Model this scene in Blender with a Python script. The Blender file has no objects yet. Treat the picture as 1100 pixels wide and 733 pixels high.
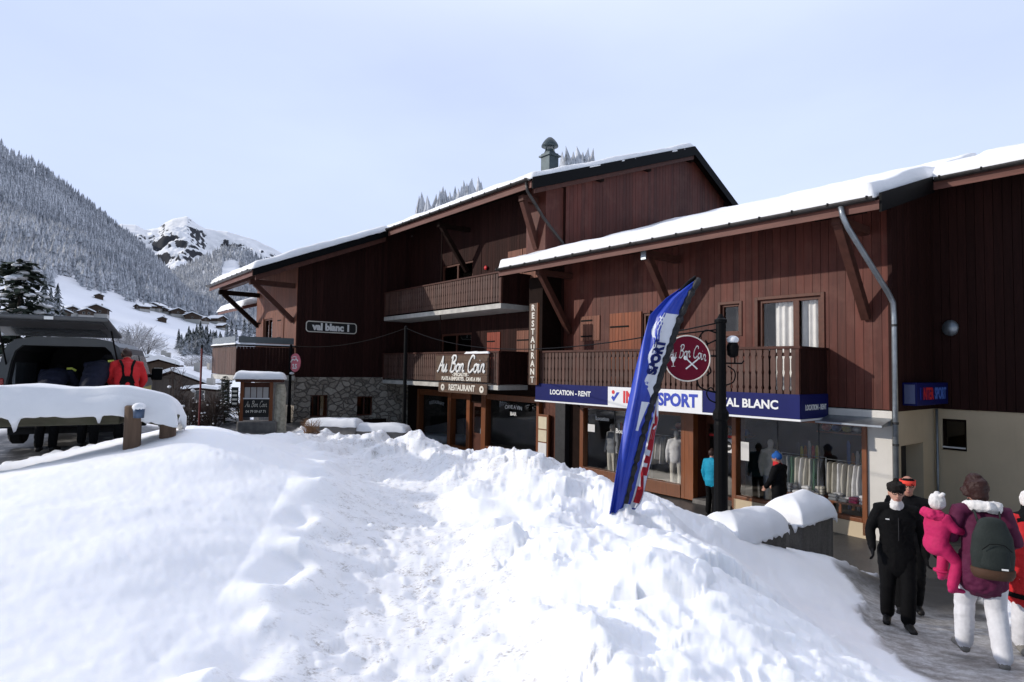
import bpy, bmesh, math, random
import numpy as np
from mathutils import Vector, Matrix, Euler
PI = math.pi
R = math.radians
rnd = random.Random(7)
scene = bpy.context.scene
COL = scene.collection

# ------------------------------------------------------------------ noise
def _hash(ix, iy, iz, seed):
    n = (ix.astype(np.int64)*374761393 + iy.astype(np.int64)*668265263 + iz.astype(np.int64)*2147483647 + seed*974634777) & 0xffffffff
    n = ((n ^ (n >> 13))*1274126177) & 0xffffffff
    n = ((n ^ (n >> 16))*2246822519) & 0xffffffff
    return ((n ^ (n >> 15)) & 0xffffff)/float(0xffffff)
def vnoise(x, y, z=0.0, seed=0):
    x, y, z = np.broadcast_arrays(np.asarray(x, float), np.asarray(y, float), np.asarray(z, float))
    ix, iy, iz = np.floor(x), np.floor(y), np.floor(z)
    fx, fy, fz = x-ix, y-iy, z-iz
    fx = fx*fx*fx*(fx*(fx*6-15)+10); fy = fy*fy*fy*(fy*(fy*6-15)+10); fz = fz*fz*(3-2*fz)
    def c(dx, dy, dz): return _hash(ix+dx, iy+dy, iz+dz, seed)
    a = c(0,0,0)*(1-fx)+c(1,0,0)*fx; b = c(0,1,0)*(1-fx)+c(1,1,0)*fx
    if not np.any(fz):
        return (a*(1-fy)+b*fy)*2-1
    e = c(0,0,1)*(1-fx)+c(1,0,1)*fx; f = c(0,1,1)*(1-fx)+c(1,1,1)*fx
    return ((a*(1-fy)+b*fy)*(1-fz)+(e*(1-fy)+f*fy)*fz)*2-1
def fbm(x, y, z=0.0, oct=4, seed=0, gain=.5):
    s = 0; a = 1; t = 0
    for o in range(oct):
        s = s+a*vnoise(np.asarray(x)*2**o+o*17.3, np.asarray(y)*2**o-o*9.1, np.asarray(z)*2**o, seed+o); t += a; a *= gain
    return s/t
def sstep(a, b, x):
    t = np.clip((np.asarray(x, float)-a)/(b-a), 0, 1); return t*t*(3-2*t)

# ------------------------------------------------------------------ materials
MATS = {}
class NT:
    def __init__(s, name):
        m = bpy.data.materials.new(name); m.use_nodes = True; s.m = m; s.t = m.node_tree
        s.t.nodes.clear(); s.out = s.n('ShaderNodeOutputMaterial')
    def n(s, typ, **kw):
        nd = s.t.nodes.new(typ)
        for k, v in kw.items():
            if k.startswith('i_'):
                key = k[2:].replace('_', ' ')
                nd.inputs[key].default_value = v
            else: setattr(nd, k, v)
        return nd
    def l(s, a, b): s.t.links.new(a, b)
    def noise(s, scale, coord='Object', detail=4, rough=.6, vec_scale=None):
        tc = s.n('ShaderNodeTexCoord')
        src = tc.outputs[coord] if coord != 'World' else s.n('ShaderNodeNewGeometry').outputs['Position']
        if vec_scale:
            mp = s.n('ShaderNodeMapping'); mp.inputs['Scale'].default_value = vec_scale; s.l(src, mp.inputs[0]); src = mp.outputs[0]
        t = s.n('ShaderNodeTexNoise'); t.inputs['Scale'].default_value = scale; t.inputs['Detail'].default_value = detail; t.inputs['Roughness'].default_value = rough
        s.l(src, t.inputs['Vector']); return t.outputs['Fac']
    def ramp(s, fac, stops):
        r = s.n('ShaderNodeValToRGB'); e = r.color_ramp.elements
        while len(e) < len(stops): e.new(.5)
        for k, (p, c) in zip(e, stops):
            k.position = p; k.color = (*c, 1) if len(c) == 3 else c
        s.l(fac, r.inputs[0]); return r.outputs[0]
    def mix(s, fac, a, b, mode='MIX'):
        m = s.n('ShaderNodeMix', data_type='RGBA', blend_type=mode)
        for sock, v in ((m.inputs[0], fac), (m.inputs[6], a), (m.inputs[7], b)):
            if hasattr(v, 'links') or hasattr(v, 'is_linked'): s.l(v, sock)
            elif isinstance(v, (int, float)): sock.default_value = v
            else: sock.default_value = (*v, 1) if len(v) == 3 else v
        return m.outputs[2]
    def math(s, op, a, b=None, c=None):
        m = s.n('ShaderNodeMath', operation=op)
        for i, v in enumerate((a, b, c)):
            if v is None: continue
            if isinstance(v, (int, float)): m.inputs[i].default_value = v
            else: s.l(v, m.inputs[i])
        return m.outputs[0]
    def bump(s, h, strength=.3, dist=.01):
        b = s.n('ShaderNodeBump'); b.inputs['Strength'].default_value = strength; b.inputs['Distance'].default_value = dist
        s.l(h, b.inputs['Height']); return b.outputs[0]
    def bsdf(s, color, rough=.6, metal=0, normal=None, spec=.4, **kw):
        p = s.n('ShaderNodeBsdfPrincipled')
        if isinstance(color, tuple): p.inputs['Base Color'].default_value = (*color, 1)
        else: s.l(color, p.inputs['Base Color'])
        if isinstance(rough, (int, float)): p.inputs['Roughness'].default_value = rough
        else: s.l(rough, p.inputs['Roughness'])
        p.inputs['Metallic'].default_value = metal; p.inputs['Specular IOR Level'].default_value = spec
        if normal is not None: s.l(normal, p.inputs['Normal'])
        for k, v in kw.items(): p.inputs[k.replace('_', ' ')].default_value = v
        s.l(p.outputs[0], s.out.inputs[0]); return p; return p

def m_plain(name, c, rough=.6, var=.18, scale=6, bump=.15, metal=0, spec=.4, bscale=None, dist=.01):
    if name in MATS: return MATS[name]
    t = NT(name); f = t.noise(scale)
    col = t.ramp(f, [(.3, tuple(x*(1-var) for x in c)), (.7, tuple(min(1, x*(1+var)) for x in c))])
    nm = t.bump(t.noise(bscale or scale*5), bump, dist) if bump else None
    t.bsdf(col, rough, metal, nm, spec); MATS[name] = t.m; return t.m

def m_wood(name, c, rough=.65, grain=(18, 18, 1.2), islvar=.35, spec=.3, weather=None):
    """stained boards: every board (mesh island) has a tone of its own, grain runs along z of the part"""
    if name in MATS: return MATS[name]
    t = NT(name); g = t.n('ShaderNodeNewGeometry')
    f = t.noise(1.0, vec_scale=grain, detail=5)
    c1 = t.ramp(f, [(.25, tuple(x*.62 for x in c)), (.6, c), (.85, tuple(min(1, x*1.3) for x in c))])
    isl = t.math('MULTIPLY_ADD', g.outputs['Random Per Island'], 2*islvar, 1-islvar)
    hs = t.n('ShaderNodeHueSaturation'); t.l(isl, hs.inputs['Value']); t.l(c1, hs.inputs['Color'])
    col = hs.outputs[0]
    if weather:
        f2 = t.noise(1.6, detail=6); col = t.mix(t.ramp(f2, [(.5, (0,0,0)), (.75, (.6,.6,.6))]), col, weather)
    t.bsdf(col, rough, 0, t.bump(f, .35, .006), spec); MATS[name] = t.m; return t.m

def m_glass(name='window_glass', tint=(1,1,1), refl=1.0, dark=0.0):
    if name in MATS: return MATS[name]
    t = NT(name)
    tr = t.n('ShaderNodeBsdfTransparent'); tr.inputs[0].default_value = (*tint, 1)
    gl = t.n('ShaderNodeBsdfGlossy'); gl.inputs['Roughness'].default_value = .015
    f = t.n('ShaderNodeFresnel'); f.inputs['IOR'].default_value = 1.7
    gx = t.n('ShaderNodeNewGeometry')
    nm = t.bump(t.noise(.9, detail=1), .06, .03); t.l(nm, gl.inputs['Normal'])
    fac = t.math('MULTIPLY', t.math('MULTIPLY', f.outputs[0], refl), t.math('SUBTRACT', 1.0, gx.outputs['Backfacing']))
    mx = t.n('ShaderNodeMixShader'); t.l(fac, mx.inputs[0]); t.l(tr.outputs[0], mx.inputs[1]); t.l(gl.outputs[0], mx.inputs[2])
    t.l(mx.outputs[0], t.out.inputs[0]); MATS[name] = t.m; return t.m

# ------------------------------------------------------------------ mesh builder
class MB:
    def __init__(s): s.v = []; s.f = []; s.mi = []
    def add(s, vs, fs, mi=0):
        o = len(s.v); s.v.extend([tuple(map(float, p)) for p in vs])
        for f in fs: s.f.append([i+o for i in f]); s.mi.append(mi)
        return s
    def box(s, x0, x1, y0, y1, z0, z1, mi=0):
        if x1 < x0: x0, x1 = x1, x0
        if y1 < y0: y0, y1 = y1, y0
        if z1 < z0: z0, z1 = z1, z0
        v = [(x0,y0,z0),(x1,y0,z0),(x1,y1,z0),(x0,y1,z0),(x0,y0,z1),(x1,y0,z1),(x1,y1,z1),(x0,y1,z1)]
        return s.add(v, [(3,2,1,0),(4,5,6,7),(0,1,5,4),(1,2,6,5),(2,3,7,6),(3,0,4,7)], mi)
    def beam(s, p, q, w, h, up=(0,0,1), mi=0):
        p, q = Vector(p), Vector(q); d = (q-p).normalized(); up = Vector(up)
        sx = d.cross(up)
        if sx.length < 1e-4: sx = d.cross(Vector((1,0,0)))
        sx.normalize(); uz = sx.cross(d).normalized(); a, b = sx*w/2, uz*h/2
        v = [p-a-b, p+a-b, p+a+b, p-a+b, q-a-b, q+a-b, q+a+b, q-a+b]
        return s.add(v, [(0,1,2,3),(7,6,5,4),(4,5,1,0),(5,6,2,1),(6,7,3,2),(7,4,0,3)], mi)
    def tube(s, pts, r, n=8, cap=True, mi=0, sq=None):
        pts = [Vector(p) for p in pts]; k = len(pts)
        rs = r if isinstance(r, (list, tuple)) else [r]*k
        rings = []; prev = None
        for i, p in enumerate(pts):
            d = (pts[min(i+1, k-1)]-pts[max(i-1, 0)])
            if d.length < 1e-9: d = Vector((0,0,1))
            d.normalize()
            a = prev if prev is not None else (Vector((0,0,1)) if abs(d.z) < .9 else Vector((1,0,0)))
            sx = (a-d*a.dot(d))
            if sx.length < 1e-5: sx = d.orthogonal()
            sx.normalize(); prev = sx; sy = d.cross(sx)
            rings.append([p+(sx*math.cos(2*PI*j/n)+sy*math.sin(2*PI*j/n)*(sq or 1))*rs[i] for j in range(n)])
        v = [q for rg in rings for q in rg]; f = []
        for i in range(k-1):
            for j in range(n):
                j2 = (j+1) % n; f.append((i*n+j, i*n+j2, (i+1)*n+j2, (i+1)*n+j))
        if cap: f.append(tuple(range(n-1, -1, -1))); f.append(tuple((k-1)*n+j for j in range(n)))
        return s.add(v, f, mi)
    def lathe(s, prof, c=(0,0,0), n=20, mi=0, axis='z', sx=1, sy=1):
        v = []; k = len(prof)
        for (r, z) in prof:
            for j in range(n):
                x, y = r*math.cos(2*PI*j/n)*sx, r*math.sin(2*PI*j/n)*sy
                p = (x, y, z) if axis == 'z' else ((x, z, y) if axis == 'y' else (z, x, y))
                v.append((p[0]+c[0], p[1]+c[1], p[2]+c[2]))
        f = []
        for i in range(k-1):
            for j in range(n):
                j2 = (j+1) % n; f.append((i*n+j, i*n+j2, (i+1)*n+j2, (i+1)*n+j))
        f.append(tuple(range(n-1, -1, -1))); f.append(tuple((k-1)*n+j for j in range(n)))
        return s.add(v, f, mi)
    def prism(s, poly, m, d0, d1, mi=0):
        """2-d polygon (p,q) pushed through m(p,q,d) between depths d0 and d1"""
        k = len(poly); v = [m(p, q, d0) for p, q in poly]+[m(p, q, d1) for p, q in poly]
        f = [tuple(range(k)), tuple(range(2*k-1, k-1, -1))]
        for i in range(k):
            j = (i+1) % k; f.append((i, i+k, j+k, j))
        return s.add(v, f, mi)
    def ball(s, c, r, n=10, sc=(1,1,1), mi=0):
        m = max(5, n//2+1)
        prof = [(max(1e-4, math.sin(PI*i/m))*r, -math.cos(PI*i/m)*r) for i in range(m+1)]
        v0 = len(s.v); s.lathe(prof, (0,0,0), n, mi)
        for i in range(v0, len(s.v)):
            x, y, z = s.v[i]; s.v[i] = (x*sc[0]+c[0], y*sc[1]+c[1], z*sc[2]+c[2])
        return s
    def xf(s, M):
        s.v = [tuple(M @ Vector(p)) for p in s.v]; return s
    def shift(s, o):
        s.v = [(p[0]+o[0], p[1]+o[1], p[2]+o[2]) for p in s.v]; return s
    def map(s, fn): s.v = [tuple(fn(*p)) for p in s.v]; return s
    def join(s, o, mi=None):
        n = len(s.v); s.v += o.v
        for f, m in zip(o.f, o.mi): s.f.append([i+n for i in f]); s.mi.append(m if mi is None else mi)
        return s
    def mesh(s, name, mats, smooth=False, fix=True):
        me = bpy.data.meshes.new(name); me.from_pydata(s.v, [], s.f)
        for m in (mats if isinstance(mats, (list, tuple)) else [mats]): me.materials.append(m)
        if any(s.mi): me.polygons.foreach_set('material_index', s.mi)
        if fix:
            bm = bmesh.new(); bm.from_mesh(me); bmesh.ops.recalc_face_normals(bm, faces=bm.faces); bm.to_mesh(me); bm.free()
        if smooth: me.polygons.foreach_set('use_smooth', [True]*len(me.polygons))
        me.update(); return me

def link(name, me, parent=None):
    o = bpy.data.objects.new(name, me); COL.objects.link(o)
    if parent is not None: o.parent = parent
    return o
def bevel(o, w=.008, seg=2, ang=40):
    m = o.modifiers.new('bevel', 'BEVEL'); m.width = w; m.segments = seg; m.limit_method = 'ANGLE'; m.angle_limit = R(ang); return o
def part(parent, name, mb, mat, smooth=False, bev=0, label=None, fix=True):
    o = link(name, mb.mesh(name, mat, smooth, fix), parent)
    if bev: bevel(o, bev)
    if label: o['label'] = label
    return o
def tag(o, label=None, cat=None, group=None, kind=None):
    if label: o['label'] = label
    if cat: o['category'] = cat
    if group: o['group'] = group
    if kind: o['kind'] = kind
    return o
def thing(name, label, cat, loc=(0,0,0), rotz=0, group=None):
    o = bpy.data.objects.new(name, None); COL.objects.link(o); o.empty_display_size = .3
    o.location = loc; o.rotation_euler = (0, 0, rotz); return tag(o, label, cat, group)
def single(name, label, cat, mb, mat, loc=(0,0,0), rotz=0, group=None, smooth=False, bev=0, kind=None):
    o = link(name, mb.mesh(name, mat, smooth)); o.location = loc; o.rotation_euler = (0,0,rotz)
    if bev: bevel(o, bev)
    return tag(o, label, cat, group, kind)
def children(o): return [c for c in bpy.data.objects if c.parent == o]
def copy_tree(o, parent=None):
    c = o.copy(); COL.objects.link(c)
    if parent is not None: c.parent = parent
    for ch in children(o): copy_tree(ch, c)
    return c

# facade frame: a runs right along the shop fronts, b runs into the buildings
UX, UY = -.63127532, .77555881
ROTF = math.atan2(-UY, -UX)          # local x = -u
def W(a, b, z=0):                    # facade frame -> world
    return Vector((-a*UX+b*UY, -a*UY-b*UX, z))
def fthing(name, label, cat, a, b, z=0, group=None):
    t = thing(name, label, cat, W(a, b, z), ROTF, group); t['_o'] = (a, b, z); return t
def fpart(t, name, mb, mat, parent=None, **kw):
    o = t['_o']; mb.shift((-o[0], -o[1], -o[2])); return part(parent or t, name, mb, mat, **kw)
def fsingle(name, label, cat, mb, mat, a, b, z=0, **kw):
    mb.shift((-a, -b, -z)); return single(name, label, cat, mb, mat, W(a, b, z), ROTF, **kw)

# ------------------------------------------------------------------ lettering
def text_mb(s, size=1.0, bold=0.0, shear=0.0, depth=.004, align='CENTER', squeeze=1.0, space=1.0):
    cu = bpy.data.curves.new('t', 'FONT'); cu.body = s; cu.size = size; cu.align_x = align; cu.align_y = 'CENTER'
    cu.offset = bold; cu.shear = shear; cu.extrude = depth/2; cu.space_character = space; cu.resolution_u = 3
    o = bpy.data.objects.new('t', cu); COL.objects.link(o)
    dg = bpy.context.evaluated_depsgraph_get(); me = bpy.data.meshes.new_from_object(o.evaluated_get(dg))
    mb = MB(); mb.v = [(v.co.x*squeeze, v.co.y, v.co.z) for v in me.vertices]; mb.f = [list(p.vertices) for p in me.polygons]; mb.mi = [0]*len(mb.f)
    bpy.data.objects.remove(o); bpy.data.curves.remove(cu); bpy.data.meshes.remove(me)
    return mb
def catmull(p, n=6, closed=False):
    p = [np.array(q, float) for q in p]; out = []; k = len(p)
    rng = range(k if closed else k-1)
    for i in rng:
        p0 = p[(i-1) % k] if closed or i > 0 else p[i]; p1 = p[i]; p2 = p[(i+1) % k]; p3 = p[(i+2) % k] if closed or i+2 < k else p2
        for j in range(n):
            t = j/n; out.append(.5*((2*p1)+(-p0+p2)*t+(2*p0-5*p1+4*p2-p3)*t*t+(-p0+3*p1-3*p2+p3)*t**3))
    if not closed: out.append(p[-1])
    else: out.append(out[0])
    return [tuple(q) for q in out]
GLY = {
 'A': (.74, [[(-.05,.08),(.05,0),(.2,.3),(.5,1.0)], [(.5,1.0),(.54,.5),(.6,.06),(.7,.02)], [(.14,.36),(.36,.4),(.62,.38)]]),
 'u': (.56, [[(0,.5),(-.02,.2),(.07,.0),(.2,.06),(.34,.5)], [(.34,.5),(.32,.12),(.4,0),(.52,.1)]]),
 'B': (.72, [[(.16,1.0),(.1,.5),(.06,0)], [(-.05,.86),(.2,1.04),(.5,.98),(.5,.72),(.14,.55)], [(.14,.55),(.5,.5),(.56,.2),(.3,-.02),(-.04,.04)]]),
 'o': (.52, [[(.2,.5),(.02,.35),(.03,.1),(.2,0),(.38,.15),(.36,.4),(.2,.5),(.3,.44),(.5,.46)]]),
 'n': (.56, [[(.02,.5),(.0,0)], [(0,.26),(.16,.5),(.3,.42),(.29,.12),(.36,0),(.5,.1)]]),
 'C': (.7, [[(.6,.8),(.52,1.0),(.28,.98),(.05,.6),(.06,.15),(.3,-.03),(.62,.2)]]),
 'i': (.28, [[(.02,.5),(0,.12),(.08,0),(.2,.1)], [(.04,.7),(.06,.72)]]),
 ' ': (.36, []),
}
def script_mb(s, h, w=.055, shear=.28, depth=.5):
    mb = MB(); x = 0
    for ch in s:
        adv, st = GLY[ch]
        for k in st:
            pts = [((x+p+q*shear)*h, q*h, 0) for p, q in (catmull(k, 5) if len(k) > 2 else k)]
            rs = [w*h*(.75+.5*abs(math.sin(i*.5))) for i in range(len(pts))]
            mb.tube(pts, rs, 6)
        x += adv
    W_ = x*h; mb.v = [(p[0]-W_/2, p[1]-h*.42, p[2]*depth) for p in mb.v]; mb.width = W_
    return mb

# ------------------------------------------------------------------ snow pads
def snow_pad(fn, nu, nv, thick, seed=1, lump=.25, scale=1.5, jag=.06, power=.5, edge=.25, sag=0.0, drip=0.0):
    """closed lump of snow lying on a surface fn(u,v)->point; rounded and ragged at its rim"""
    us = np.linspace(0, 1, nu+1); vs = np.linspace(0, 1, nv+1); mb = MB()
    P00 = np.array(fn(0,0)); LU = np.linalg.norm(np.array(fn(1,0))-P00); LV = np.linalg.norm(np.array(fn(0,1))-P00)
    top = []; bot = []
    for i, u in enumerate(us):
        for j, v in enumerate(vs):
            du = min(u, 1-u)*LU; dv = min(v, 1-v)*LV
            p = np.array(fn(u, v), float)
            nz = float(fbm(p[0]*scale, p[1]*scale, p[2]*scale+.1, 3, seed))
            nb = float(vnoise(p[0]*5, p[1]*5, p[2]*5+.2, seed+9))
            d = min(du, dv); e = min(1, d/edge) if edge > 0 else 1
            prof = max(0.0, 1-(1-e)**2.2)**power
            if i in (0, nu) or j in (0, nv):
                c = np.array(fn(.5, .5)); dirv = p-c; dirv[2] = 0
                k = np.linalg.norm(dirv); dirv = dirv/k if k else dirv
                p = p+dirv*jag*nb; prof = 0
            t = thick*prof*(1+lump*nz)
            top.append((p[0], p[1], p[2]+max(t, .012 if prof == 0 else .02)-sag*(1-e)))
            bot.append((p[0], p[1], p[2]-.006-sag*(1-e)*1.2-(abs(nb)*jag*.8+drip*max(0.0, float(vnoise(p[0]*13, p[1]*13, .5, seed+4)))**1.2*1.7 if prof == 0 else 0)))
    n1 = nv+1; N = len(top); f = []
    for i in range(nu):
        for j in range(nv):
            a = i*n1+j; f.append((a, a+n1, a+n1+1, a+1)); f.append((N+a, N+a+1, N+a+n1+1, N+a+n1))
    for i in range(nu):
        a = i*n1; b = a+n1; f.append((a, N+a, N+b, b)); a = i*n1+nv; b = a+n1; f.append((b, N+b, N+a, a))
    for j in range(nv):
        a = j; f.append((a+1, N+a+1, N+a, a)); a = nu*n1+j; f.append((a, N+a, N+a+1, a+1))
    return mb.add(top+bot, f)
# ------------------------------------------------------------------ shared materials
def m_snow(name, base=(.86,.87,.89), bump=.25, scale=9, dirt=0.0):
    if name in MATS: return MATS[name]
    t = NT(name)
    f = t.noise(scale, 'World', 6, .62); g = t.noise(70, 'World', 3, .7); c = t.noise(2.3, 'World', 4)
    h = t.math('MULTIPLY_ADD', g, .22, f)
    col = t.ramp(c, [(.3, tuple(x*.95 for x in base)), (.7, base)])
    if dirt:
        d = t.noise(6.5, 'World', 8, .75); col = t.mix(t.ramp(d, [(.60, (0,0,0)), (.74, (dirt,)*3)]), col, (.34,.31,.28))
    t.bsdf(col, .75, 0, t.bump(h, bump, .05), .25)
    MATS[name] = t.m; return t.m
SNOW = m_snow('fresh_snow', bump=.2)
SNOWR = m_snow('roof_snow', (.88,.89,.91), .25, 6)
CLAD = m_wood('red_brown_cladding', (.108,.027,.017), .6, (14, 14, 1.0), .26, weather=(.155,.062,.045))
CLADD = m_wood('shade_dark_cladding', (.030,.010,.008), .75, (14, 14, 1.0), .22, spec=.15)  # cladding for shaded walls, their shade put into the wood colour
CLADO = m_wood('ochre_red_cladding', (.20,.075,.045), .6, (14,14,1), .15)
BEAMW = m_wood('brown_beam_wood', (.080,.031,.022), .6, (6,6,6), .15, spec=.2)
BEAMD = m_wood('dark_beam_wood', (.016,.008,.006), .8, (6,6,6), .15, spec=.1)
FASC = m_wood('fascia_wood', (.145,.058,.044), .55, (1.5,14,14), .12, spec=.25)
BALU = m_wood('balustrade_wood', (.098,.050,.038), .65, (14,14,1.2), .25, weather=(.13,.085,.07))
ORANGE = m_wood('varnished_shopfront_wood', (.21,.062,.016), .38, (16,16,1.2), .25, spec=.5)
SHUT = m_wood('orange_shutter_wood', (.24,.062,.020), .55, (16,16,1.2), .15)
FRAMEB = m_wood('brown_window_frame', (.10,.030,.016), .5, (10,10,10), .1)
SOFF = m_plain('shade_dark_soffit', (.010,.005,.004), .85, .3, 3, .1, spec=.1)  # wood tone lowered so the under-eave shade sits in the colour
CONC = m_plain('balcony_concrete', (.50,.48,.44), .85, .2, 3, .4, bscale=40)
CONCD = m_plain('grey_concrete', (.17,.16,.15), .9, .3, 4, .5, bscale=30)
def m_render(name, c):
    t = NT(name); f = t.noise(1.2, detail=6); g = t.noise(90, detail=3)
    col = t.ramp(f, [(.3, tuple(x*.88 for x in c)), (.7, c)])
    s = t.noise(1, vec_scale=(6,6,.35), detail=4); col = t.mix(t.ramp(s, [(.55,(0,0,0)),(.8,(.25,.25,.25))]), col, tuple(x*.6 for x in c))
    t.bsdf(col, .9, 0, t.bump(g, .5, .004), .2); MATS[name] = t.m; return t.m
BEIGE = m_render('beige_render', (.64,.52,.36))
WHITER = m_render('white_render', (.74,.71,.66))
def m_stone():
    t = NT('rubble_stone'); tc = t.n('ShaderNodeTexCoord'); nz = t.n('ShaderNodeTexNoise'); nz.inputs['Scale'].default_value = 3
    t.l(tc.outputs['Object'], nz.inputs['Vector'])
    va = t.n('ShaderNodeVectorMath', operation='MULTIPLY_ADD'); va.inputs[1].default_value = (.25,.25,.25); t.l(nz.outputs['Color'], va.inputs[0]); t.l(tc.outputs['Object'], va.inputs[2])
    mp = t.n('ShaderNodeMapping'); mp.inputs['Scale'].default_value = (1,1,1.6); t.l(va.outputs[0], mp.inputs[0])
    v = t.n('ShaderNodeTexVoronoi', feature='DISTANCE_TO_EDGE'); v.inputs['Scale'].default_value = 2.9; t.l(mp.outputs[0], v.inputs['Vector'])
    v2 = t.n('ShaderNodeTexVoronoi'); v2.inputs['Scale'].default_value = 2.9; t.l(mp.outputs[0], v2.inputs['Vector'])
    sep = t.n('ShaderNodeSeparateColor'); t.l(v2.outputs['Color'], sep.inputs[0])
    c = t.ramp(sep.outputs[0], [(0,(.20,.17,.135)),(.5,(.36,.315,.26)),(1,(.52,.47,.40))])
    n2 = t.noise(14, detail=6); c = t.mix(.45, c, t.ramp(n2, [(.3,(.15,.13,.11)),(.7,(.52,.47,.40))]))
    edge = t.ramp(v.outputs['Distance'], [(.02,(0,0,0)),(.09,(1,1,1))])
    col = t.mix(edge, (.16,.14,.12), c)
    hgt = t.math('MULTIPLY_ADD', n2, .25, edge)
    t.bsdf(col, .9, 0, t.bump(hgt, .9, .05), .2); MATS['rubble_stone'] = t.m; return t.m
STONE = m_stone()
BLACKM = m_plain('black_painted_metal', (.003,.003,.0035), .6, .2, 8, .05, spec=.1)
DARKM = m_plain('dark_metal', (.035,.035,.037), .45, .2, 8, .05, .3)
GUTT = m_plain('weathered_gutter_zinc', (.055,.05,.048), .42, .3, 5, .1, .6)
ZINC = m_plain('grey_zinc', (.30,.33,.36), .4, .2, 5, .08, .7)
CHIM = m_plain('chimney_sheet_metal', (.045,.065,.075), .5, .2, 4, .08, .35)
NAVY = m_plain('navy_sign_panel', (.008,.012,.10), .45, .08, 2, 0, spec=.15)
SIGNW = m_plain('white_sign_panel', (.78,.78,.78), .4, .05, 2, 0)
INKW = m_plain('white_lettering', (.80,.80,.78), .5, .04, 8, 0)
INKC = m_plain('cream_lettering', (.72,.68,.60), .55, .06, 8, 0)
INKR = m_plain('red_lettering', (.62,.03,.035), .45, .06, 8, 0)
INKB = m_plain('blue_lettering', (.02,.05,.42), .45, .06, 8, 0)
MARO = m_plain('maroon_sign_face', (.15,.006,.022), .5, .1, 3, 0, spec=.12)
PINK = m_plain('pink_sign_face', (.62,.16,.20), .45, .1, 5, 0)
BROWNS = m_plain('brown_sign_board', (.085,.045,.026), .6, .3, 9, .2)
BLACKS = m_plain('black_sign_board', (.012,.012,.012), .5, .2, 6, 0)
PAPER = m_plain('cream_paper', (.66,.58,.42), .8, .08, 5, 0)
PAPERW = m_plain('white_paper', (.74,.73,.72), .8, .05, 5, 0)
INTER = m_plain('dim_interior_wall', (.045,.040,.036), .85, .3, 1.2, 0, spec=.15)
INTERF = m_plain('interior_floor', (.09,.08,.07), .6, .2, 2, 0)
CURT = m_plain('white_curtain_cloth', (.78,.77,.74), .9, .08, 4, .2)
GLASS = m_glass()
GLASSD = m_glass('apartment_glass', (.5,.5,.5), .9)
ASPH = m_plain('wet_asphalt', (.045,.045,.048), .4, .35, 2.5, .4, bscale=60, spec=.4)
# ------------------------------------------------------------------ ground
CP = []   # (x, y, z) heights the snow and the pavement are known to have
def cp(*p): CP.extend(p)
cp((-8,10.9,2.0),(-9,14,2.0),(-12,12,2.0),(-7.9,9.9,2.02),(-7.2,9.3,2.04),(-12,8,2.05),(-14,18,1.9))
cp((-6.3,8.0,2.12),(-5.4,8.25,2.30),(-4.7,8.7,2.46),(-5.75,7.4,2.20),(-8,7.0,2.08),(-7.4,8.2,2.0),(-9,8.6,1.98),(-4.2,9.2,2.45),(-4.8,9.9,2.46))
cp((-5.4,10.4,2.42),(-5.6,12.4,2.1),(-5.8,15,1.74),(-7.6,13,1.9),(-8.3,16,1.6))
cp((0,.5,1.9),(-1.5,2.5,1.93),(-3,3,2.0),(-3,5,2.02),(-5,5.3,2.18),(-2.2,8,1.84),(-3.4,10,1.9),(-7,4,2.2),(-4,11.5,1.85),(-4.9,14,1.62),(0,-4,1.9),(-5,-3,2.0),(5,-5,1.8))
cp((-.35,3,1.72),(-.6,4,1.62),(-.85,5.4,1.55),(-1.45,8,1.5),(-2.2,10.8,1.47),(-3.2,13.6,1.45),(-4.6,15.6,1.45),(-6.4,17.5,1.42),(-8,20,1.36),(-10,24,1.25))
cp((.2,10.1,1.93),(-1,11.5,1.82),(-2.3,13.3,1.8),(-3.8,15.2,1.62),(-5,17.2,1.45),(1.1,8.7,1.88),(1.55,7.8,1.58),(1.3,7.1,1.60),(.5,8.0,1.78),(-.3,9.2,1.72),(.6,6,1.8),(1.1,5,2.0),(1.0,3.6,1.97),(1.6,4.3,1.95),(1.2,2.4,1.93),(2.2,2.0,1.7))
cp((2.0,5.2,1.72),(1.9,6.3,1.66),(2.45,6.3,1.36),(2.95,7.3,1.10),(3.05,5.6,1.10),(2.75,4.7,1.2),(3.6,6.6,.86),(4.0,8.4,.95),(4.9,9.2,.72),(2.3,8.0,1.52),(2.9,8.6,1.37),(2.6,9.3,1.25),(3.1,9.5,.95),(2.1,1.0,1.75))
cp((4.4,6.9,.73),(4.2,5.5,.98),(3.2,4.5,1.2),(5.2,8.4,.50),(5.6,6.2,.84),(6.5,9.8,.22),(6.2,4.2,1.25),(8,6,.9),(8.5,10,.1),(10,3,1.3),(4.4,3,1.5),(11,8,.5))
for a in (-22,-19,-16,-13,-10,-7.5,-5):
    p = W(a,14.4); cp((p.x,p.y,0)); p = W(a,12.6); cp((p.x,p.y,.0)); p = W(a,11); cp((p.x,p.y,.05 if a > -20 else .3)); p = W(a,18); cp((p.x,p.y,-.05))
for a, b, z in ((-25,14,.55),(-25,12,.85),(-25.3,9,1.2),(-28,7,1.25),(-31,6,1.2),(-36,8,.6),(-36,14,0),(-22.5,9.3,1.05),(-20,9.6,.8),(-17.5,9.9,.6),(-15,9.9,.5),(-12.5,9.9,.45),(-10.5,10,.3),(-8.4,10.3,.15),(-3,16.5,0),(0,16,.1),(4,14,.3),(-15,24,-.2),(-25,24,-.2)):
    p = W(a,b); cp((p.x,p.y,z))
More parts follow.
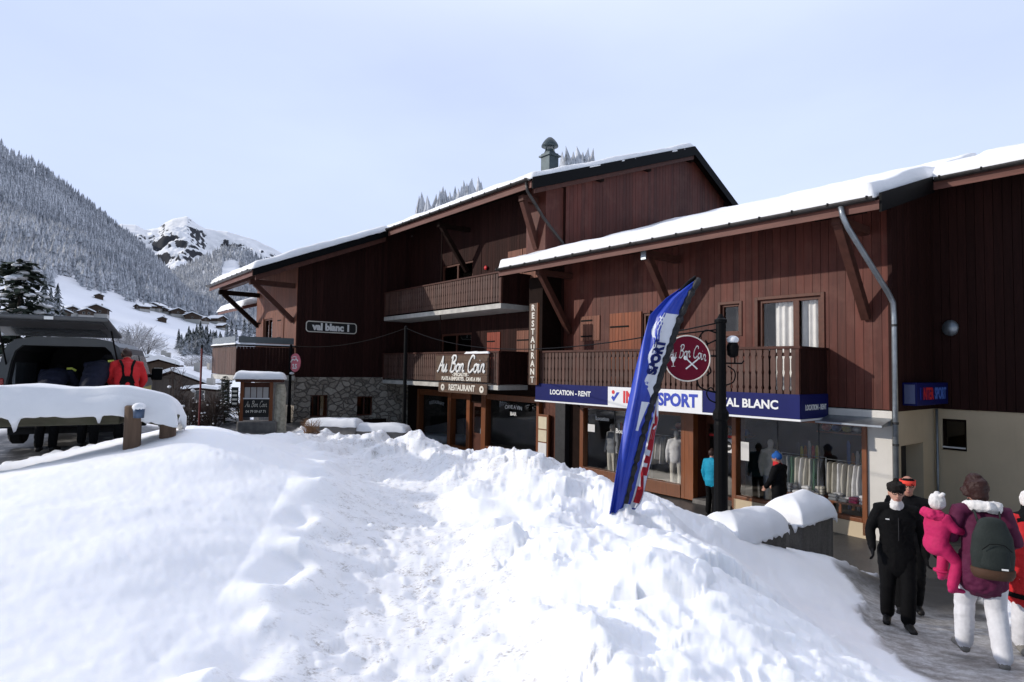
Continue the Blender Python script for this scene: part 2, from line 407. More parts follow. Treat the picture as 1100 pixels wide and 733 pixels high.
cp((-14,28,-.2),(-20,40,-2.2),(-34,60,-3.0),(-30,80,-3.2),(-20,60,-2.6),(-60,60,-3),(-18,22,.7),(-12.5,22,1.0),(-25,20,.4),(-25,8,1.9),(-25,-5,2),(20,-15,1.2),(30,5,.5),(25,25,0),(0,60,-1.0),(0,45,-.8),(40,40,0),(-40,30,-1))
CPA = np.array(CP)
def _tps(px, py, cx, cy):
    d2 = (px[:,None]-cx[None,:])**2+(py[:,None]-cy[None,:])**2
    return np.sqrt(d2+.15)          # linear kernel: stays close to the control heights, no ringing
_K = -_tps(CPA[:,0], CPA[:,1], CPA[:,0], CPA[:,1]); _n = len(CPA)
_A = np.zeros((_n+1, _n+1)); _A[:_n,:_n] = _K-np.eye(_n)*.02; _A[:_n,_n] = 1; _A[_n,:_n] = 1
_w = np.linalg.solve(_A, np.concatenate([CPA[:,2], [0]]))
def base_h(x, y):
    x = np.asarray(x, float).ravel(); y = np.asarray(y, float).ravel(); out = np.empty(len(x))
    for i in range(0, len(x), 40000):
        out[i:i+40000] = -_tps(x[i:i+40000], y[i:i+40000], CPA[:,0], CPA[:,1]) @ _w[:_n] + _w[_n]
    return out
def worley(x, y, seed=0):
    ix, iy = np.floor(x), np.floor(y); best = np.full(x.shape, 9.0); hid = np.zeros(x.shape)
    for dx in (-1,0,1):
        for dy in (-1,0,1):
            cx, cy = ix+dx, iy+dy
            jx = cx+_hash(cx, cy, cx*0, seed); jy = cy+_hash(cx, cy, cx*0, seed+5)
            d = np.hypot(x-jx, y-jy); h = _hash(cx, cy, cx*0, seed+11); m = d < best
            best = np.where(m, d, best); hid = np.where(m, h, hid)
    return best, hid
def seg_dist(x, y, pts):
    best = np.full(np.shape(x), 1e9)
    for (ax, ay), (bx, by) in zip(pts[:-1], pts[1:]):
        L2 = (bx-ax)**2+(by-ay)**2; t = np.clip(((x-ax)*(bx-ax)+(y-ay)*(by-ay))/L2, 0, 1)
        best = np.minimum(best, np.hypot(x-ax-t*(bx-ax), y-ay-t*(by-ay)))
    return best
PATHL = [(-.2,-2),(-.35,2.5),(-.85,5.4),(-1.45,8),(-2.2,10.8),(-3.2,13.6),(-4.6,15.6),(-6.4,17.5),(-10,24)]
BANKL = [(1.2,2.2),(1.35,4.4),(1.0,6),(1.5,7.2),(1.1,8.7),(.2,10.1),(-1,11.5),(-2.3,13.3),(-3.8,15.2),(-5,17.2)]
PAVEL = [(3.4,2.5),(4.1,4.6),(4.75,6.6),(5.6,8.6),(7.2,10.2)]
def pave_mask(x, y):
    """1 on the cleared pavement and the shop terrace, 0 on the snow"""
    b = x*.77555881+y*.63127532; a = x*.63127532-y*.77555881
    d = seg_dist(x, y, PAVEL)+.16*vnoise(x*1.7, y*1.7, 0, 3)+.03*vnoise(x*5, y*5, 0, 4)
    side = np.where((x-3.0)*.55-(y-4.6)*.0 > 0, 0, 0)
    m1 = 1-sstep(.68, .88, d)
    right = sstep(0, .3, (x-4.1)*.82-(y-4.6)*.57)      # everything to the right of the pavement line is trodden too
    m1 = np.maximum(m1, right*sstep(-3, -2.6, y-5)*(1-sstep(9.2,9.6,y))*0)
    m2 = sstep(10.9, 11.3, b+.25*vnoise(x*1.3, y*1.3, 0, 5))*sstep(-23.5,-22.5,a)*(1-sstep(5,7,a))
    return np.clip(np.maximum(m1, m2), 0, 1)
def road_mask(x, y):
    d = seg_dist(x, y, [(-26,5.0),(-9.6,9.9),(-8.4,12),(-10.5,30)])+.25*vnoise(x*.9, y*.9, 0, 8)+.1*vnoise(x*4, y*4, 0, 6)
    return 1-sstep(1.9, 2.5, d)
def ground_h(x, y, detail=True):
    x = np.asarray(x, float); y = np.asarray(y, float); sh = x.shape
    x = x.ravel(); y = y.ravel()
    h = base_h(x, y)
    if detail:
        r = np.hypot(x, y)
        pm = pave_mask(x, y); rm = road_mask(x, y)
        free = (1-pm)*(1-rm)*(1-sstep(60, 120, r))
        dp = seg_dist(x, y, PATHL); path = 1-sstep(.45, .95, dp+.12*vnoise(x*2, y*2, 0, 2))
        db = seg_dist(x, y, BANKL); bank = 1-sstep(.7, 1.9, db+.35*vnoise(x*1.1, y*1.1, 0, 12))
        near = 1-sstep(25, 45, r)
        # broad mounds of shovelled snow
        h = h+free*near*(.05*fbm(x*.75, y*.75, 0, 3, 21)+.02*fbm(x*1.9, y*1.9, 0, 3, 22))*(1-path*.7)
        # clods thrown on the bank
        wx = x+.12*vnoise(x*3, y*3, 0, 31); wy = y+.12*vnoise(x*3, y*3, 0, 32)
        for sc, am, sd, th in ((1.15, .17, 41, .2), (2.2, .06, 42, .35), (4.6, .024, 43, .55), (9.0, .007, 44, .6)):
            d, hid = worley(wx*sc, wy*sc, sd)
            lump = (.45*np.sqrt(np.clip(1-(d/.66)**2, 0, 1))+.55*sstep(0, 1, 1-d/.85))*sstep(th, 1, hid)
            h = h+free*bank*near*am*lump
            h = h+free*(1-bank)*(1-path)*near*am*.30*lump*sstep(-.15,.45,vnoise(x*.45, y*.45, 0, 50))*sstep(-4.6,-3.2,x)
        h = h+free*bank*near*(.030*fbm(x*4.2, y*4.2, 0, 5, 48, .62)+.018*(1-np.abs(vnoise(x*6.5+.8*vnoise(x*3,y*3,0,49), y*6.5, 0, 51))*2))
        # broken clods piled along the crest
        crest = (1-sstep(.25, .85, db+.3*vnoise(x*1.6, y*1.6, 0, 13)))*sstep(6.2, 7.5, r)
        for sc, am, sd, th in ((1.7, .17, 45, .2), (3.3, .09, 46, .3), (6.5, .04, 47, .35)):
            d, hid = worley(wx*sc, wy*sc, sd); h = h+free*crest*near*am*np.sqrt(np.clip(1-(d/.6)**2, 0, 1))*sstep(th, 1, hid)
        # trodden path: footprints and crumbs
        d, hid = worley(x*3.2+.5*vnoise(x*1.3,y*1.3,0,61), y*2.4+.5*vnoise(x*1.3,y*1.3,0,66), 60)
        h = h-free*path*near*(.045*sstep(0,1,1-d/.5)*(hid > .5)-.014*fbm(x*7, y*7, 0, 3, 62))
        d, hid = worley(x*8, y*8, 63)
        h = h+free*path*near*.022*np.clip(1-(d/.35)**2, 0, 1)*(hid > .72)
        edge = np.clip(1-np.abs(dp-1.0)/.4, 0, 1)
        h = h+free*near*edge*(.07+.10*vnoise(x*2.6, y*2.6, 0, 64))
        # slabs of hard snow left by the plough on the pavement side
        h = h+free*near*.006*fbm(x*14, y*14, 0, 2, 70)
        # step down from the snow to the cleared ground
        h = h-pm*.05*(1-sstep(14,30,r))-rm*.07
        h = h+pm*.012*fbm(x*3, y*3, 0, 3, 80)+rm*.01*fbm(x*3, y*3, 0, 3, 81)
        rim = np.clip(1-np.abs(pm-.45)/.45, 0, 1)*near*(r < 12)
        d, hid = worley(x*5.5, y*5.5, 82); h = h+rim*.07*sstep(0,1,1-d/.6)*(hid > .35)
        rim = np.clip(1-np.abs(rm-.45)/.45, 0, 1)*near
        h = h+rim*.07*np.sqrt(np.clip(1-(d/.5)**2, 0, 1))*(hid > .25)
    return h.reshape(sh)
def gz(x, y): return float(ground_h(np.array([x]), np.array([y]))[0])
def gb(x, y): return float(base_h(np.array([x]), np.array([y]))[0])

def grid_mesh(name, P, nu, nv, mat, closed=False, smooth=True, attr=None):
    """P: (nu*nv,3) vertex array, row major"""
    me = bpy.data.meshes.new(name)
    i = np.arange((nu if closed else nu-1)); j = np.arange(nv-1)
    I, J = np.meshgrid(i, j, indexing='ij'); I2 = (I+1) % nu
    q = np.stack([I*nv+J, I2*nv+J, I2*nv+J+1, I*nv+J+1], -1).reshape(-1, 4).astype(np.int32)
    me.vertices.add(len(P)); me.vertices.foreach_set('co', np.asarray(P, np.float32).ravel())
    me.loops.add(q.size); me.loops.foreach_set('vertex_index', q.ravel())
    me.polygons.add(len(q)); me.polygons.foreach_set('loop_start', np.arange(0, q.size, 4, dtype=np.int32))
    me.polygons.foreach_set('use_smooth', np.ones(len(q), bool))
    if attr:
        for k, arr in attr.items():
            a = me.attributes.new(k, 'FLOAT', 'POINT'); a.data.foreach_set('value', np.asarray(arr, np.float32))
    me.materials.append(mat); me.update(); me.validate(); return me

def m_ground():
    t = NT('snow_and_pavement')
    def at(n): a = t.n('ShaderNodeAttribute', attribute_name=n); return a.outputs['Fac']
    f = t.noise(9, 'World', 6, .62); g = t.noise(60, 'World', 3, .7); c = t.noise(1.7, 'World', 4)
    h = t.math('MULTIPLY_ADD', g, .25, f)
    snow = t.ramp(c, [(.3,(.83,.845,.87)),(.7,(.87,.88,.895))])
    d = t.noise(5.5, 'World', 9, .78); fine = t.noise(38, 'World', 3, .6)
    dm = t.math('MULTIPLY', t.ramp(d, [(.50,(0,0,0)),(.62,(1,1,1))]), t.ramp(fine, [(.42,(0,0,0)),(.62,(1,1,1))]))
    dirt = t.math('MULTIPLY', t.math('MULTIPLY', dm, at('trod')), .92)
    snow = t.mix(t.math('MULTIPLY', at('trod'), .30), snow, (.56,.55,.55)); snow = t.mix(dirt, snow, (.26,.23,.20))
    n2 = t.noise(2.2, 'World', 7, .7); n3 = t.noise(26, 'World', 5, .7)
    asph = t.ramp(n3, [(.3,(.040,.037,.034)),(.7,(.10,.092,.085))])
    n4 = t.noise(7, 'World', 6, .75); slush = t.mix(t.ramp(n4, [(.42,(0,0,0)),(.6,(1,1,1))]), t.ramp(n3, [(.3,(.20,.185,.17)),(.7,(.36,.345,.33))]), t.ramp(n3, [(.3,(.40,.395,.39)),(.7,(.62,.62,.62))]))
    pav = t.mix(t.ramp(n2, [(.27,(0,0,0)),(.43,(1,1,1))]), asph, slush)
    road = t.mix(t.ramp(n2, [(.5,(0,0,0)),(.62,(.8,.8,.8))]), t.ramp(n3, [(.3,(.03,.03,.032)),(.7,(.06,.06,.062))]), slush)
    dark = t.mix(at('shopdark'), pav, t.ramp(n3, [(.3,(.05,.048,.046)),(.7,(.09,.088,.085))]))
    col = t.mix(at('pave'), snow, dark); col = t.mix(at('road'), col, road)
    wet = t.math('MULTIPLY', t.math('MAXIMUM', at('pave'), at('road')), .38)
    rough = t.math('SUBTRACT', .8, wet)
    p = t.bsdf(col, rough, 0, t.bump(h, .07, .03), .3)
    t.l(t.math('MULTIPLY', t.math('SUBTRACT', 1.0, t.math('MAXIMUM', at('pave'), at('road'))), .6), p.inputs['Subsurface Weight']); p.inputs['Subsurface Radius'].default_value = (1.0, 1.1, 1.25); p.inputs['Subsurface Scale'].default_value = .06; return t.m
th = np.concatenate([np.arange(-180, -58, 3.0), np.arange(-58, -44, .35), np.arange(-44, 44, .115), np.arange(44, 60, .5), np.arange(60, 180, 3.0)])
rr = [.4]
while rr[-1] < 45: rr.append(rr[-1]*1.0115)
while rr[-1] < 2600: rr.append(rr[-1]*1.06)
TH, RR = np.meshgrid(np.radians(th), np.array(rr), indexing='ij')
GX, GY = RR*np.sin(TH), RR*np.cos(TH)
GZ = ground_h(GX, GY)
far = sstep(70, 150, RR); GZ = GZ*(1-far)+(-4.0)*far
gx, gy = GX.ravel(), GY.ravel()
_dp = seg_dist(gx, gy, PATHL); _db = seg_dist(gx, gy, BANKL)
TROD = np.maximum((1-sstep(.5, 1.3, _dp))*.9, (1-sstep(.5, 2.2, _db))*sstep(7.5, 10, gy)*.8)
TROD = np.maximum(TROD, .9*np.clip(1-np.abs(pave_mask(gx, gy)-.4)/.4, 0, 1))
_b = gx*.77555881+gy*.63127532
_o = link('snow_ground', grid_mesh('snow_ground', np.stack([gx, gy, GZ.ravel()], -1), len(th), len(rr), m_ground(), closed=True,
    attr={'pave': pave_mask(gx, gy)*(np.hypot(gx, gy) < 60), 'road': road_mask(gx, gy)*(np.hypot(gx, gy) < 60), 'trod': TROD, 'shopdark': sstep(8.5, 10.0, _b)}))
tag(_o, kind='structure')
# ------------------------------------------------------------------ valley side, far hill and peak
def px2th(x): return math.atan((x-550)/650.)
HOR = lambda x: 388+.015*(x-20)
def tab(pts):
    xs = np.array([px2th(p[0]) for p in pts]); ys = np.array([(HOR(p[0])-p[1])/650.*math.cos(px2th(p[0])) for p in pts]); return xs, ys
_rx, _ry = tab([(-520,105),(-300,70),(-100,105),(0,163),(20,172),(40,186),(80,215),(110,239),(150,270),(175,293),(195,315),(240,352),(290,378),(345,392)])
_fx, _fy = tab([(-400,300),(0,287),(60,297),(110,312),(150,325),(190,336),(230,346),(260,354),(300,366),(345,378)])
RF, RR_, RB = 430., 1100., 120.
def hill_tau(t, r):
    ridge = np.interp(t, _rx, _ry); ft = np.interp(t, _fx, _fy)
    bot = -.058
    a = bot+(ft-bot)*sstep(0, 1, np.clip((r-RB)/(RF-RB), 0, 1)*.86+.07)
    a = bot+(ft-bot)*np.clip((r-RB)/(RF-RB), 0, 1)**.8
    b = ft+(ridge-ft)*np.clip((r-RF)/(RR_-RF), 0, 1)
    tau = np.where(r < RF, a, b)
    return np.where(r > RR_, ridge-(r-RR_)*.0007, tau)
def hill_z(t, r, noise=True):
    x, y = r*np.sin(t), r*np.cos(t)
    z = 3.5+hill_tau(t, r)*r
    if noise: z = z+(fbm(x*.006, y*.006, 0, 4, 90)*10+fbm(x*.03, y*.03, 0, 3, 91)*2.0)*sstep(RF-40, RF+200, r)*(1-.8*sstep(RR_-250, RR_, r))+fbm(x*.012, y*.012, 0, 3, 92)*1.6*sstep(RB,RB+80,r)
    return z
m_hs = m_plain('hillside_snow', (.80,.82,.86), .8, .05, .02, 0)
tt = np.radians(np.concatenate([np.arange(-125, -46, 1.5), np.arange(-46, -17.9, .12)])); r_ = np.concatenate([np.linspace(110, 470, 90), np.linspace(480, 1240, 90)])
T_, Q_ = np.meshgrid(tt, r_, indexing='ij'); Zh = hill_z(T_, Q_)
tag(link('hillside', grid_mesh('hillside', np.stack([(Q_*np.sin(T_)).ravel(), (Q_*np.cos(T_)).ravel(), Zh.ravel()], -1), len(tt), len(r_), m_hs)), kind='structure')
def hill_pt(px, py):
    t = px2th(px); want = (HOR(px)-py)/650.*math.cos(t); r = np.linspace(RB+5, RR_-5, 800)
    tau = (hill_z(np.full(800, t), r)-3.5)/r; k = int(np.argmax(tau >= want)); k = k if tau[k] >= want else 799
    return float(r[k]*math.sin(t)), float(r[k]*math.cos(t)), float(3.5+tau[k]*r[k])
# the wooded spur to the right of the valley side
_sx, _sy = tab([(120,345),(150,322),(175,297),(200,284),(215,277),(235,267),(250,266),(265,272),(290,286),(320,300),(350,318)])
def spur_tau(t, r):
    rg = np.interp(t, _sx, _sy); bot = .01
    return np.where(r < 2000, bot+(rg-bot)*np.clip((r-1150)/850, 0, 1), rg-(r-2000)*.0005)
def spur_z(t, r):
    x, y = r*np.sin(t), r*np.cos(t)
    return 3.5+spur_tau(t, r)*r+fbm(x*.005, y*.005, 0, 4, 95)*12*(1-.8*sstep(1700, 2000, r))
ts = np.radians(np.arange(-34, -16, .12)); rs = np.linspace(1130, 2150, 80)
T2, Q2 = np.meshgrid(ts, rs, indexing='ij')
tag(link('wooded_hill', grid_mesh('wooded_hill', np.stack([(Q2*np.sin(T2)).ravel(), (Q2*np.cos(T2)).ravel(), spur_z(T2, Q2).ravel()], -1), len(ts), len(rs), m_hs)), kind='structure')
# the bare peak behind
_px, _py = tab([(60,262),(95,246),(125,239),(140,241),(152,246),(165,243),(172,237),(180,233),(190,231),(196,230),(201,234),(206,238),(215,243),(228,247),(240,248),(252,252),(270,257),(285,262),(300,270),(340,285),(400,310)])
def peak_z(t, r):
    rg = np.interp(t, _px, _py); x, y = r*np.sin(t), r*np.cos(t)
    k = np.clip((r-2900)/1300, 0, 1); low = rg*.45
    tau = np.where(r < 4200, low+(rg-low)*k**.9, rg-(r-4200)*.0004)
    ridged = 1-np.abs(fbm(x*.0045, y*.0045, 0, 5, 101))*2
    fade = 1-.85*sstep(3900, 4200, r)
    return 3.5+tau*r+(ridged*70-45+fbm(x*.016, y*.016, 0, 3, 103)*22)*fade*sstep(2900,3200,r)
def m_peak():
    t = NT('rock_and_snow'); g = t.n('ShaderNodeNewGeometry'); s = t.n('ShaderNodeSeparateXYZ'); t.l(g.outputs['Normal'], s.inputs[0])
    p = t.n('ShaderNodeSeparateXYZ'); t.l(g.outputs['Position'], p.inputs[0])
    n = t.noise(.011, 'World', 6, .65); n2 = t.noise(1, 'World', 5, .7, vec_scale=(.045,.045,.016))
    k = t.math('ADD', t.math('MULTIPLY', n, .30), t.math('MULTIPLY', n2, .55)); k = t.math('SUBTRACT', t.math('ADD', k, .47), s.outputs['Z'])
    rock = t.ramp(k, [(.245,(0,0,0)),(.28,(1,1,1))])
    col = t.mix(rock, (.86,.87,.89), (.055,.057,.065)); t.bsdf(col, .9, 0, None, .1); return t.m
tp = np.radians(np.arange(-38, -14, .05)); rp = np.linspace(2850, 4350, 150)
T3, Q3 = np.meshgrid(tp, rp, indexing='ij')
tag(link('snowy_mountain', grid_mesh('snowy_mountain', np.stack([(Q3*np.sin(T3)).ravel(), (Q3*np.cos(T3)).ravel(), peak_z(T3, Q3).ravel()], -1), len(tp), len(rp), m_peak())), kind='structure')

# ------------------------------------------------------------------ conifers
def m_conifer(name, green, frost, thr=.25):
    t = NT(name); g = t.n('ShaderNodeNewGeometry'); s = t.n('ShaderNodeSeparateXYZ'); t.l(g.outputs['True Normal'], s.inputs[0])
    up = t.math('ABSOLUTE', s.outputs['Z'])
    n = t.noise(.9 if thr < 1 else 3, 'World', 4, .7)
    n2 = t.noise(.012, 'World', 3, .6)
    k = t.math('ADD', t.math('MULTIPLY', n, .9), t.math('MULTIPLY', up, .45))
    f = t.ramp(k, [(frost[0], (0,0,0)), (frost[1], (1,1,1))])
    isl = t.math('MULTIPLY_ADD', g.outputs['Random Per Island'], .7, .55)
    hs = t.n('ShaderNodeHueSaturation'); hs.inputs['Color'].default_value = (*green, 1); t.l(isl, hs.inputs['Value'])
    w = t.mix(t.ramp(n2, [(.35,(0,0,0)),(.65,(1,1,1))]), (.40,.42,.46), (.66,.68,.72))
    t.bsdf(t.mix(f, hs.outputs[0], w), .9, 0, None, .1); MATS[name] = t.m; return t.m
FROST = m_conifer('frosted_conifer', (.050,.057,.060), (.16,.56))
FROSTD = m_conifer('dark_frosted_conifer', (.018,.026,.022), (.50,.84))
def conifer_shape(seed, tiers=6, n=7, spread=.19, bare=.12):
    rg = random.Random(seed); v = []; f = []
    for k in range(tiers):
        z0 = bare+(1-bare)*(k/tiers)*.94; z1 = min(1.0, z0+(1-bare)/tiers*(1.75 if k < tiers-1 else 1.1))
        r = spread*(1-k/tiers)**.85*(.85+.3*rg.random()); o = len(v); m = n*2; ph = rg.random()*6
        for j in range(m):
            a = ph+2*PI*j/m; q = r*(1.0 if j % 2 == 0 else .52)*(.75+.5*rg.random())
            v.append((q*math.cos(a), q*math.sin(a), z0-(.035 if j % 2 == 0 else -.02)+.02*rg.random()))
        v.append((0.012*rg.uniform(-1,1), 0.012*rg.uniform(-1,1), z1))
        for j in range(m): f.append((o+j, o+(j+1) % m, o+m))
    return np.array(v), np.array(f)
def forest_mesh(name, pts, hts, shapes, mat, seed=0):
    rg = np.random.RandomState(seed); V = []; F = []; off = 0
    for (x, y, z), h in zip(pts, hts):
        v, f = shapes[rg.randint(len(shapes))]; a = rg.rand()*6.28; w = h*(.85+.4*rg.rand())
        c, s = math.cos(a), math.sin(a)
        V.append(np.stack([x+(v[:,0]*c-v[:,1]*s)*w, y+(v[:,0]*s+v[:,1]*c)*w, z-.4+v[:,2]*h], -1)); F.append(f+off); off += len(v)
    V = np.concatenate(V); F = np.concatenate(F).astype(np.int32)
    me = bpy.data.meshes.new(name); me.vertices.add(len(V)); me.vertices.foreach_set('co', V.astype(np.float32).ravel())
    me.loops.add(F.size); me.loops.foreach_set('vertex_index', F.ravel()); me.polygons.add(len(F))
    me.polygons.foreach_set('loop_start', np.arange(0, F.size, 3, dtype=np.int32)); me.materials.append(mat); me.update(); return me
SH_FAR = [conifer_shape(i, 4, 5, .17, .04) for i in range(10)]
rg = np.random.RandomState(3); pts = []; hts = []
N = 26000
t_ = np.radians(rg.uniform(-47, -18.3, N)); q_ = np.sqrt(rg.uniform(400**2, 1120**2, N))
dens = fbm(q_*np.sin(t_)*.012, q_*np.cos(t_)*.012, 0, 3, 111)
edge = RF+18*vnoise(t_*60, t_*0, 0, 7)+np.where(np.degrees(t_) < -37.2, -60, 0)
keep = (q_ > edge) & (dens > -.42) & (rg.rand(N) < np.where(q_ > 700, .75, .95))
t_, q_ = t_[keep], q_[keep]; z_ = hill_z(t_, q_)
pts = np.stack([q_*np.sin(t_), q_*np.cos(t_), z_], -1); hts = rg.uniform(9, 19, len(pts))*np.where(q_ < RF+60, .7, 1)
tag(link('conifer_forest', forest_mesh('conifer_forest', pts, hts, SH_FAR, FROST, 5)), kind='stuff')
tag(bpy.data.objects['conifer_forest'], 'frosted conifer forest covering the steep valley side', 'forest')
N = 9000; t_ = np.radians(rg.uniform(-32, -17.5, N)); q_ = np.sqrt(rg.uniform(1160**2, 2020**2, N))
xx, yy = q_*np.sin(t_), q_*np.cos(t_); gap = np.hypot((t_-px2th(246))*2000, (q_-1800)*.25)
keep = (gap > 28) & (fbm(xx*.008, yy*.008, 0, 3, 118) > -.45); t_, q_ = t_[keep], q_[keep]
pts = np.stack([q_*np.sin(t_), q_*np.cos(t_), spur_z(t_, q_)], -1)
tag(link('hill_forest', forest_mesh('hill_forest', pts, rg.uniform(11, 22, len(pts)), SH_FAR, FROST, 6)), 'frosted conifer wood on the rounded hill below the rocky peak', 'forest', kind='stuff')

# countable conifers, each a trunk and a crown
BARK = m_plain('conifer_bark', (.05,.038,.03), .9, .3, 12, .4)
SH_MID = [conifer_shape(40+i, 11, 9, .20, .05) for i in range(6)]
def mid_conifer(k, h):
    v, f = SH_MID[k % 6]; mb = MB(); mb.add([(p[0]*h*1.05, p[1]*h*1.05, p[2]*h) for p in v], [tuple(q) for q in f]); return mb
def plant_conifer(x, y, z, h, k, label, group, mat=FROSTD):
    t = thing('conifer', label, 'tree', (x, y, z-.3), rnd.random()*6, group)
    part(t, 'crown', mid_conifer(k, h), mat, fix=False); part(t, 'trunk', MB().tube([(0,0,0),(0,0,h*.6)], [h*.02, h*.008], 6), BARK); return t
for i in range(26):
    px = 192+i*1.85+rnd.uniform(-1,1); x, y, z = hill_pt(px, 379+rnd.uniform(-4,3)+(i % 2)*2)
    d = math.hypot(x, y)/235.
    plant_conifer(x, y, z, rnd.uniform(8.5, 11.5)*d*(1-.25*abs(i-13)/13), i, 'dark snow dusted conifer in the dense clump below the chalet row', 'conifers in the clump on the valley floor')
for i, (px, py, hp) in enumerate(((243,366,20),(248,364,22),(253,366,19),(262,365,24),(268,362,22),(276,366,25),(284,366,20),(152,372,9),(137,374,21),(127,372,14),(60,348,26),(52,345,34),(45,340,40),(66,345,16),(59,336,30))):
    x, y, z = hill_pt(px, py); plant_conifer(x, y, z, hp*math.hypot(x, y)/700., i, 'snow dusted conifer standing apart on the open snowy slope', 'scattered conifers on the slope')
for i, px in enumerate((447,452,457,462,466,471,476,481,486,491,496,501,506,512,603,609,615,621,627,633)):
    Y = 74+rnd.uniform(-5,5); X = (px-550)/650*Y; ty = (221-(px-446)*.28) if px < 540 else 168
    top = 3.5+(396-ty)/650.*Y+rnd.uniform(-.6,.5)
    plant_conifer(X, Y, -1, (top+2.3)*1.06, i, 'tall frosted conifer with its tip showing above the chalet roof', 'conifers behind the chalet roof', FROST)

# ------------------------------------------------------------------ chalets across the valley
FARW = m_wood('weathered_chalet_wood', (.075,.05,.036), .8, (3,3,.4), .2)
FARG = m_plain('pale_chalet_base', (.42,.40,.37), .9, .1, 2, 0)
FARGL = m_plain('dark_chalet_window', (.02,.022,.025), .2, .1, 2, 0, spec=.6)
def chalet(x, y, z, w, d, h, rot, label, group=None, base=True, pitch=.42, snow=.35, wins=2, wood=None):
    t = thing('chalet', label, 'house', (x, y, z), rot, group); ov = w*.11; rh = (w/2+ov)*pitch
    mb = MB().prism([(-w/2,-1.5),(w/2,-1.5),(w/2,h),(0,h+w/2*pitch),(-w/2,h)], lambda p, q, e: (p, e, q), -d/2, d/2); part(t, 'wall', mb, wood or FARW)
    if base: part(t, 'base_wall', MB().box(-w/2-.05,w/2+.05,-d/2-.05,d/2+.05,-1.5,h*.36), FARG)
    mb = MB()
    for s in (-1,1): mb.prism([(0,h+w/2*pitch+.02),(s*(w/2+ov),h-ov*pitch+.02),(s*(w/2+ov),h-ov*pitch+.22),(0,h+w/2*pitch+.22)], lambda p, q, e: (p, e, q), -d/2-ov, d/2+ov)
    rf = part(t, 'roof', mb, BEAMD); mb = MB()
    for s in (-1,1):
        mb.prism([(0,h+w/2*pitch+.225),(s*(w/2+ov),h-ov*pitch+.225),(s*(w/2+ov+.05),h-ov*pitch+.225+snow*.6),(s*(w/2),h+.225+snow*.95),(0,h+w/2*pitch+.225+snow)], lambda p, q, e: (p, e, q), -d/2-ov-.05, d/2+ov+.05)
    part(rf, 'snow_cover', mb, SNOWR)
    for i in range(wins):
        wx = (-w/2+w*(i+1)/(wins+1)); wd = part(t, 'window', MB().box(wx-.45,wx+.45,-d/2-.09,-d/2-.02,h*.52,h*.52+1.0), FARG); part(wd, 'pane', MB().box(wx-.38,wx+.38,-d/2-.11,-d/2-.092,h*.52+.08,h*.52+.92), FARGL)
    part(t, 'chimney', MB().box(w*.2-.3,w*.2+.3,-.3,.3,h,h+w/2*pitch+1.1), FARG); return t
G_ = 'far chalets along the edge of the forest'
for i, (px, py, wp) in enumerate(((151,334,9),(158,333,8),(167,334,11),(178,337,8),(188,340,12),(200,343,9),(207,346,14),(216,347,9),(232,348,12),(238,354,8))):
    x, y, z = hill_pt(px, py); D_ = math.hypot(x, y); w = wp*D_/700.
    chalet(x, y, z, w, w*1.1, w*.42, rnd.uniform(-.9,.9)+.4, 'tiny dark wooden chalet in the row below the forest', G_, wins=1, snow=.5)
for i, (px, py, wp, lb) in enumerate(((103,341,17,'dark gabled chalet nearest the right of the hamlet above the van roof'),(88,341,12,'low chalet beside the dark gabled one above the van roof'),(73,338,11,'pale chalet among the hamlet above the van'),(63,342,12,'chalet at the left of the hamlet beside the snowy conifer'))):
    x, y, z = hill_pt(px, py); D_ = math.hypot(x, y); w = wp*D_/680.
    chalet(x, y, z, w, w*1.2, w*.40, px2th(px)*-1+(.3 if i else -.1), lb, snow=.5)
for px, py, w in ((104,321,2.2),(173,346,2.2)):
    x, y, z = hill_pt(px, py); chalet(x, y, z, w*1.8, w*1.6, w*.7, .6, 'lone dark hay hut near the top of the snowy field' if py < 330 else 'lone dark hay hut lower on the snowy field', wins=0, base=False, snow=.3)
def dpt(px, py, Y): return (px-550)/650.*Y, Y, 3.5+(HOR(px)-py)/650.*Y
# nearer houses between the van and the chalet
x, y, z = dpt(166, 393, 82); chalet(x, y, z-3.6, 5.6, 7, 3.4, .38, 'dark gabled chalet with a snowy porch roof right of the van', pitch=.42, wins=2)
x, y, z = dpt(176, 388, 76)
t = chalet(x, y-.5, z-3.2, 3.8, 3.0, 2.6, .38, 'small annexe with a snow covered roof below the dark gabled chalet', wins=1, pitch=.3, snow=.55, base=False)
GREYW = m_wood('grey_weathered_wood', (.10,.082,.07), .85, (3,3,.4), .2)
x, y, z = dpt(201, 414, 66); chalet(x, y, z-2.4, 6.0, 6, 2.7, .12, 'grey gabled chalet behind the thin red pole', pitch=.36, wins=0, wood=GREYW)
x, y, z = dpt(222, 420, 58); chalet(x, y, z-1.8, 2.6, 2.2, 1.8, .1, 'small snow topped shed in front of the grey chalet', pitch=.1, wins=1, base=False, wood=GREYW, snow=.3)
x, y, z = dpt(222, 402, 95); chalet(x, y, z-3, 5, 5, 2.6, -.5, 'snow roofed house half hidden behind the red pole', pitch=.4, wins=1)
x, y, z = dpt(120, 430, 60); chalet(x-2, y, z-2, 5, 5, 2.5, .6, 'snow roofed cabin down the slope behind the van', pitch=.4, wins=1)
